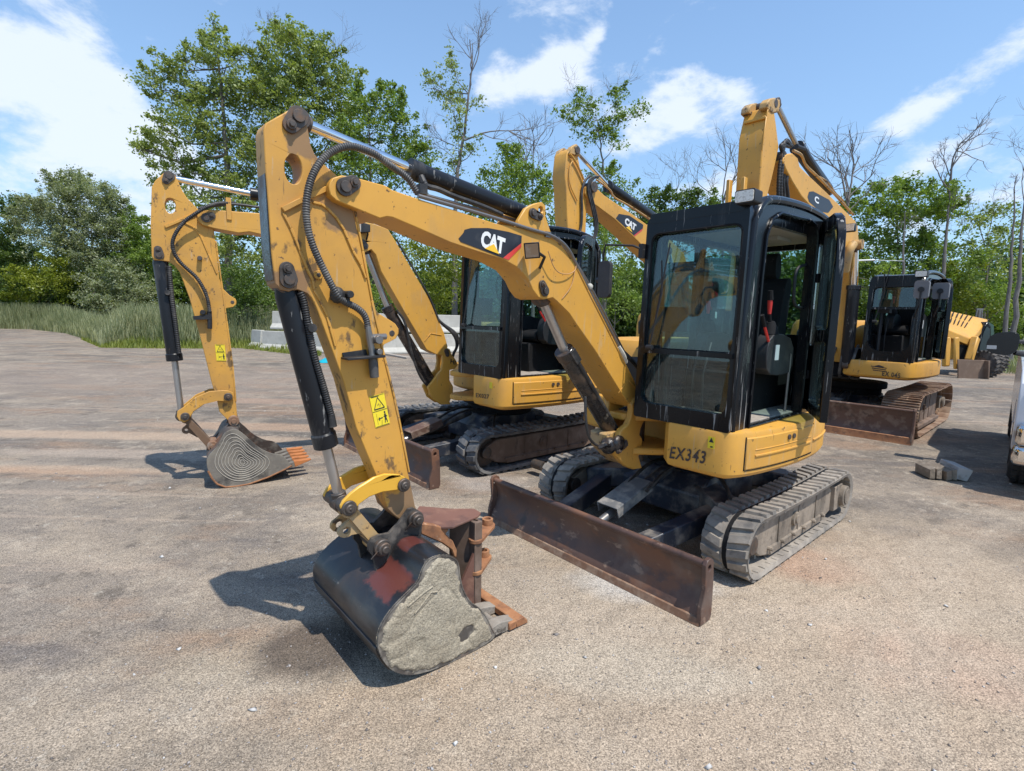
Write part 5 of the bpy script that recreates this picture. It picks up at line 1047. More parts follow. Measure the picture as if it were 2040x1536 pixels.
m = MB(F4); f0 = pt(F4, 1500, 240, ya); bar_on(m, F4, [(1531, 213), (1527, 232), (1518, 300)], y4+.002, .02, .006); q1 = H4(1529, 235, y4); m.beam((q1[0]+.03, ya, q1[2]), (q1[0]+.03, y4, q1[2]), .03, .03)
for k in range(2): q1 = H4(1508, 350, y4); q2 = H4(1504, 400, y4); m.beam((q1[0]+.02, -.02-.16*k, q1[2]), (q2[0]+.02, -.02-.16*k, q2[2]-.2), .04, .07)
part('weld_rib', m, M_yel, s4, bevel=.005)
m = MB(F4)
for k, (dx, yy) in enumerate(((0, .12), (6, .13), (12, .10), (20, .12))): m.hose([H4(1577-dx*.2, 292, yy), H4(1566-dx*.5, 275+dx*.6, yy), H4(1557-dx*.3+4, 295, yy), H4(1553+dx, 330, yy), H4(1551+dx*.7, 360, yy), H4(1550+dx, 388, yy), H4(1552+dx, 440, yy)], .022, 8, ribs=.03 if k < 2 else 0, it=2)
part('hydraulic_hose', m, M_hose, s4, ang=60)
bm4 = [(1562, 312), (1570, 306), (1578, 305), (1590, 316), (1594, 332), (1612, 350), (1659, 394.8), (1704, 440), (1709, 450), (1711, 480), (1710, 560), (1702, 650), (1697, 722), (1682, 722), (1688, 640), (1694, 590), (1690, 540), (1672, 500), (1640, 440), (1596.7, 391), (1581, 365.5), (1565.5, 336), (1560, 322)]
m = MB(F4); m.prism(F4.side(bm4, y4+.05), ya-.05, y4+.05); bo4 = part('boom', m, M_yel, E4, bevel=.012, seg=2)
m = MB(F4); m.prism(F4.side([(1609, 392), (1612, 382), (1620, 381), (1652, 398), (1660, 412), (1650, 424), (1634, 421), (1612, 402)], y4+.052), y4+.0505, y4+.052); o = part('logo_plate', m, M_blkd, bo4, flat=True)
m = MB(F4); put_text(m, 'C', H4(1623.5, 389, y4+.055), H4(1632, 394, y4+.055), H4(1622.5, 402, y4+.055), bold=.04); part('logo_letters', m, M_wht, o, flat=True)
o_, a, b, c = cylinder(E4, F4, (1546, 206), (1588, 294), (1650, 380), -.06, .03, .075, 'arm_cylinder', M_rod)
m = MB(F4); m.tube([H4(1586, 292, .02), H4(1602, 298, .04), H4(1608, 310, .04), H4(1648, 376, .04)], .03, 8); m.tube([H4(1588, 300, -.14), H4(1600, 300, -.14)], .05, 8); part('cylinder_hose', m, M_blkm, o_)
m = MB(F4)
for k in range(3): y = y4+.03-.09*k; m.hose([H4(1580, 300, y), H4(1598, 308, y), H4(1604, 330, y), H4(1625, 348, y), H4(1660, 384, y), H4(1700, 428, y)], .016, 6)
m.hose([H4(1632, 352, y4), H4(1650, 362, y4), H4(1664, 385, y4), H4(1680, 398, y4), H4(1688, 416, y4)], .010, 6)
part('boom_pipe', m, M_yelD, bo4)
m = MB(F4); c = H4(1694, 454, y4+.12); m.beam(c+np.array((.04, 0, 0)), c-np.array((.05, 0, 0)), .13, .11); wl = part('work_lamp', m, M_blkm, bo4, bevel=.012); m = MB(F4); m.beam(c+np.array((.04, 0, 0)), c+np.array((.05, 0, 0)), .11, .09); part('lamp_lens', m, M_lamp, wl)
o_, a, b, c = cylinder(E4, F4, (1704, 492), (1701, 570), (1686, 725), y4+.10, .045, .085, 'boom_cylinder')
m = MB(F4); m.hose([H4(1683, 540, y4+.06), H4(1690, 500, y4+.12), H4(1700, 486, y4+.14)], .06, 12); q = H4(1703, 488, y4+.1); m.ycyl(q[0], q[2], .07, y4, y4+.2, 16); part('cylinder_head', m, M_yelD, o_, bevel=.004)
m = MB(F4); m.cyl(H4(1710, 519, y4+.1), H4(1742, 518, y4+.25), .012); m.cyl(H4(1740, 518, y4+.25), H4(1800, 520, y4+.5), .004, 6); part('grease_line', m, M_wht, bo4)
m = MB(F4)
for k in range(6): y = .30-.14*k; m.hose([(1.20, y, 1.30), (1.34+.05*(k % 2), y, 1.18), (1.36, y-.03, .95), (1.25, y-.06, .80), (1.0, y, .78)], .022, 7)
part('hydraulic_hose', m, M_hose2, E4)
m = MB(F4); m.box(.75, 1.18, -.42, .30, .80, 1.25); m.prism([(.9, 1.2), (1.22, 1.2), (1.28, 1.1), (1.28, .82), (.9, .78)], -.42, -.36); m.prism([(.9, 1.2), (1.22, 1.2), (1.28, 1.1), (1.28, .82), (.9, .78)], .24, .30); part('boom_mount', m, M_int, E4, bevel=.015)
# =========================== more things of the yard ===========================
# wheeled backhoe-like loader far right
L0 = onz(1940, 752); FL = Frame(L0[0]+.1, L0[1]+1.3, 262.0)
EL = root('wheel_loader', FL, 'yellow wheeled machine with slotted sloping hood and brown blade, far right in the row', 'loader')
def HL(u, v, Y): return atY(u, v, Y)
YL = L0[1]
def flat_poly(mb, pts, Y, th):
    a = [atY(u, v, Y) for u, v in pts]; n = len(a); d = np.array((0.05, 1, 0))*th
    tri = tessellate_polygon([[Vector((p[0], p[2], 0)) for p in a]])
    return mb.add([tuple(p) for p in a]+[tuple(p+d) for p in a], [tuple(t) for t in tri]+[tuple(i+n for i in reversed(t)) for t in tri]+[(i, (i+1) % n, (i+1) % n+n, i+n) for i in range(n)])
m = MB(); a = [atY(u, v, y) for u, v, y in ((1885, 655, YL+.4), (1937, 676, YL+.4), (1968, 636, YL+1.9), (1885, 618, YL+1.9))]; lo = [p-np.array((0, 0, .25)) for p in a]
m.add([tuple(p) for p in a+lo], [(0, 1, 2, 3), (7, 6, 5, 4), (0, 4, 5, 1), (1, 5, 6, 2), (2, 6, 7, 3), (3, 7, 4, 0)])
hl = part('hood', m, M_yel, EL, bevel=.03, F=FL, seg=2)
m = MB()
for row in range(2):
    for k in range(5):
        f0, f1 = (.30+.34*row, .56+.34*row); g = .10+.115*k+(.03 if row else 0); e = .035
        def S(s_, t_): return (a[0]*(1-s_)+a[1]*s_)*(1-t_)+(a[3]*(1-s_)+a[2]*s_)*t_+np.array((0, -.02, .05))
        m.add([tuple(S(g, f0)), tuple(S(g+e, f0)), tuple(S(g+e+.02, f1)), tuple(S(g+.02, f1))], [(0, 1, 2, 3)])
part('hood_slot', m, M_int, hl, F=FL, flat=True, split=False)
m = MB(); flat_poly(m, [(1889, 660), (1937, 680), (1935, 690), (1926, 712), (1912, 716), (1889, 716)], YL+.6, 1.2); part('body', m, M_yel, EL, bevel=.03, F=FL)
m = MB(); flat_poly(m, [(1909, 686), (1932, 688), (1926, 716), (1909, 716)], YL+.45, .14); part('radiator', m, M_int, EL, F=FL)
m = MB(); m.beam(HL(1944, 672, YL+.35), HL(1930, 718, YL+.2), .20, .22); m.beam(HL(1886, 672, YL+.35), HL(1884, 730, YL+.2), .16, .2); m.beam(HL(1905, 672, YL-.2), HL(1905, 735, YL-.2), .10, .16); part('lift_arm', m, M_yel, EL, bevel=.03, F=FL)
m = MB(); flat_poly(m, [(1968, 640), (1975, 650), (1975, 706), (1940, 716), (1944, 690), (1958, 655)], YL+1.3, 1.2); cbn = part('cab', m, M_blk, EL, bevel=.03, F=FL)
m = MB(); flat_poly(m, [(1966, 650), (1972, 655), (1972, 700), (1950, 708), (1952, 690), (1960, 662)], YL+1.28, .015); part('window', m, worn('dark_loader_glass', (.03, .05, .055), .08), cbn, F=FL)
m = MB(); flat_poly(m, [(1968, 640), (1980, 648), (1980, 700), (1974, 705), (1974, 650)], YL+1.9, .5); part('rear_window', m, worn('green_loader_glass', (.05, .10, .08), .1), cbn, F=FL)
m = MB(); flat_poly(m, [(1940, 712), (1985, 700), (1985, 716), (1950, 722)], YL+1.4, .8); part('fender', m, M_yel, EL, bevel=.02, F=FL)
m = MB(); flat_poly(m, [(1909, 716), (1963, 718), (1961, 757), (1909, 754)], YL-.35, .05); a_ = HL(1963, 718, YL-.35); b_ = HL(1961, 757, YL-.35); m.beam(a_+np.array((0, .0, 0)), b_, .05, .30, up=(0, 1, 0)); m.beam(HL(1909, 755, YL-.38), HL(1962, 758, YL-.38), .08, .05); part('front_blade', m, worn('dusty_brown_loader_blade', (.17, .11, .075), .7, layers=[((.26, .19, .14), 4, .5, .7, None, .9, .7)]), EL, bevel=.01, F=FL)
for (u, Yw) in ((1961, YL+.35), (1973, YL+1.7)):
    g0 = atY(u, 750, Yw); r_ = .43; c = np.array((g0[0], Yw, r_)); m = MB(); ax = np.array((.99, .14, 0))
    m.tube([c-ax*.17, c-ax*.13, c+ax*.13, c+ax*.17], [r_*.86, r_, r_, r_*.86], 28)
    for k in range(22):
        t = 2*math.pi*k/22; rd = np.array((-.14*math.cos(t), .99*math.cos(t), math.sin(t)))
        for s_ in (-1, 1): m.beam(c+rd*(r_+.01)-ax*.02*s_, c+rd*(r_+.01)+ax*.16*s_+np.cross(ax, rd)*.06, .05, .045, up=rd)
    w_ = part('wheel', m, worn('dusty_tyre', (.055, .05, .046), .9, layers=[((.2, .17, .14), 9, .45, .65, None, .95, .7)]), EL, F=FL)
    m = MB(); m.tube([c-ax*.18, c-ax*.05], [r_*.5, r_*.45], 20); part('rim', m, M_frm2, w_, F=FL)
m = MB(); c = HL(1949, 636, YL+2.0); m.tube([c, c+np.array((.0, 0, .36))], .05, 10); m.beam(c+np.array((-.12, 0, .36)), c+np.array((.12, 0, .36)), .05, .06); m.tube([c+np.array((-.10, 0, 0)), c+np.array((-.08, 0, .35))], .03, 6); m.tube([c+np.array((.12, 0, 0)), c+np.array((.08, 0, .35))], .03, 6); part('lift_cylinder', m, M_pipe, EL, F=FL)

# white truck cut by the right edge
T0 = onz(2003, 955); FT = (lambda f: Frame(*(T0+f.ex*.18+f.ey*.97)[:2], 226.0))(Frame(0, 0, 226.0))     # x forward (towards the camera), y to the picture's right
ET = root('pickup_truck', FT, 'white truck with black mirror and chrome bumper, cut off by the right edge', 'truck')
M_twh = worn('white_truck_paint', (.62, .63, .66), .25, coat=.6, var=.03); M_tchr = worn('truck_chrome', (.7, .68, .66), .08, metal=1, var=.03)
m = MB(FT); hood = [(-2.6, 1.15), (-2.6, .62), (.25, .55), (.42, .62), (.46, .85), (.42, 1.10), (.25, 1.20), (-.85, 1.26), (-2.6, 1.28)]
wa = [(x*.47-.18, max(.0, z)*.47+.40) for x, z in [(math.cos(t), math.sin(t)) for t in np.linspace(0, math.pi, 14)]]
prof = [(-3.4, .55), (-.68, .55)]+[p for p in wa[::-1]]+[(.34, .55), (.44, .62), (.46, .88), (.42, 1.08), (.28, 1.20), (-.9, 1.27), (-3.4, 1.29)]
m.prism(prof, -.98, -.10); m.prism([(-3.4, .55), (.40, .6), (.44, .62), (.46, .88), (.42, 1.08), (.28, 1.20), (-.9, 1.27), (-3.4, 1.29)], -.12, .98)
tb = part('body', m, M_twh, ET, bevel=.05, seg=3)
m = MB(FT); m.prism([(-.95, 1.27), (-1.55, 1.86), (-1.75, 1.93), (-3.2, 1.93), (-3.4, 1.27)], -.86, .86); part('cab', m, M_twh, ET, bevel=.06, seg=3)
m = MB(FT); m.prism([(-1.05, 1.30), (-1.58, 1.83), (-3.1, 1.83), (-3.2, 1.30)], -.872, -.862); m.prism([(-.965, 1.33), (-1.49, 1.84), (-1.5, 1.84), (-.98, 1.33)], -.74, .74); part('window', m, worn('truck_glass', (.02, .025, .03), .05), ET)
m = MB(FT); m.box(.40, .58, -.96, .96, .50, .70); m.tube([(.58, -.90, .60), (.58, .90, .60)], .05, 12); part('bumper', m, M_tchr, ET, bevel=.04, seg=3)
m = MB(FT); m.box(.36, .56, -.97, -.60, .30, .50); m.box(.36, .54, -.6, .9, .34, .50); part('lower_bumper', m, M_tchr, ET, bevel=.05, seg=3)
m = MB(FT); m.box(.40, .475, -.92, -.62, .78, 1.05); m.box(.40, .475, .62, .92, .78, 1.05); part('headlight', m, worn('lamp_clear', (.6, .6, .6), .1), ET, bevel=.03)
m = MB(FT); m.box(.42, .475, -.56, .56, .74, 1.08); gr = part('grille', m, M_blkm, ET, bevel=.01); m = MB(FT)
for k in range(4): m.box(.475, .49, -.56, .56, .78+.08*k, .80+.08*k)
part('grille_bar', m, M_tchr, gr)
M_tyre = worn('truck_tyre', (.03, .029, .028), .8, layers=[((.1, .09, .08), 9, .5, .7, None, .9, .6)])
for (wx, wy) in ((-.18, -.83), (-.18, .83), (-3.1, -.83)):
    m = MB(FT); r_ = .40; m.tube([(wx, wy-.14, r_), (wx, wy-.10, r_), (wx, wy+.10, r_), (wx, wy+.14, r_)], [r_*.87, r_, r_, r_*.87], 40)
    for k in range(40):
        t = 2*math.pi*k/40
        for q in (-.09, -.03, .03, .09): m.beam((wx+r_*math.cos(t), wy+q-.02, r_+r_*math.sin(t)), (wx+r_*math.cos(t), wy+q+.02, r_+r_*math.sin(t)), .045, .02, up=(math.cos(t), 0, math.sin(t)))
    w_ = part('wheel', m, M_tyre, ET, bevel=0); m = MB(FT); m.tube([(wx, wy-.15, r_), (wx, wy-.06, r_)], [r_*.56, r_*.5], 24); part('rim', m, M_tchr, w_)
m = MB(FT); q_ = FT.pf(1999, 685, -.55); c = np.array((-.55, q_[0], q_[1]))
m.prism(smooth_poly([(c[1]-.13, c[2]-.11), (c[1]+.11, c[2]-.13), (c[1]+.13, c[2]+.09), (c[1]+.08, c[2]+.14), (c[1]-.08, c[2]+.12), (c[1]-.14, c[2]+.04)], 2), c[0]-.09, c[0]+.07, 'x'); mr = part('mirror', m, worn('gloss_black_plastic', (.012, .012, .013), .25), ET, bevel=.03, seg=3)
m = MB(FT); m.tube([(c[0]-.03, c[1]+.1, c[2]+.03), (c[0]-.1, -.9, c[2]+.03)], .022, 10); m.tube([(c[0]-.03, c[1]+.1, c[2]-.09), (c[0]-.1, -.9, c[2]-.12)], .03, 10); part('mirror_arm', m, M_blkm, mr)
m = MB(FT); m.box(c[0]+.065, c[0]+.08, c[1]-.13, c[1]-.05, c[2]-.06, c[2]-.02); part('turn_signal', m, worn('clear_signal', (.5, .48, .45), .15), mr)

# rusty bracket standing behind the bucket
K0 = onz(940, 1168); FB = Frame(K0[0], K0[1], 131.0)
EB = root('steel_bracket', FB, 'rusty steel bracket with two pin lugs standing just behind the nearest bucket', 'bracket')
def VB(u, v, z): return onz(u, v, z)
def zpoly(mb, pts, z0, z1):
    P = [(onz(u, v, z1)[0], onz(u, v, z1)[1]) for u, v in pts]; return mb.prism(P, z0, z1, 'z')
m = MB(); zpoly(m, [(835, 1008), (900, 1013), (945, 1013), (958, 1021), (952, 1028), (921, 1041), (903, 1049), (880, 1050), (846, 1043), (836, 1047), (820, 1030)], .500, .512); part('top_plate', m, M_rstp, EB, F=FB, bevel=.002)
ptop = VB(945, 1035, .5); pb = np.array((ptop[0], ptop[1], 0))
m = MB(); m.beam(pb+np.array((0, 0, .02)), pb+np.array((0, 0, .50)), .085, .05, up=(.75, .65, 0)); m.prism([(pb[0]-.14, pb[1]+.02), (pb[0]+.02, pb[1]-.02), (pb[0]+.03, pb[1]-.0), (pb[0]-.13, pb[1]+.035)], .0, .50, 'z')
part('post', m, M_frm2, EB, F=FB, bevel=.004)
m = MB(); zpoly(m, [(922, 1148), (956, 1152), (950, 1160), (930, 1170), (915, 1174), (905, 1160)], .0, .02); part('base_plate', m, M_rstp, EB, F=FB, bevel=.003)
m = MB(); a1, a2, a3 = pb+np.array((.01, -.03, .02)), pb+np.array((-.13, -.08, .02)), pb+np.array((.0, -.03, .34)); th = np.array((.01, -.012, 0))
m.add([tuple(p) for p in (a1, a2, a3)]+[tuple(p+th) for p in (a1, a2, a3)], [(0, 1, 2), (5, 4, 3), (0, 3, 4, 1), (1, 4, 5, 2), (2, 5, 3, 0)]); part('gusset', m, M_rstp, EB, F=FB)
for z_, (u, v), nm in ((.40, (971, 1044), 1), (.22, (964, 1107), 2)):
    c = VB(u, v, z_); m = MB(); d = pb-np.array((c[0], c[1], 0)); d[2] = 0; P = capsule((c[0], c[1]), (pb[0]+.01, pb[1]-.01), .045, .040); m.prism(P, z_-.02, z_, 'z'); lg = part('pin_lug', m, M_edge, EB, F=FB, bevel=.004)
    m = MB(); h_ = MB(); ring = circ(c[0], c[1], .032, 20); m.prism(ring, z_, z_+.035, 'z', holes=[circ(c[0], c[1], .019, 16)]); part('bushing', m, M_edge, lg, F=FB, bevel=.002)
m = MB(); P = [(838, 1054), (836, 1047), (846, 1043), (868, 1046), (880, 1050), (896, 1056), (888, 1064), (903, 1078), (911, 1096), (911, 1112), (905, 1110), (900, 1096), (880, 1082), (858, 1073), (838, 1064)]
fc = Frame(VB(875, 1070, .46)[0], VB(875, 1070, .46)[1], 221.1); q = [pt(fc, u, v, .0) for u, v in P]
m = MB(fc); m.prism([(p[0], p[2]) for p in q], -.035, .0); part('flange', m, M_edge, EB, F=FB, bevel=.006)

# concrete barriers
M_conc = worn('pale_concrete', (.44, .42, .37), .9, layers=[((.42, .40, .35), 1.3, .5, .7, None, .95, .5), ((.55, .53, .48), 5, .5, .7, None, .95, .5), ((.25, .24, .21), 8, .63, .72, (1, 1, .4), .95, .5)], bump=.3, bscale=20)
def barrier(A, B, z0, label, h=.81):
    A, B = np.array(A, float), np.array(B, float); L_ = np.linalg.norm(B-A); ang = math.degrees(math.atan2(B[1]-A[1], B[0]-A[0])); F = Frame(A[0], A[1], ang, z=z0)
    m = MB(F); pr = [(-.30, 0), (.30, 0), (.30, .08), (.13, .26), (.08, h), (-.08, h), (-.13, .26), (-.30, .08)]; m.prism(pr, 0, L_, 'x')
    o = part('concrete_barrier', m, M_conc, None, F=F, bevel=.02, seg=2); tag(o, label, 'barrier', 'pale concrete barriers by the trees')
    m = MB(F)
    for e in (0.0, L_): m.tube([(e-.06, 0, .3), (e+.06, 0, .3)], .03, 8); m.tube([(e-.06, 0, .6), (e+.06, 0, .6)], .03, 8)
    return o
def gp(u, v, z=0): p = onz(u, v, z); return p[:2]
P0, P1, P2_ = gp(508, 693), gp(566, 702), gp(640, 706)
barrier(gp(506, 692), gp(525, 694), 0, 'short pale concrete barrier end standing left of the others, half hidden by weeds')
barrier(gp(527, 696), gp(700, 706), 0, 'lower pale concrete barrier running behind the nearest stick')
barrier(gp(705, 706), gp(945, 700), 0, 'lower pale concrete barrier between the two mini excavators')
dz = .86; n0 = atY(538, 668, 23.0); n1 = atY(720, 672, 22.3); n2 = atY(724, 672, 22.3); n3 = atY(945, 668, 23.5)
for i, (a_, b_, lb) in enumerate(((n0, n1, 'upper pale concrete barrier stacked behind the nearest stick'), (n2, n3, 'upper pale concrete barrier stacked between the two mini excavators'))): barrier(a_[:2]+np.array((0, .4)), b_[:2]+np.array((0, .4)), dz, lb)
M_wood = worn('weathered_board', (.36, .31, .26), .9, layers=[((.2, .17, .14), 6, .5, .7, (1, 6, 6), .9, .6)], bump=.5)
for (a_, b_, lb) in (((gp(765, 706)), gp(815, 715), 'weathered board lying on the gravel left of the second excavator'), (gp(838, 704), gp(870, 707), 'short grey board on the gravel near the barriers')):
    F = Frame(a_[0], a_[1], math.degrees(math.atan2(b_[1]-a_[1], b_[0]-a_[0]))); m = MB(F); L_ = np.linalg.norm(b_-a_); m.prism([(-.12, .0), (.12, .0), (.12, .06), (-.12, .07)], 0, L_, 'x'); o = part('board', m, M_wood, None, F=F, bevel=.01); tag(o, lb, 'board')
# turquoise pile
c = gp(662, 722); F = Frame(c[0], c[1], 0); m = MB(F); rs = np.random.RandomState(2); vs = []; N = 9
for i in range(N):
    for j in range(7): vs.append(((i-4)*.11, (j-3)*.11, max(0.004, .24*math.exp(-((i-4)**2/9+(j-3)**2/5))+rs.uniform(-.03, .03))))
m.add(vs, [(i*7+j, (i+1)*7+j, (i+1)*7+j+1, i*7+j+1) for i in range(N-1) for j in range(6)]); o = part('plastic_sheet', m, worn('turquoise_plastic', (.01, .36, .45), .4), None, F=F, ang=80); tag(o, 'crumpled turquoise plastic sheet on the ground by the barriers', 'sheet')
m = MB(F); m.tube([(.34, .1, 0), (.36, .1, .42)], [.10, .08], 12); o = part('black_bin', m, M_blkm, None, F=F, bevel=.01); tag(o, 'small black container standing on the turquoise sheet', 'container')
# broken concrete / timber blocks near the truck
M_blkc = worn('dirty_grey_block', (.34, .31, .28), .9, layers=[((.16, .13, .11), 9, .5, .66, None, .95, .7)], bump=.8, bscale=20, bdist=.01)
A0 = gp(1922, 960); F = Frame(A0[0], A0[1], 75.0); m = MB(F); m.prism([(-.02, .0), (.10, .025), (.065, .15), (-.065, .125)], 0, .36, 'x'); o = part('concrete_block', m, worn('pale_square_timber', (.42, .40, .37), .9, layers=[((.22, .19, .16), 9, .52, .66, (.3, 1, 1), .95, .7)], bump=.5), None, F=F, bevel=.006); tag(o, 'pale squared block tilted on the gravel, nearer the truck', 'block')
A0 = gp(1885, 957); F = Frame(A0[0], A0[1], 80.0); rq = np.random.RandomState(4); m = MB(F)
for i in range(9):
    y_ = -.12+.03*i; h0 = .0+.07*abs(math.sin(i*1.3)); m.prism([(y_, rq.uniform(0, .03)), (y_+.05, rq.uniform(0, .02)), (y_+.055, h0+.05), (y_+.01, h0+.06+rq.uniform(0, .03))], rq.uniform(-.04, .05), rq.uniform(.18, .34), 'x')
o = part('timber_block', m, worn('rotting_timber', (.22, .175, .13), .95, layers=[((.36, .30, .24), 12, .5, .66, None, .95, .7)], bump=1, bscale=30, bdist=.01), None, F=F, bevel=.003, split=False); tag(o, 'rotten broken timber block beside the pale squared block', 'block')
# =========================== ground ===========================
def ground():
    m, nt, b = _nt('gravel_ground'); N, L = nt.nodes, nt.links
    geo = N.new('ShaderNodeNewGeometry'); co = geo.outputs['Position']
    def mixc(fac, a, bcol):
        x = N.new('ShaderNodeMixRGB')
        if isinstance(fac, float): x.inputs[0].default_value = fac
        else: L.new(fac, x.inputs[0])
        for i, c in ((1, a), (2, bcol)):
            if isinstance(c, tuple): x.inputs[i].default_value = c+(1,)
            else: L.new(c, x.inputs[i])
        return x.outputs[0]
    def clampm(k, s=1.0):
        n = N.new('ShaderNodeMath'); n.operation = 'MULTIPLY'; n.use_clamp = True; L.new(k, n.inputs[0]); n.inputs[1].default_value = s; return n.outputs[0]
    c = mixc(clampm(noise_mask(nt, co, .30, .38, .62, seed=1)), (.145, .123, .101), (.245, .203, .162))
    c = mixc(clampm(noise_mask(nt, co, 1.1, .46, .60, detail=9, rough=.7, seed=2), .7), c, (.34, .275, .205))           # pale dust
    c = mixc(clampm(noise_mask(nt, co, .6, .52, .66, detail=8, stretch=(1, 2.4, 1), seed=3), .75), c, (.27, .18, .12))   # reddish soil
    c = mixc(clampm(noise_mask(nt, co, 1.3, .54, .64, detail=9, rough=.68, stretch=(.55, 1.6, 1), seed=5), .75), c, (.145, .125, .112))  # darker gravel
    c = mixc(clampm(noise_mask(nt, co, 2.4, .56, .62, detail=10, rough=.75, seed=12), .55), c, (.40, .335, .26))
    c = mixc(clampm(noise_mask(nt, co, 3.4, .57, .62, detail=10, rough=.75, seed=13), .7), c, (.135, .112, .09))
    c = mixc(clampm(noise_mask(nt, co, 9, .60, .64, detail=6, rough=.7, seed=15), .5), c, (.42, .37, .30)); c = mixc(clampm(noise_mask(nt, co, 12, .61, .65, detail=6, rough=.7, stretch=(1, 1.8, 1), seed=16), .5), c, (.13, .11, .092))
    c = mixc(clampm(noise_mask(nt, co, 1.0, .60, .66, detail=6, stretch=(.25, 5.5, 1), seed=14), .6), c, (.37, .29, .22))   # old wheel ruts
    # dusty apron on the right, near the camera
    def blob(x, y, rx, ry, s):
        vm = N.new('ShaderNodeMapping'); vm.vector_type = 'POINT'; L.new(co, vm.inputs[0]); vm.inputs['Location'].default_value = (-x/rx, -y/ry, 0); vm.inputs['Scale'].default_value = (1/rx, 1/ry, 0)
        ln = N.new('ShaderNodeVectorMath'); ln.operation = 'LENGTH'; L.new(vm.outputs[0], ln.inputs[0])
        nz = noise_mask(nt, co, 2.0, 0, 1, detail=6, seed=7); ad = N.new('ShaderNodeMath'); ad.operation = 'MULTIPLY_ADD'; L.new(nz, ad.inputs[0]); ad.inputs[1].default_value = -.9; L.new(ln.outputs['Value'], ad.inputs[2])
        r = N.new('ShaderNodeMapRange'); L.new(ad.outputs[0], r.inputs[0]); r.inputs[1].default_value = .75; r.inputs[2].default_value = .2; r.inputs[3].default_value = 0; r.inputs[4].default_value = s; return r.outputs[0]
    c = mixc(blob(2.3, 2.4, 1.9, 1.3, .7), c, (.43, .345, .265)); c = mixc(blob(1.1, 1.5, 1.3, .5, .55), c, (.41, .31, .235)); c = mixc(blob(.5, 2.7, .9, .4, .45), c, (.40, .37, .33)); c = mixc(blob(1.9, 2.2, .35, .5, .45), c, (.33, .225, .155)); c = mixc(blob(-.9, 3.8, 1.0, .5, .5), c, (.44, .36, .27))
    c = mixc(blob(-9, 12, 8, 3, .4), c, (.30, .235, .185)); c = mixc(blob(1.9, 2.1, 3.6, 1.9, .62), c, (.39, .305, .215))
    for (u, v, rx, ry, k_, col) in ((230, 868, 3.2, .22, .8, (.42, .31, .22)), (520, 850, 1.8, .25, .7, (.40, .27, .18)), (80, 935, 1.5, .14, .9, (.38, .26, .175)), (560, 800, 2.2, .3, .6, (.36, .24, .17)), (300, 905, 1.8, .18, .6, (.40, .32, .25)), (1300, 1160, .45, .22, .7, (.45, .43, .40)), (1600, 1120, .35, .3, .8, (.37, .24, .165)), (1740, 1230, .5, .25, .7, (.44, .34, .25)), (1900, 1320, .5, .3, .7, (.42, .30, .22)), (1250, 1330, .6, .2, .6, (.42, .36, .28)), (500, 1330, .5, .2, .5, (.36, .30, .22)), (980, 960, .4, .3, .4, (.42, .39, .36)), (1760, 1130, .5, .3, .5, (.40, .31, .23))):
        p_ = onz(u, v); c = mixc(blob(p_[0], p_[1], rx, ry, k_), c, col)
    # scuffed wheel tracks curving across the dusty apron
    for (cx, cy, R_, w_, k_) in ((7.5, -2.2, 7.1, .10, .5), (7.5, -2.2, 7.28, .07, .45), (-5.0, -6.0, 9.4, .12, .4), (-5.0, -6.0, 11.0, .12, .4), (3.0, -9.5, 12.2, .10, .45)):
        vs_ = N.new('ShaderNodeVectorMath'); vs_.operation = 'SUBTRACT'; L.new(co, vs_.inputs[0]); vs_.inputs[1].default_value = (cx, cy, 0)
        le = N.new('ShaderNodeVectorMath'); le.operation = 'LENGTH'; L.new(vs_.outputs[0], le.inputs[0])
        sb = N.new('ShaderNodeMath'); sb.operation = 'SUBTRACT'; L.new(le.outputs['Value'], sb.inputs[0]); sb.inputs[1].default_value = R_; ab_ = N.new('ShaderNodeMath'); ab_.operation = 'ABSOLUTE'; L.new(sb.outputs[0], ab_.inputs[0])
        nn_ = noise_mask(nt, co, 3.0, .42, .62, detail=8, rough=.7, seed=20); na = N.new('ShaderNodeMath'); na.operation = 'MULTIPLY_ADD'; L.new(nn_, na.inputs[0]); na.inputs[1].default_value = -.10; L.new(ab_.outputs[0], na.inputs[2])
        rr2 = N.new('ShaderNodeMapRange'); L.new(na.outputs[0], rr2.inputs[0]); rr2.inputs[1].default_value = w_; rr2.inputs[2].default_value = w_*.2-.05; rr2.inputs[3].default_value = 0; rr2.inputs[4].default_value = k_
        c = mixc(rr2.outputs[0], c, (.40, .325, .245))
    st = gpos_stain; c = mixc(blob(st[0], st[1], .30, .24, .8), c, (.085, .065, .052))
    # grit
    v = N.new('ShaderNodeTexVoronoi'); v.inputs['Scale'].default_value = 240; L.new(co, v.inputs['Vector'])
    hsv = N.new('ShaderNodeSeparateColor'); L.new(v.outputs['Color'], hsv.inputs[0])
    r1 = N.new('ShaderNodeMapRange'); L.new(hsv.outputs[0], r1.inputs[0]); r1.inputs[3].default_value = .50; r1.inputs[4].default_value = 1.45
    mu = N.new('ShaderNodeMixRGB'); mu.blend_type = 'MULTIPLY'; mu.inputs[0].default_value = 1; L.new(c, mu.inputs[1]); L.new(r1.outputs[0], mu.inputs[2]); c = mu.outputs[0]
    n2 = N.new('ShaderNodeTexNoise'); n2.inputs['Scale'].default_value = 130; n2.inputs['Detail'].default_value = 5; L.new(co, n2.inputs['Vector'])
    r2 = N.new('ShaderNodeMapRange'); L.new(n2.outputs['Fac'], r2.inputs[0]); r2.inputs[1].default_value = .3; r2.inputs[2].default_value = .7; r2.inputs[3].default_value = .74; r2.inputs[4].default_value = 1.25
    mu = N.new('ShaderNodeMixRGB'); mu.blend_type = 'MULTIPLY'; mu.inputs[0].default_value = 1; L.new(c, mu.inputs[1]); L.new(r2.outputs[0], mu.inputs[2]); c = mu.outputs[0]
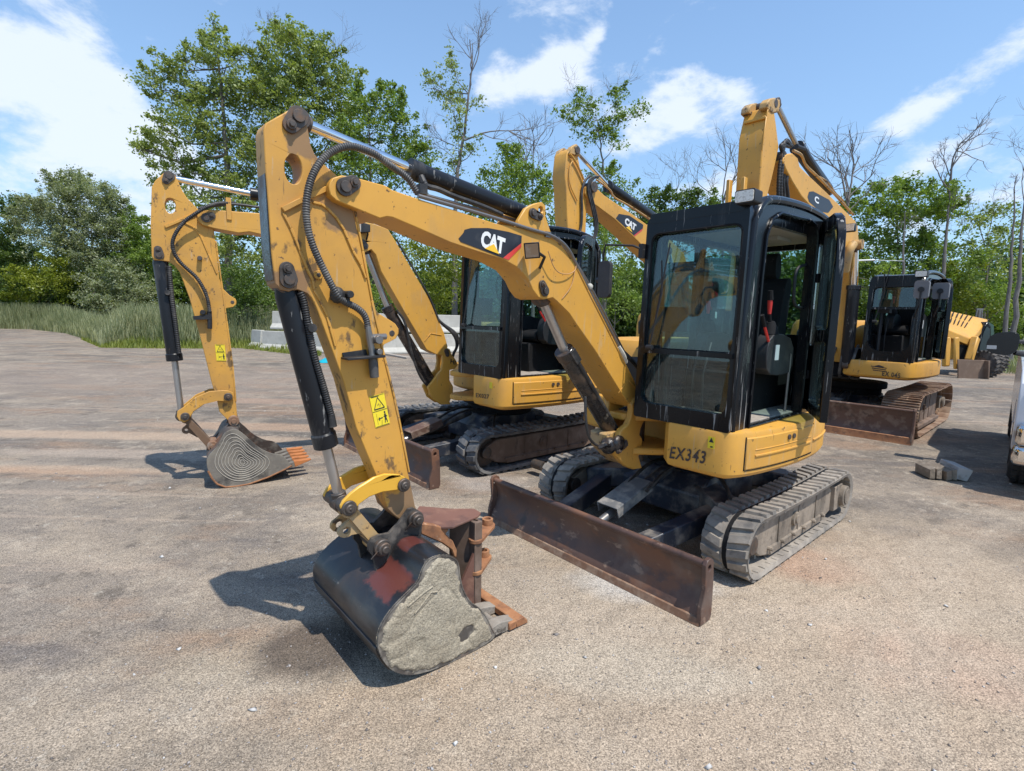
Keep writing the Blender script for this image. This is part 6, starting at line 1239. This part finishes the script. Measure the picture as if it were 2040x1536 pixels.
    pale = noise_mask(nt, co, 110, .68, .74, detail=3, seed=8); c = mixc(clampm(pale, .7), c, (.55, .52, .49)); dk = noise_mask(nt, co, 90, .69, .73, detail=3, seed=11); c = mixc(clampm(dk, .7), c, (.08, .07, .065))
    L.new(c, b.inputs['Base Color']); b.inputs['Roughness'].default_value = .95; _set(b, 'Specular IOR Level', .25)
    n3 = N.new('ShaderNodeTexNoise'); n3.inputs['Scale'].default_value = 5; n3.inputs['Detail'].default_value = 8; L.new(co, n3.inputs['Vector'])
    b1_ = N.new('ShaderNodeBump'); b1_.inputs['Strength'].default_value = .8; b1_.inputs['Distance'].default_value = .08; L.new(n3.outputs['Fac'], b1_.inputs['Height'])
    b2_ = N.new('ShaderNodeBump'); b2_.inputs['Strength'].default_value = .8; b2_.inputs['Distance'].default_value = .003; L.new(n2.outputs['Fac'], b2_.inputs['Height']); L.new(b1_.outputs[0], b2_.inputs['Normal'])
    b3_ = N.new('ShaderNodeBump'); b3_.inputs['Strength'].default_value = .7; b3_.inputs['Distance'].default_value = .003; b3_.invert = True; L.new(v.outputs['Distance'], b3_.inputs['Height']); L.new(b2_.outputs[0], b3_.inputs['Normal']); L.new(b3_.outputs[0], b.inputs['Normal'])
    me = bpy.data.meshes.new('ground'); S_ = 900; me.from_pydata([(-S_, -S_, 0), (S_, -S_, 0), (S_, S_, 0), (-S_, S_, 0)], [], [(0, 1, 2, 3)]); me.materials.append(m)
    o = bpy.data.objects.new('ground', me); COL.objects.link(o); o['kind'] = 'structure'; return m
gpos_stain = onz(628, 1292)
ground()
rs = np.random.RandomState(11)
def mesh_np(name, V, Fq, mat, smooth=False):
    me = bpy.data.meshes.new(name); V = np.asarray(V, np.float32); Fq = np.asarray(Fq, np.int32); k = Fq.shape[1]
    me.vertices.add(len(V)); me.vertices.foreach_set('co', V.ravel()); me.loops.add(Fq.size); me.loops.foreach_set('vertex_index', Fq.ravel())
    me.polygons.add(len(Fq)); me.polygons.foreach_set('loop_start', np.arange(0, Fq.size, k, dtype=np.int32)); me.polygons.foreach_set('loop_total', np.full(len(Fq), k, np.int32))
    me.update(calc_edges=True); me.validate(); me.materials.append(mat)
    if smooth: me.polygons.foreach_set('use_smooth', [True]*len(me.polygons))
    return me
def stones(name, n, rmin, rmax, mat, reg, seed, power=2.5, label=None):
    r_ = np.random.RandomState(seed); O = np.array([(1, 0, 0), (-1, 0, 0), (0, 1, 0), (0, -1, 0), (0, 0, 1), (0, 0, -1)], float)
    Fo = np.array([(0, 2, 4), (2, 1, 4), (1, 3, 4), (3, 0, 4), (2, 0, 5), (1, 2, 5), (3, 1, 5), (0, 3, 5)])
    u = r_.uniform(reg[0], reg[1], n); d = reg[2]*(reg[3]/reg[2])**(r_.uniform(0, 1, n)**.8)
    ang = np.radians(u); P = np.stack([d*np.sin(ang), d*np.cos(ang), np.zeros(n)], 1)
    s = rmin+(rmax-rmin)*r_.uniform(0, 1, n)**power; V = []
    for i in range(6):
        V.append(P+np.stack([O[i]*1]*n)*s[:, None]*r_.uniform(.6, 1.3, (n, 3))*np.array([1, 1, .62])+r_.normal(0, .18, (n, 3))*s[:, None])
    V = np.stack(V, 1).reshape(-1, 3); V[:, 2] = V[:, 2]+np.repeat(s, 6)*.25
    Fq = (np.arange(n)[:, None, None]*6+Fo[None]).reshape(-1, 3)
    o = bpy.data.objects.new(name, mesh_np(name, V, Fq, mat)); COL.objects.link(o); o['kind'] = 'stuff'
    if label: o['label'] = label
def stone_mat(name, c0, c1):
    m, nt, b = _nt(name); N, L = nt.nodes, nt.links; g = N.new('ShaderNodeNewGeometry'); x = N.new('ShaderNodeMixRGB'); L.new(g.outputs['Random Per Island'], x.inputs[0]); x.inputs[1].default_value = c0+(1,); x.inputs[2].default_value = c1+(1,); L.new(x.outputs[0], b.inputs['Base Color']); b.inputs['Roughness'].default_value = .9; return m
stones('gravel', 22000, .001, .007, stone_mat('grit', (.13, .11, .10), (.46, .41, .37)), (-56, 56, 1.0, 9.0), 3, power=4, label='loose grit and small stones scattered over the yard')
stones('pebbles', 1100, .003, .016, stone_mat('pebble', (.15, .125, .11), (.62, .60, .57)), (-56, 56, 1.2, 24.0), 5, power=5, label='larger loose stones scattered over the yard')

# =========================== plants ===========================
def leaf_mat(name, c0, c1, trans=.42):
    m, nt, b = _nt(name); N, L = nt.nodes, nt.links; N.remove(b); out = N['Material Output']
    geo = N.new('ShaderNodeNewGeometry'); n = N.new('ShaderNodeTexNoise'); n.inputs['Scale'].default_value = .55; n.inputs['Detail'].default_value = 4; L.new(geo.outputs['Position'], n.inputs['Vector'])
    r = N.new('ShaderNodeMapRange'); L.new(n.outputs['Fac'], r.inputs[0]); r.inputs[1].default_value = .3; r.inputs[2].default_value = .7
    ad = N.new('ShaderNodeMath'); ad.operation = 'MULTIPLY_ADD'; L.new(geo.outputs['Random Per Island'], ad.inputs[0]); ad.inputs[1].default_value = .5; L.new(r.outputs[0], ad.inputs[2]); ml = N.new('ShaderNodeMath'); ml.operation = 'MULTIPLY'; L.new(ad.outputs[0], ml.inputs[0]); ml.inputs[1].default_value = .67
    x = N.new('ShaderNodeMixRGB'); L.new(ml.outputs[0], x.inputs[0]); x.inputs[1].default_value = c0+(1,); x.inputs[2].default_value = c1+(1,)
    d = N.new('ShaderNodeBsdfDiffuse'); L.new(x.outputs[0], d.inputs[0]); t = N.new('ShaderNodeBsdfTranslucent')
    hs = N.new('ShaderNodeMixRGB'); hs.blend_type = 'MULTIPLY'; hs.inputs[0].default_value = 1; L.new(x.outputs[0], hs.inputs[1]); hs.inputs[2].default_value = (1.25, 1.35, .5, 1); L.new(hs.outputs[0], t.inputs[0])
    g = N.new('ShaderNodeBsdfGlossy'); g.inputs['Roughness'].default_value = .45; g.inputs[0].default_value = (.8, .85, .8, 1)
    mx = N.new('ShaderNodeMixShader'); mx.inputs[0].default_value = trans; L.new(d.outputs[0], mx.inputs[1]); L.new(t.outputs[0], mx.inputs[2])
    m2 = N.new('ShaderNodeMixShader'); m2.inputs[0].default_value = .03; L.new(mx.outputs[0], m2.inputs[1]); L.new(g.outputs[0], m2.inputs[2]); L.new(m2.outputs[0], out.inputs[0]); return m
LM = dict(green=leaf_mat('mid_green_leaves', (.10, .16, .03), (.27, .36, .075)), light=leaf_mat('olive_green_leaves', (.15, .20, .05), (.37, .42, .14)), dark=leaf_mat('deep_green_leaves', (.05, .09, .02), (.15, .215, .045)),
          willow=leaf_mat('grey_green_leaves', (.165, .19, .10), (.37, .40, .25)), yellow=leaf_mat('yellow_green_leaves', (.13, .17, .015), (.31, .34, .045)))
M_bark = worn('grey_bark', (.17, .15, .125), .95, layers=[((.08, .07, .06), 3, .45, .65, (6, 6, 1), .95, .8), ((.30, .28, .25), 5, .55, .7, None, .95, .6)])
M_bark2 = worn('dead_grey_bark', (.20, .18, .165), .95, layers=[((.10, .085, .075), 3, .45, .65, (6, 6, 1), .95, .8)])
def leaves(points, size, rng, jitter):
    """points n x 3 -> diamond leaves at random attitudes"""
    n = len(points); c = points+rng.normal(0, jitter, (n, 3)); a = rng.normal(0, 1, (n, 3)); a[:, 2] *= .8; a /= np.linalg.norm(a, axis=1)[:, None]
    b = rng.normal(0, 1, (n, 3)); b -= a*(a*b).sum(1)[:, None]; b /= np.linalg.norm(b, axis=1)[:, None]; s = size*rng.uniform(.6, 1.35, (n, 1))
    V = np.stack([c-a*s*.62, c+b*s*.36, c+a*s*.62, c-b*s*.36], 1).reshape(-1, 3); return V, np.arange(n*4).reshape(-1, 4)
def tree(name, label, cat, group, Y, trunk, lobes, leaf='green', size=.17, dens=9, per=26, tr=None, seed=0, bark=None, bare=0, clump=.42, dead=(), gap=.0):
    rng = np.random.RandomState(seed); base = atY(trunk[0][0], trunk[0][1], Y); base[2] = 0; F = Frame(base[0], base[1], 0)
    t = root(name, F, label, cat, group)
    pts = [base]+[atY(u, v, Y)+np.array((0, rng.uniform(-.1, .1), 0)) for u, v in trunk[1:]]
    m = MB(); hgt = pts[-1][2]; r0 = (tr*.75 if tr else .013*hgt+.03)
    def taper(p): return r0*max(.10, 1-.88*p[2]/max(hgt, 1))
    dense = []
    for i in range(len(pts)-1):
        for k in range(5): dense.append(pts[i]*(1-k/5)+pts[i+1]*(k/5)+rng.normal(0, .02, 3)*(1 if i or k else 0))
    dense.append(pts[-1]); m.tube(dense, [taper(p) for p in dense], 8)
    part('trunk', m, bark or M_bark, t, F=F, split=False)
    mb = MB(); P = []; D = np.array(dense)
    for (u, v, ru, rv) in lobes:
        c = atY(u, v, Y); k = Y/F_PX*1.0; rx, rz = ru*k, rv*k; ry = max(rx, rz)*.8; c = c+np.array((0, rng.uniform(-.5, .5)*ry, 0))
        lowest = c[2]-rz*1.3; cand = D[(D[:, 2] < max(c[2]-rz*.4, D[1][2]))]; s_ = cand[np.argmin(np.linalg.norm(cand-np.array((c[0], c[1], lowest)), axis=1))]
        mid = (s_+c)/2+np.array((0, 0, -.12*np.linalg.norm(c-s_))); L_ = np.linalg.norm(c-s_); rb = min(taper(s_)*.6, .02+.012*L_)
        q = [s_, s_*.6+mid*.4, mid, mid*.4+c*.6, c]; mb.tube(q, [rb, rb*.85, rb*.65, rb*.45, rb*.25], 6)
        nt_ = int(3+4*rx)
        for _ in range(nt_):
            e = rng.normal(0, 1, 3); e /= np.linalg.norm(e); e *= np.array((rx, ry, rz))*rng.uniform(.6, 1.0); a = mid*rng.uniform(0, .5)+c*.5+c*0; a = mid+(c-mid)*rng.uniform(.2, 1); mb.tube([a, (a+c+e)/2+np.array((0, 0, .1)), c+e], [rb*.35, rb*.25, .006], 4)
        ncl = max(4, int(dens*1.25*(rx*rz*3+ry*.5)))
        e = rng.normal(0, 1, (ncl, 3)); e /= np.linalg.norm(e, axis=1)[:, None]; rr = rng.uniform(.15, 1.05, (ncl, 1))**.6; cc = c+e*rr*np.array((rx, ry, rz))
        sh = rng.uniform(size=ncl) < .6; nsh = max(3, int(ncl/7)); dirs = rng.normal(0, 1, (nsh, 3)); dirs[:, 2] = np.abs(dirs[:, 2])*.9+.05; dirs /= np.linalg.norm(dirs, axis=1)[:, None]; pick = rng.randint(0, nsh, ncl); ts = rng.uniform(.35, 1.32, (ncl, 1))
        cc = np.where(sh[:, None], c+dirs[pick]*ts*np.array((rx, ry, rz)), cc); shr = np.where(sh, np.clip(1.35-ts[:, 0]*.75, .3, 1), 1)[:, None, None]
        cr_ = shr*clump*rng.uniform(.5, 1.3, (ncl, 1, 1))*min(1, .6+rx*.4); q = cc[:, None]+rng.normal(0, .5, (ncl, per, 3))*cr_*np.array((1, 1, .75)); P.append(q.reshape(-1, 3))
    if lobes:
        part('limb', mb, bark or M_bark, t, F=F, split=False)
        P = np.concatenate(P); P = P[P[:, 2] > .05]; V, Fq = leaves(P-F.o, size*.86*(Y/30)**.5, rng, .03); o = bpy.data.objects.new('crown', mesh_np('crown', V, Fq, LM[leaf])); COL.objects.link(o); o.parent = t
    if dead:
        def grow(md, p, d, L_, r, lev):
            n = 5; q = [p]; dd = d.copy(); r = r*.62
            for k in range(n): dd = dd+rng.normal(0, .13, 3)+np.array((0, 0, .03)); dd /= np.linalg.norm(dd); q.append(q[-1]+dd*L_/n)
            md.tube(q, [r*(1-.55*k/n) for k in range(n+1)], 5 if lev > 1 else 4)
            if lev > 0:
                for k in range(rng.randint(3, 6)):
                    i = rng.randint(2, n+1); e = dd+rng.normal(0, .62, 3); e[2] += .15; e /= np.linalg.norm(e); grow(md, q[i], e, L_*rng.uniform(.45, .75), max(r*.85, .008), lev-1)
        for (u0, v0, u1, v1, r) in dead:
            a, b = atY(u0, v0, Y), atY(u1, v1, Y); d = b-a; L_ = np.linalg.norm(d); d = d/L_; d[1] += rng.uniform(-.2, .2); md = MB(); grow(md, a, d/np.linalg.norm(d), L_*.75, r, 3); part('bare_branch', md, M_bark2, t, F=F, split=False)
    return t
G1 = 'trees beyond the yard'
Y0 = 30.0
tree('maple_tree', 'tallest tree, ragged olive-green crown rising above the left sticks', 'tree', G1, 30, [(452, 640), (455, 480), (452, 330), (446, 220), (436, 120), (425, 45)],
     [(427, 58, 10, 22), (432, 95, 26, 30), (392, 108, 30, 22), (365, 120, 14, 22), (343, 150, 36, 26), (310, 112, 8, 12), (303, 165, 34, 26), (325, 195, 40, 22), (460, 135, 44, 34), (485, 110, 22, 18), (440, 185, 70, 44), (395, 205, 50, 40), (480, 215, 60, 50), (385, 262, 70, 40), (325, 300, 50, 34), (275, 297, 22, 14), (265, 290, 12, 8), (320, 258, 14, 10), (450, 290, 80, 50), (360, 345, 56, 42), (430, 365, 80, 50), (300, 362, 10, 20), (480, 420, 70, 60), (400, 440, 60, 50), (505, 330, 40, 60), (450, 520, 90, 60)],
     leaf='light', size=.15, dens=10.1, per=24, seed=1, dead=[(445, 150, 462, 70, .03)])
tree('poplar_tree', 'broad leafy tree behind the arm cylinder, twiggy bare tips at its top right', 'tree', G1, 31, [(612, 640), (610, 450), (606, 300), (602, 200), (598, 110)],
     [(556, 78, 26, 26), (590, 72, 24, 22), (600, 110, 66, 38), (635, 118, 34, 34), (527, 138, 26, 44), (575, 170, 60, 44), (640, 165, 56, 44), (690, 165, 34, 40), (540, 215, 50, 50), (610, 240, 76, 56), (680, 235, 56, 56), (560, 310, 60, 60), (650, 320, 80, 60), (590, 400, 80, 60), (560, 500, 90, 80)],
     leaf='light', size=.15, dens=10.8, per=26, seed=2, dead=[(665, 150, 690, 60, .03), (560, 80, 520, 45, .015)])
tree('poplar_tree', 'slimmer pale green tree right of the broad leafy tree, behind the chrome rod', 'tree', G1, 30, [(742, 640), (740, 450), (738, 330), (735, 230)],
     [(714, 192, 16, 26), (735, 215, 40, 30), (768, 178, 14, 22), (775, 215, 30, 34), (735, 275, 55, 44), (803, 215, 9, 34), (800, 250, 26, 34), (800, 300, 50, 50), (850, 300, 24, 26), (735, 350, 70, 50), (820, 350, 44, 44), (700, 430, 60, 60), (780, 450, 70, 60), (740, 560, 100, 80)],
     leaf='green', size=.15, dens=10.1, per=24, seed=3)
tree('half_dead_tree', 'tall half-dead tree with bare twisted top above the black cylinder', 'tree', G1, 30, [(905, 640), (906, 430), (912, 340), (925, 260), (932, 200), (940, 140), (936, 80)],
     [(850, 155, 20, 20), (862, 175, 18, 14), (898, 132, 24, 30), (885, 190, 34, 20), (918, 185, 16, 18), (903, 225, 20, 34), (912, 270, 24, 40), (945, 298, 18, 26), (943, 208, 22, 14), (905, 330, 26, 34)],
     leaf='light', size=.13, dens=7, per=22, seed=4, tr=.26, bark=M_bark2, dead=[(938, 170, 935, 55, .07), (936, 150, 988, 62, .06), (925, 280, 1040, 225, .09), (905, 290, 850, 280, .05), (915, 330, 835, 205, .03), (912, 300, 870, 310, .03)])
tree('leafy_tree', 'dense bright green pointed tree between the half-dead tree and the central arm', 'tree', G1, 27, [(1018, 640), (1018, 450), (1018, 330)],
     [(1016, 294, 22, 16), (1022, 325, 36, 26), (1000, 352, 44, 26), (1045, 370, 50, 32), (1085, 390, 34, 30), (990, 390, 60, 34), (1050, 430, 70, 50), (970, 440, 50, 50)], leaf='green', size=.14, dens=11, per=28, seed=5)
tree('dead_tree', 'small bare tree with thin grey forks left of the central arm', 'tree', G1, 28, [(1062, 640), (1061, 430), (1060, 360)], [], seed=6, tr=.16, bark=M_bark2, dead=[(1061, 365, 1040, 250, .07), (1061, 370, 1082, 250, .07), (1060, 350, 1030, 300, .04), (1062, 355, 1098, 300, .04)])
tree('poplar_tree', 'tree with an open forked crown standing above the central arm', 'tree', G1, 30, [(1205, 640), (1204, 430), (1203, 340), (1196, 290), (1190, 240)],
     [(1158, 184, 14, 14), (1150, 215, 26, 18), (1119, 224, 18, 14), (1186, 205, 16, 12), (1150, 245, 26, 18), (1183, 262, 34, 26), (1178, 232, 22, 16), (1238, 182, 16, 18), (1233, 212, 24, 24), (1278, 216, 16, 16), (1262, 228, 16, 12), (1222, 245, 26, 24), (1228, 282, 22, 20), (1205, 265, 20, 18), (1210, 350, 50, 34), (1180, 390, 50, 30), (1240, 395, 40, 34), (1200, 450, 60, 50)],
     leaf='green', size=.14, dens=8, per=22, seed=7, tr=.24, dead=[(1190, 260, 1150, 170, .02), (1225, 260, 1250, 160, .02)])
tree('leafy_tree', 'dark green round tree just left of the nearest cab roof', 'tree', G1, 29, [(1330, 640), (1330, 500), (1330, 420)], [(1300, 402, 36, 20), (1335, 394, 34, 18), (1370, 405, 36, 24), (1310, 440, 60, 40), (1400, 420, 50, 26), (1280, 470, 60, 50), (1450, 430, 40, 24), (1350, 480, 70, 50)], leaf='dark', size=.15, dens=10, per=26, seed=8)
tree('dead_tree', 'thin bare sapling left of the pair of bare trees, behind the nearest cab', 'tree', G1, 30, [(1350, 640), (1348, 470), (1345, 400)], [], seed=9, tr=.10, bark=M_bark2, dead=[(1347, 420, 1345, 330, .035), (1347, 430, 1315, 350, .03), (1350, 425, 1375, 350, .03)])
tree('dead_tree', 'tangled bare tree just left of the right tall arm', 'tree', G1, 29, [(1440, 640), (1442, 470), (1440, 400)], [], seed=10, tr=.18, bark=M_bark2, dead=[(1441, 410, 1425, 300, .07), (1441, 400, 1470, 270, .07), (1441, 415, 1395, 330, .05), (1442, 400, 1480, 330, .05)])
tree('dead_tree', 'wide bare tree with many grey forks right of the right tall arm', 'tree', G1, 27, [(1690, 640), (1692, 480), (1690, 400)], [], seed=12, tr=.22, bark=M_bark2, dead=[(1690, 410, 1655, 265, .09), (1690, 400, 1715, 270, .09), (1690, 395, 1755, 320, .07), (1692, 405, 1620, 330, .06), (1692, 380, 1680, 300, .06), (1690, 420, 1745, 370, .05)])
tree('leafy_tree', 'large rounded green tree behind the EX045 cab', 'tree', G1, 28, [(1790, 640), (1790, 520), (1788, 430)],
     [(1745, 392, 42, 24), (1790, 372, 44, 20), (1840, 385, 44, 24), (1885, 405, 30, 26), (1720, 425, 50, 36), (1775, 430, 66, 40), (1840, 440, 66, 44), (1700, 480, 50, 44), (1770, 500, 80, 50), (1850, 510, 70, 50), (1730, 560, 80, 50), (1820, 570, 90, 50)], leaf='green', size=.15, dens=10, per=26, seed=13)
tree('dead_tree', 'tall bare dark tree with wide crooked top right of the rounded green tree', 'tree', G1, 26, [(1878, 640), (1882, 520), (1890, 420), (1896, 350)], [(1896, 380, 16, 26), (1902, 405, 14, 18)], seed=14, tr=.20, bark=M_bark2, size=.13, dead=[(1894, 360, 1888, 262, .08), (1893, 340, 1945, 262, .06), (1890, 380, 1850, 335, .07), (1892, 350, 1868, 300, .05), (1885, 430, 1915, 400, .04)])
tree('leafy_tree', 'sparse green tree with bare twigs left of the two bare poles at right', 'tree', G1, 27, [(1965, 640), (1968, 540), (1966, 470)],
     [(1940, 440, 30, 24), (1975, 425, 30, 22), (2010, 425, 30, 26), (1955, 475, 36, 30), (2030, 460, 30, 34), (1925, 510, 30, 30), (1990, 510, 50, 40), (2030, 560, 40, 60), (1940, 570, 50, 50)], leaf='light', size=.14, dens=6, per=20, seed=15, dead=[(1966, 470, 1990, 380, .04), (1960, 480, 1935, 400, .04), (1950, 500, 1925, 440, .03)])
tree('dead_tree', 'straight bare pole-like trunk near the right edge, left of its twin', 'tree', G1, 24, [(2004, 660), (2011, 560), (2018, 460), (2025, 355)], [], seed=16, tr=.15, bark=M_bark2, dead=[(2022, 385, 2015, 350, .02)])
tree('dead_tree', 'leaning bare trunk at the very right edge above the truck mirror', 'tree', G1, 22, [(2020, 670), (2028, 560), (2036, 450), (2045, 330)], [], seed=17, tr=.16, bark=M_bark2, dead=[(2040, 400, 2050, 260, .03)])
tree('dead_tree', 'short grey snag standing among the green trees behind the EX045 cab', 'tree', G1, 25, [(1795, 640), (1800, 560), (1803, 420)], [], seed=18, tr=.16, bark=M_bark2, dead=[(1801, 480, 1810, 430, .02)])
tree('willow_tree', 'large grey-green willow left of the second stick', 'tree', G1, 41, [(190, 650), (185, 540), (180, 430)],
     [(115, 372, 26, 26), (145, 362, 30, 24), (160, 395, 44, 34), (215, 385, 24, 20), (235, 400, 18, 18), (225, 425, 30, 30), (115, 430, 50, 40), (175, 450, 60, 44), (60, 445, 34, 34), (240, 470, 34, 40), (130, 500, 70, 50), (200, 520, 60, 50)], leaf='willow', size=.12, dens=14, per=34, seed=20, clump=.5)
tree('leafy_tree', 'dark green tree at the far left edge of the row', 'tree', G1, 41, [(-10, 650), (-8, 540), (-5, 450)], [(10, 400, 24, 14), (22, 420, 20, 18), (-20, 430, 40, 34), (10, 470, 34, 30), (-30, 500, 60, 50), (30, 520, 40, 40), (10, 570, 60, 40)], leaf='dark', size=.14, dens=11, per=26, seed=21)
tree('leafy_tree', 'bright green tree between the willow and the second stick', 'tree', G1, 41, [(275, 650), (272, 560), (270, 480)], [(262, 440, 24, 22), (285, 470, 30, 30), (250, 500, 34, 34), (290, 520, 40, 36), (240, 560, 40, 36), (300, 580, 40, 40)], leaf='green', size=.13, dens=12, per=28, seed=22)
G2 = 'bushes along the tree line'
def bush(label, Y, lobes, leaf, seed, size=.12, dens=13):
    u = sum(l[0] for l in lobes)/len(lobes); tree('bush', label, 'bush', G2, Y, [(u, 650), (u, 630), (u, 600)], lobes, leaf=leaf, size=size, dens=dens, per=30, seed=seed, tr=.06)
bush('round grey-green bush at the left, in front of the dark trees', 39.5, [(205, 575, 40, 36), (245, 550, 40, 34), (280, 585, 40, 40), (230, 610, 60, 28)], 'willow', 30)
bush('yellow-green bush below the willow', 39.5, [(105, 525, 34, 22), (60, 560, 40, 30), (110, 570, 50, 34), (30, 600, 40, 26)], 'yellow', 31)
bush('dark bush in the gap right of the second stick', 25, [(480, 560, 44, 40), (520, 590, 40, 36), (470, 610, 60, 26)], 'dark', 32)
bush('green bush behind the stacked barriers', 26, [(640, 600, 60, 34), (720, 590, 60, 36), (560, 600, 40, 30), (800, 600, 50, 30)], 'green', 33)
bush('tall bright green bush left of the EX027 cab', 25, [(830, 520, 50, 44), (880, 560, 44, 44), (900, 500, 30, 40), (850, 600, 60, 30)], 'yellow', 34)
bush('green bush between the two nearest cabs', 24, [(1215, 500, 44, 44), (1235, 560, 40, 40), (1200, 600, 50, 34), (1250, 610, 40, 30)], 'green', 35)
bush('yellow-green bush behind the slotted hood', 27, [(1900, 560, 44, 34), (1930, 600, 50, 34), (1880, 610, 50, 30), (1990, 620, 50, 34)], 'yellow', 36)
bush('dark green bush right of the EX045 cab roof', 26, [(1925, 530, 34, 30), (1960, 590, 40, 30), (2025, 640, 30, 30)], 'green', 37)
# the wood behind them
rng = np.random.RandomState(50); n = 8500
X = rng.uniform(-62, 48, n); Yb = np.where(X < -8, rng.uniform(44, 50, n), rng.uniform(33, 40, n)); top = 5.2+1.6*np.sin(X*.37+1)+1.2*np.sin(X*.93)+np.where(X < -12, 0.6, 0)
Z = rng.uniform(0, 1, n)**.85*top; cc = np.stack([X, Yb, Z], 1); q = cc[:, None]+rng.normal(0, .42, (n, 26, 3)); q = q.reshape(-1, 3); q = q[q[:, 2] > .02]
V, Fq = leaves(q, .26, rng, .02); o = bpy.data.objects.new('woodland', mesh_np('woodland', V, Fq, LM['dark'])); COL.objects.link(o); o['kind'] = 'stuff'; o['label'] = 'dark green undergrowth closing the gaps between the tree trunks'
# reeds and grass
def grass(name, label, poly, n, h0, h1, mat, seed, w=.012, bend=.35, plume=0.0):
    r_ = np.random.RandomState(seed); A = np.array(poly); x0, y0 = A.min(0); x1, y1 = A.max(0); P = []
    while len(P) < n:
        c = np.stack([r_.uniform(x0, x1, n), r_.uniform(y0, y1, n)], 1); P += [p for p in c if inside(p, poly)]
    P = np.array(P[:n]); h = r_.uniform(h0, h1, n); hd = np.minimum(1, .35+.65*np.clip([edge_dist(p, poly) for p in P], 0, 1.2)/1.2); h = h*hd; a = r_.uniform(0, 2*np.pi, n); d = np.stack([np.cos(a), np.sin(a), np.zeros(n)], 1)
    s = np.stack([-d[:, 1], d[:, 0], d[:, 2]], 1)*w*r_.uniform(.6, 1.5, (n, 1)); b_ = d*(h*bend*r_.uniform(.1, 1, n))[:, None]; B = np.concatenate([P, np.zeros((n, 1))], 1); up = np.array((0, 0, 1.))
    m1 = B+up*(h*.55)[:, None]+b_*.3; t1 = B+up*h[:, None]+b_
    V = np.stack([B-s, B+s, m1+s*.8, m1-s*.8, t1+s*.15, t1-s*.15], 1).reshape(-1, 3); k = np.arange(n)[:, None]*6; Fq = np.concatenate([k+np.array([[0, 1, 2, 3]]), k+np.array([[3, 2, 4, 5]])], 0)
    o = bpy.data.objects.new(name, mesh_np(name, V, Fq, mat)); COL.objects.link(o); o['kind'] = 'stuff'; o['label'] = label
LG = leaf_mat('reed_green', (.17, .20, .09), (.40, .40, .24), .3); LG2 = leaf_mat('weed_green', (.13, .17, .03), (.30, .32, .07), .3)
e = [gp(u, v) for u, v in ((-90, 652), (0, 655), (60, 656), (130, 664), (170, 676), (200, 691), (270, 688), (350, 692), (480, 690), (540, 690), (600, 690), (700, 690))]
poly = [tuple(p) for p in e]+[tuple(np.array(p)*1.17+np.array((0, 1.5))) for p in e[::-1]]
grass('reed_bed', 'pale green reeds growing along the left edge of the yard', poly, 60000, 1.0, 2.0, LG, 60, w=.018)
M_pl = leaf_mat('reed_plume', (.25, .18, .13), (.42, .33, .25), .3)
e2 = [gp(u, v) for u, v in ((160, 676), (200, 693), (350, 695), (480, 694), (580, 706), (640, 710), (640, 704), (560, 690), (480, 684), (200, 682))]
grass('low_weeds', 'low yellow-green weeds at the edge of the gravel', [tuple(p) for p in e2], 9000, .12, .5, LG2, 61, w=.02)
e3 = [gp(u, v) for u, v in ((1975, 742), (2010, 745), (2200, 760), (2200, 700), (1990, 700), (1960, 720))]
grass('verge_grass', 'green grass verge beyond the truck mirror', [tuple(p) for p in e3], 9000, .2, .7, LG, 62, w=.02)
e4 = [gp(u, v) for u, v in ((1200, 668), (1300, 672), (1700, 690), (1900, 700), (1900, 680), (1300, 655), (1200, 655))]
grass('tall_grass', 'tall dry grass behind the machines', [tuple(p) for p in e4], 12000, .5, 1.3, LG, 63, w=.02)
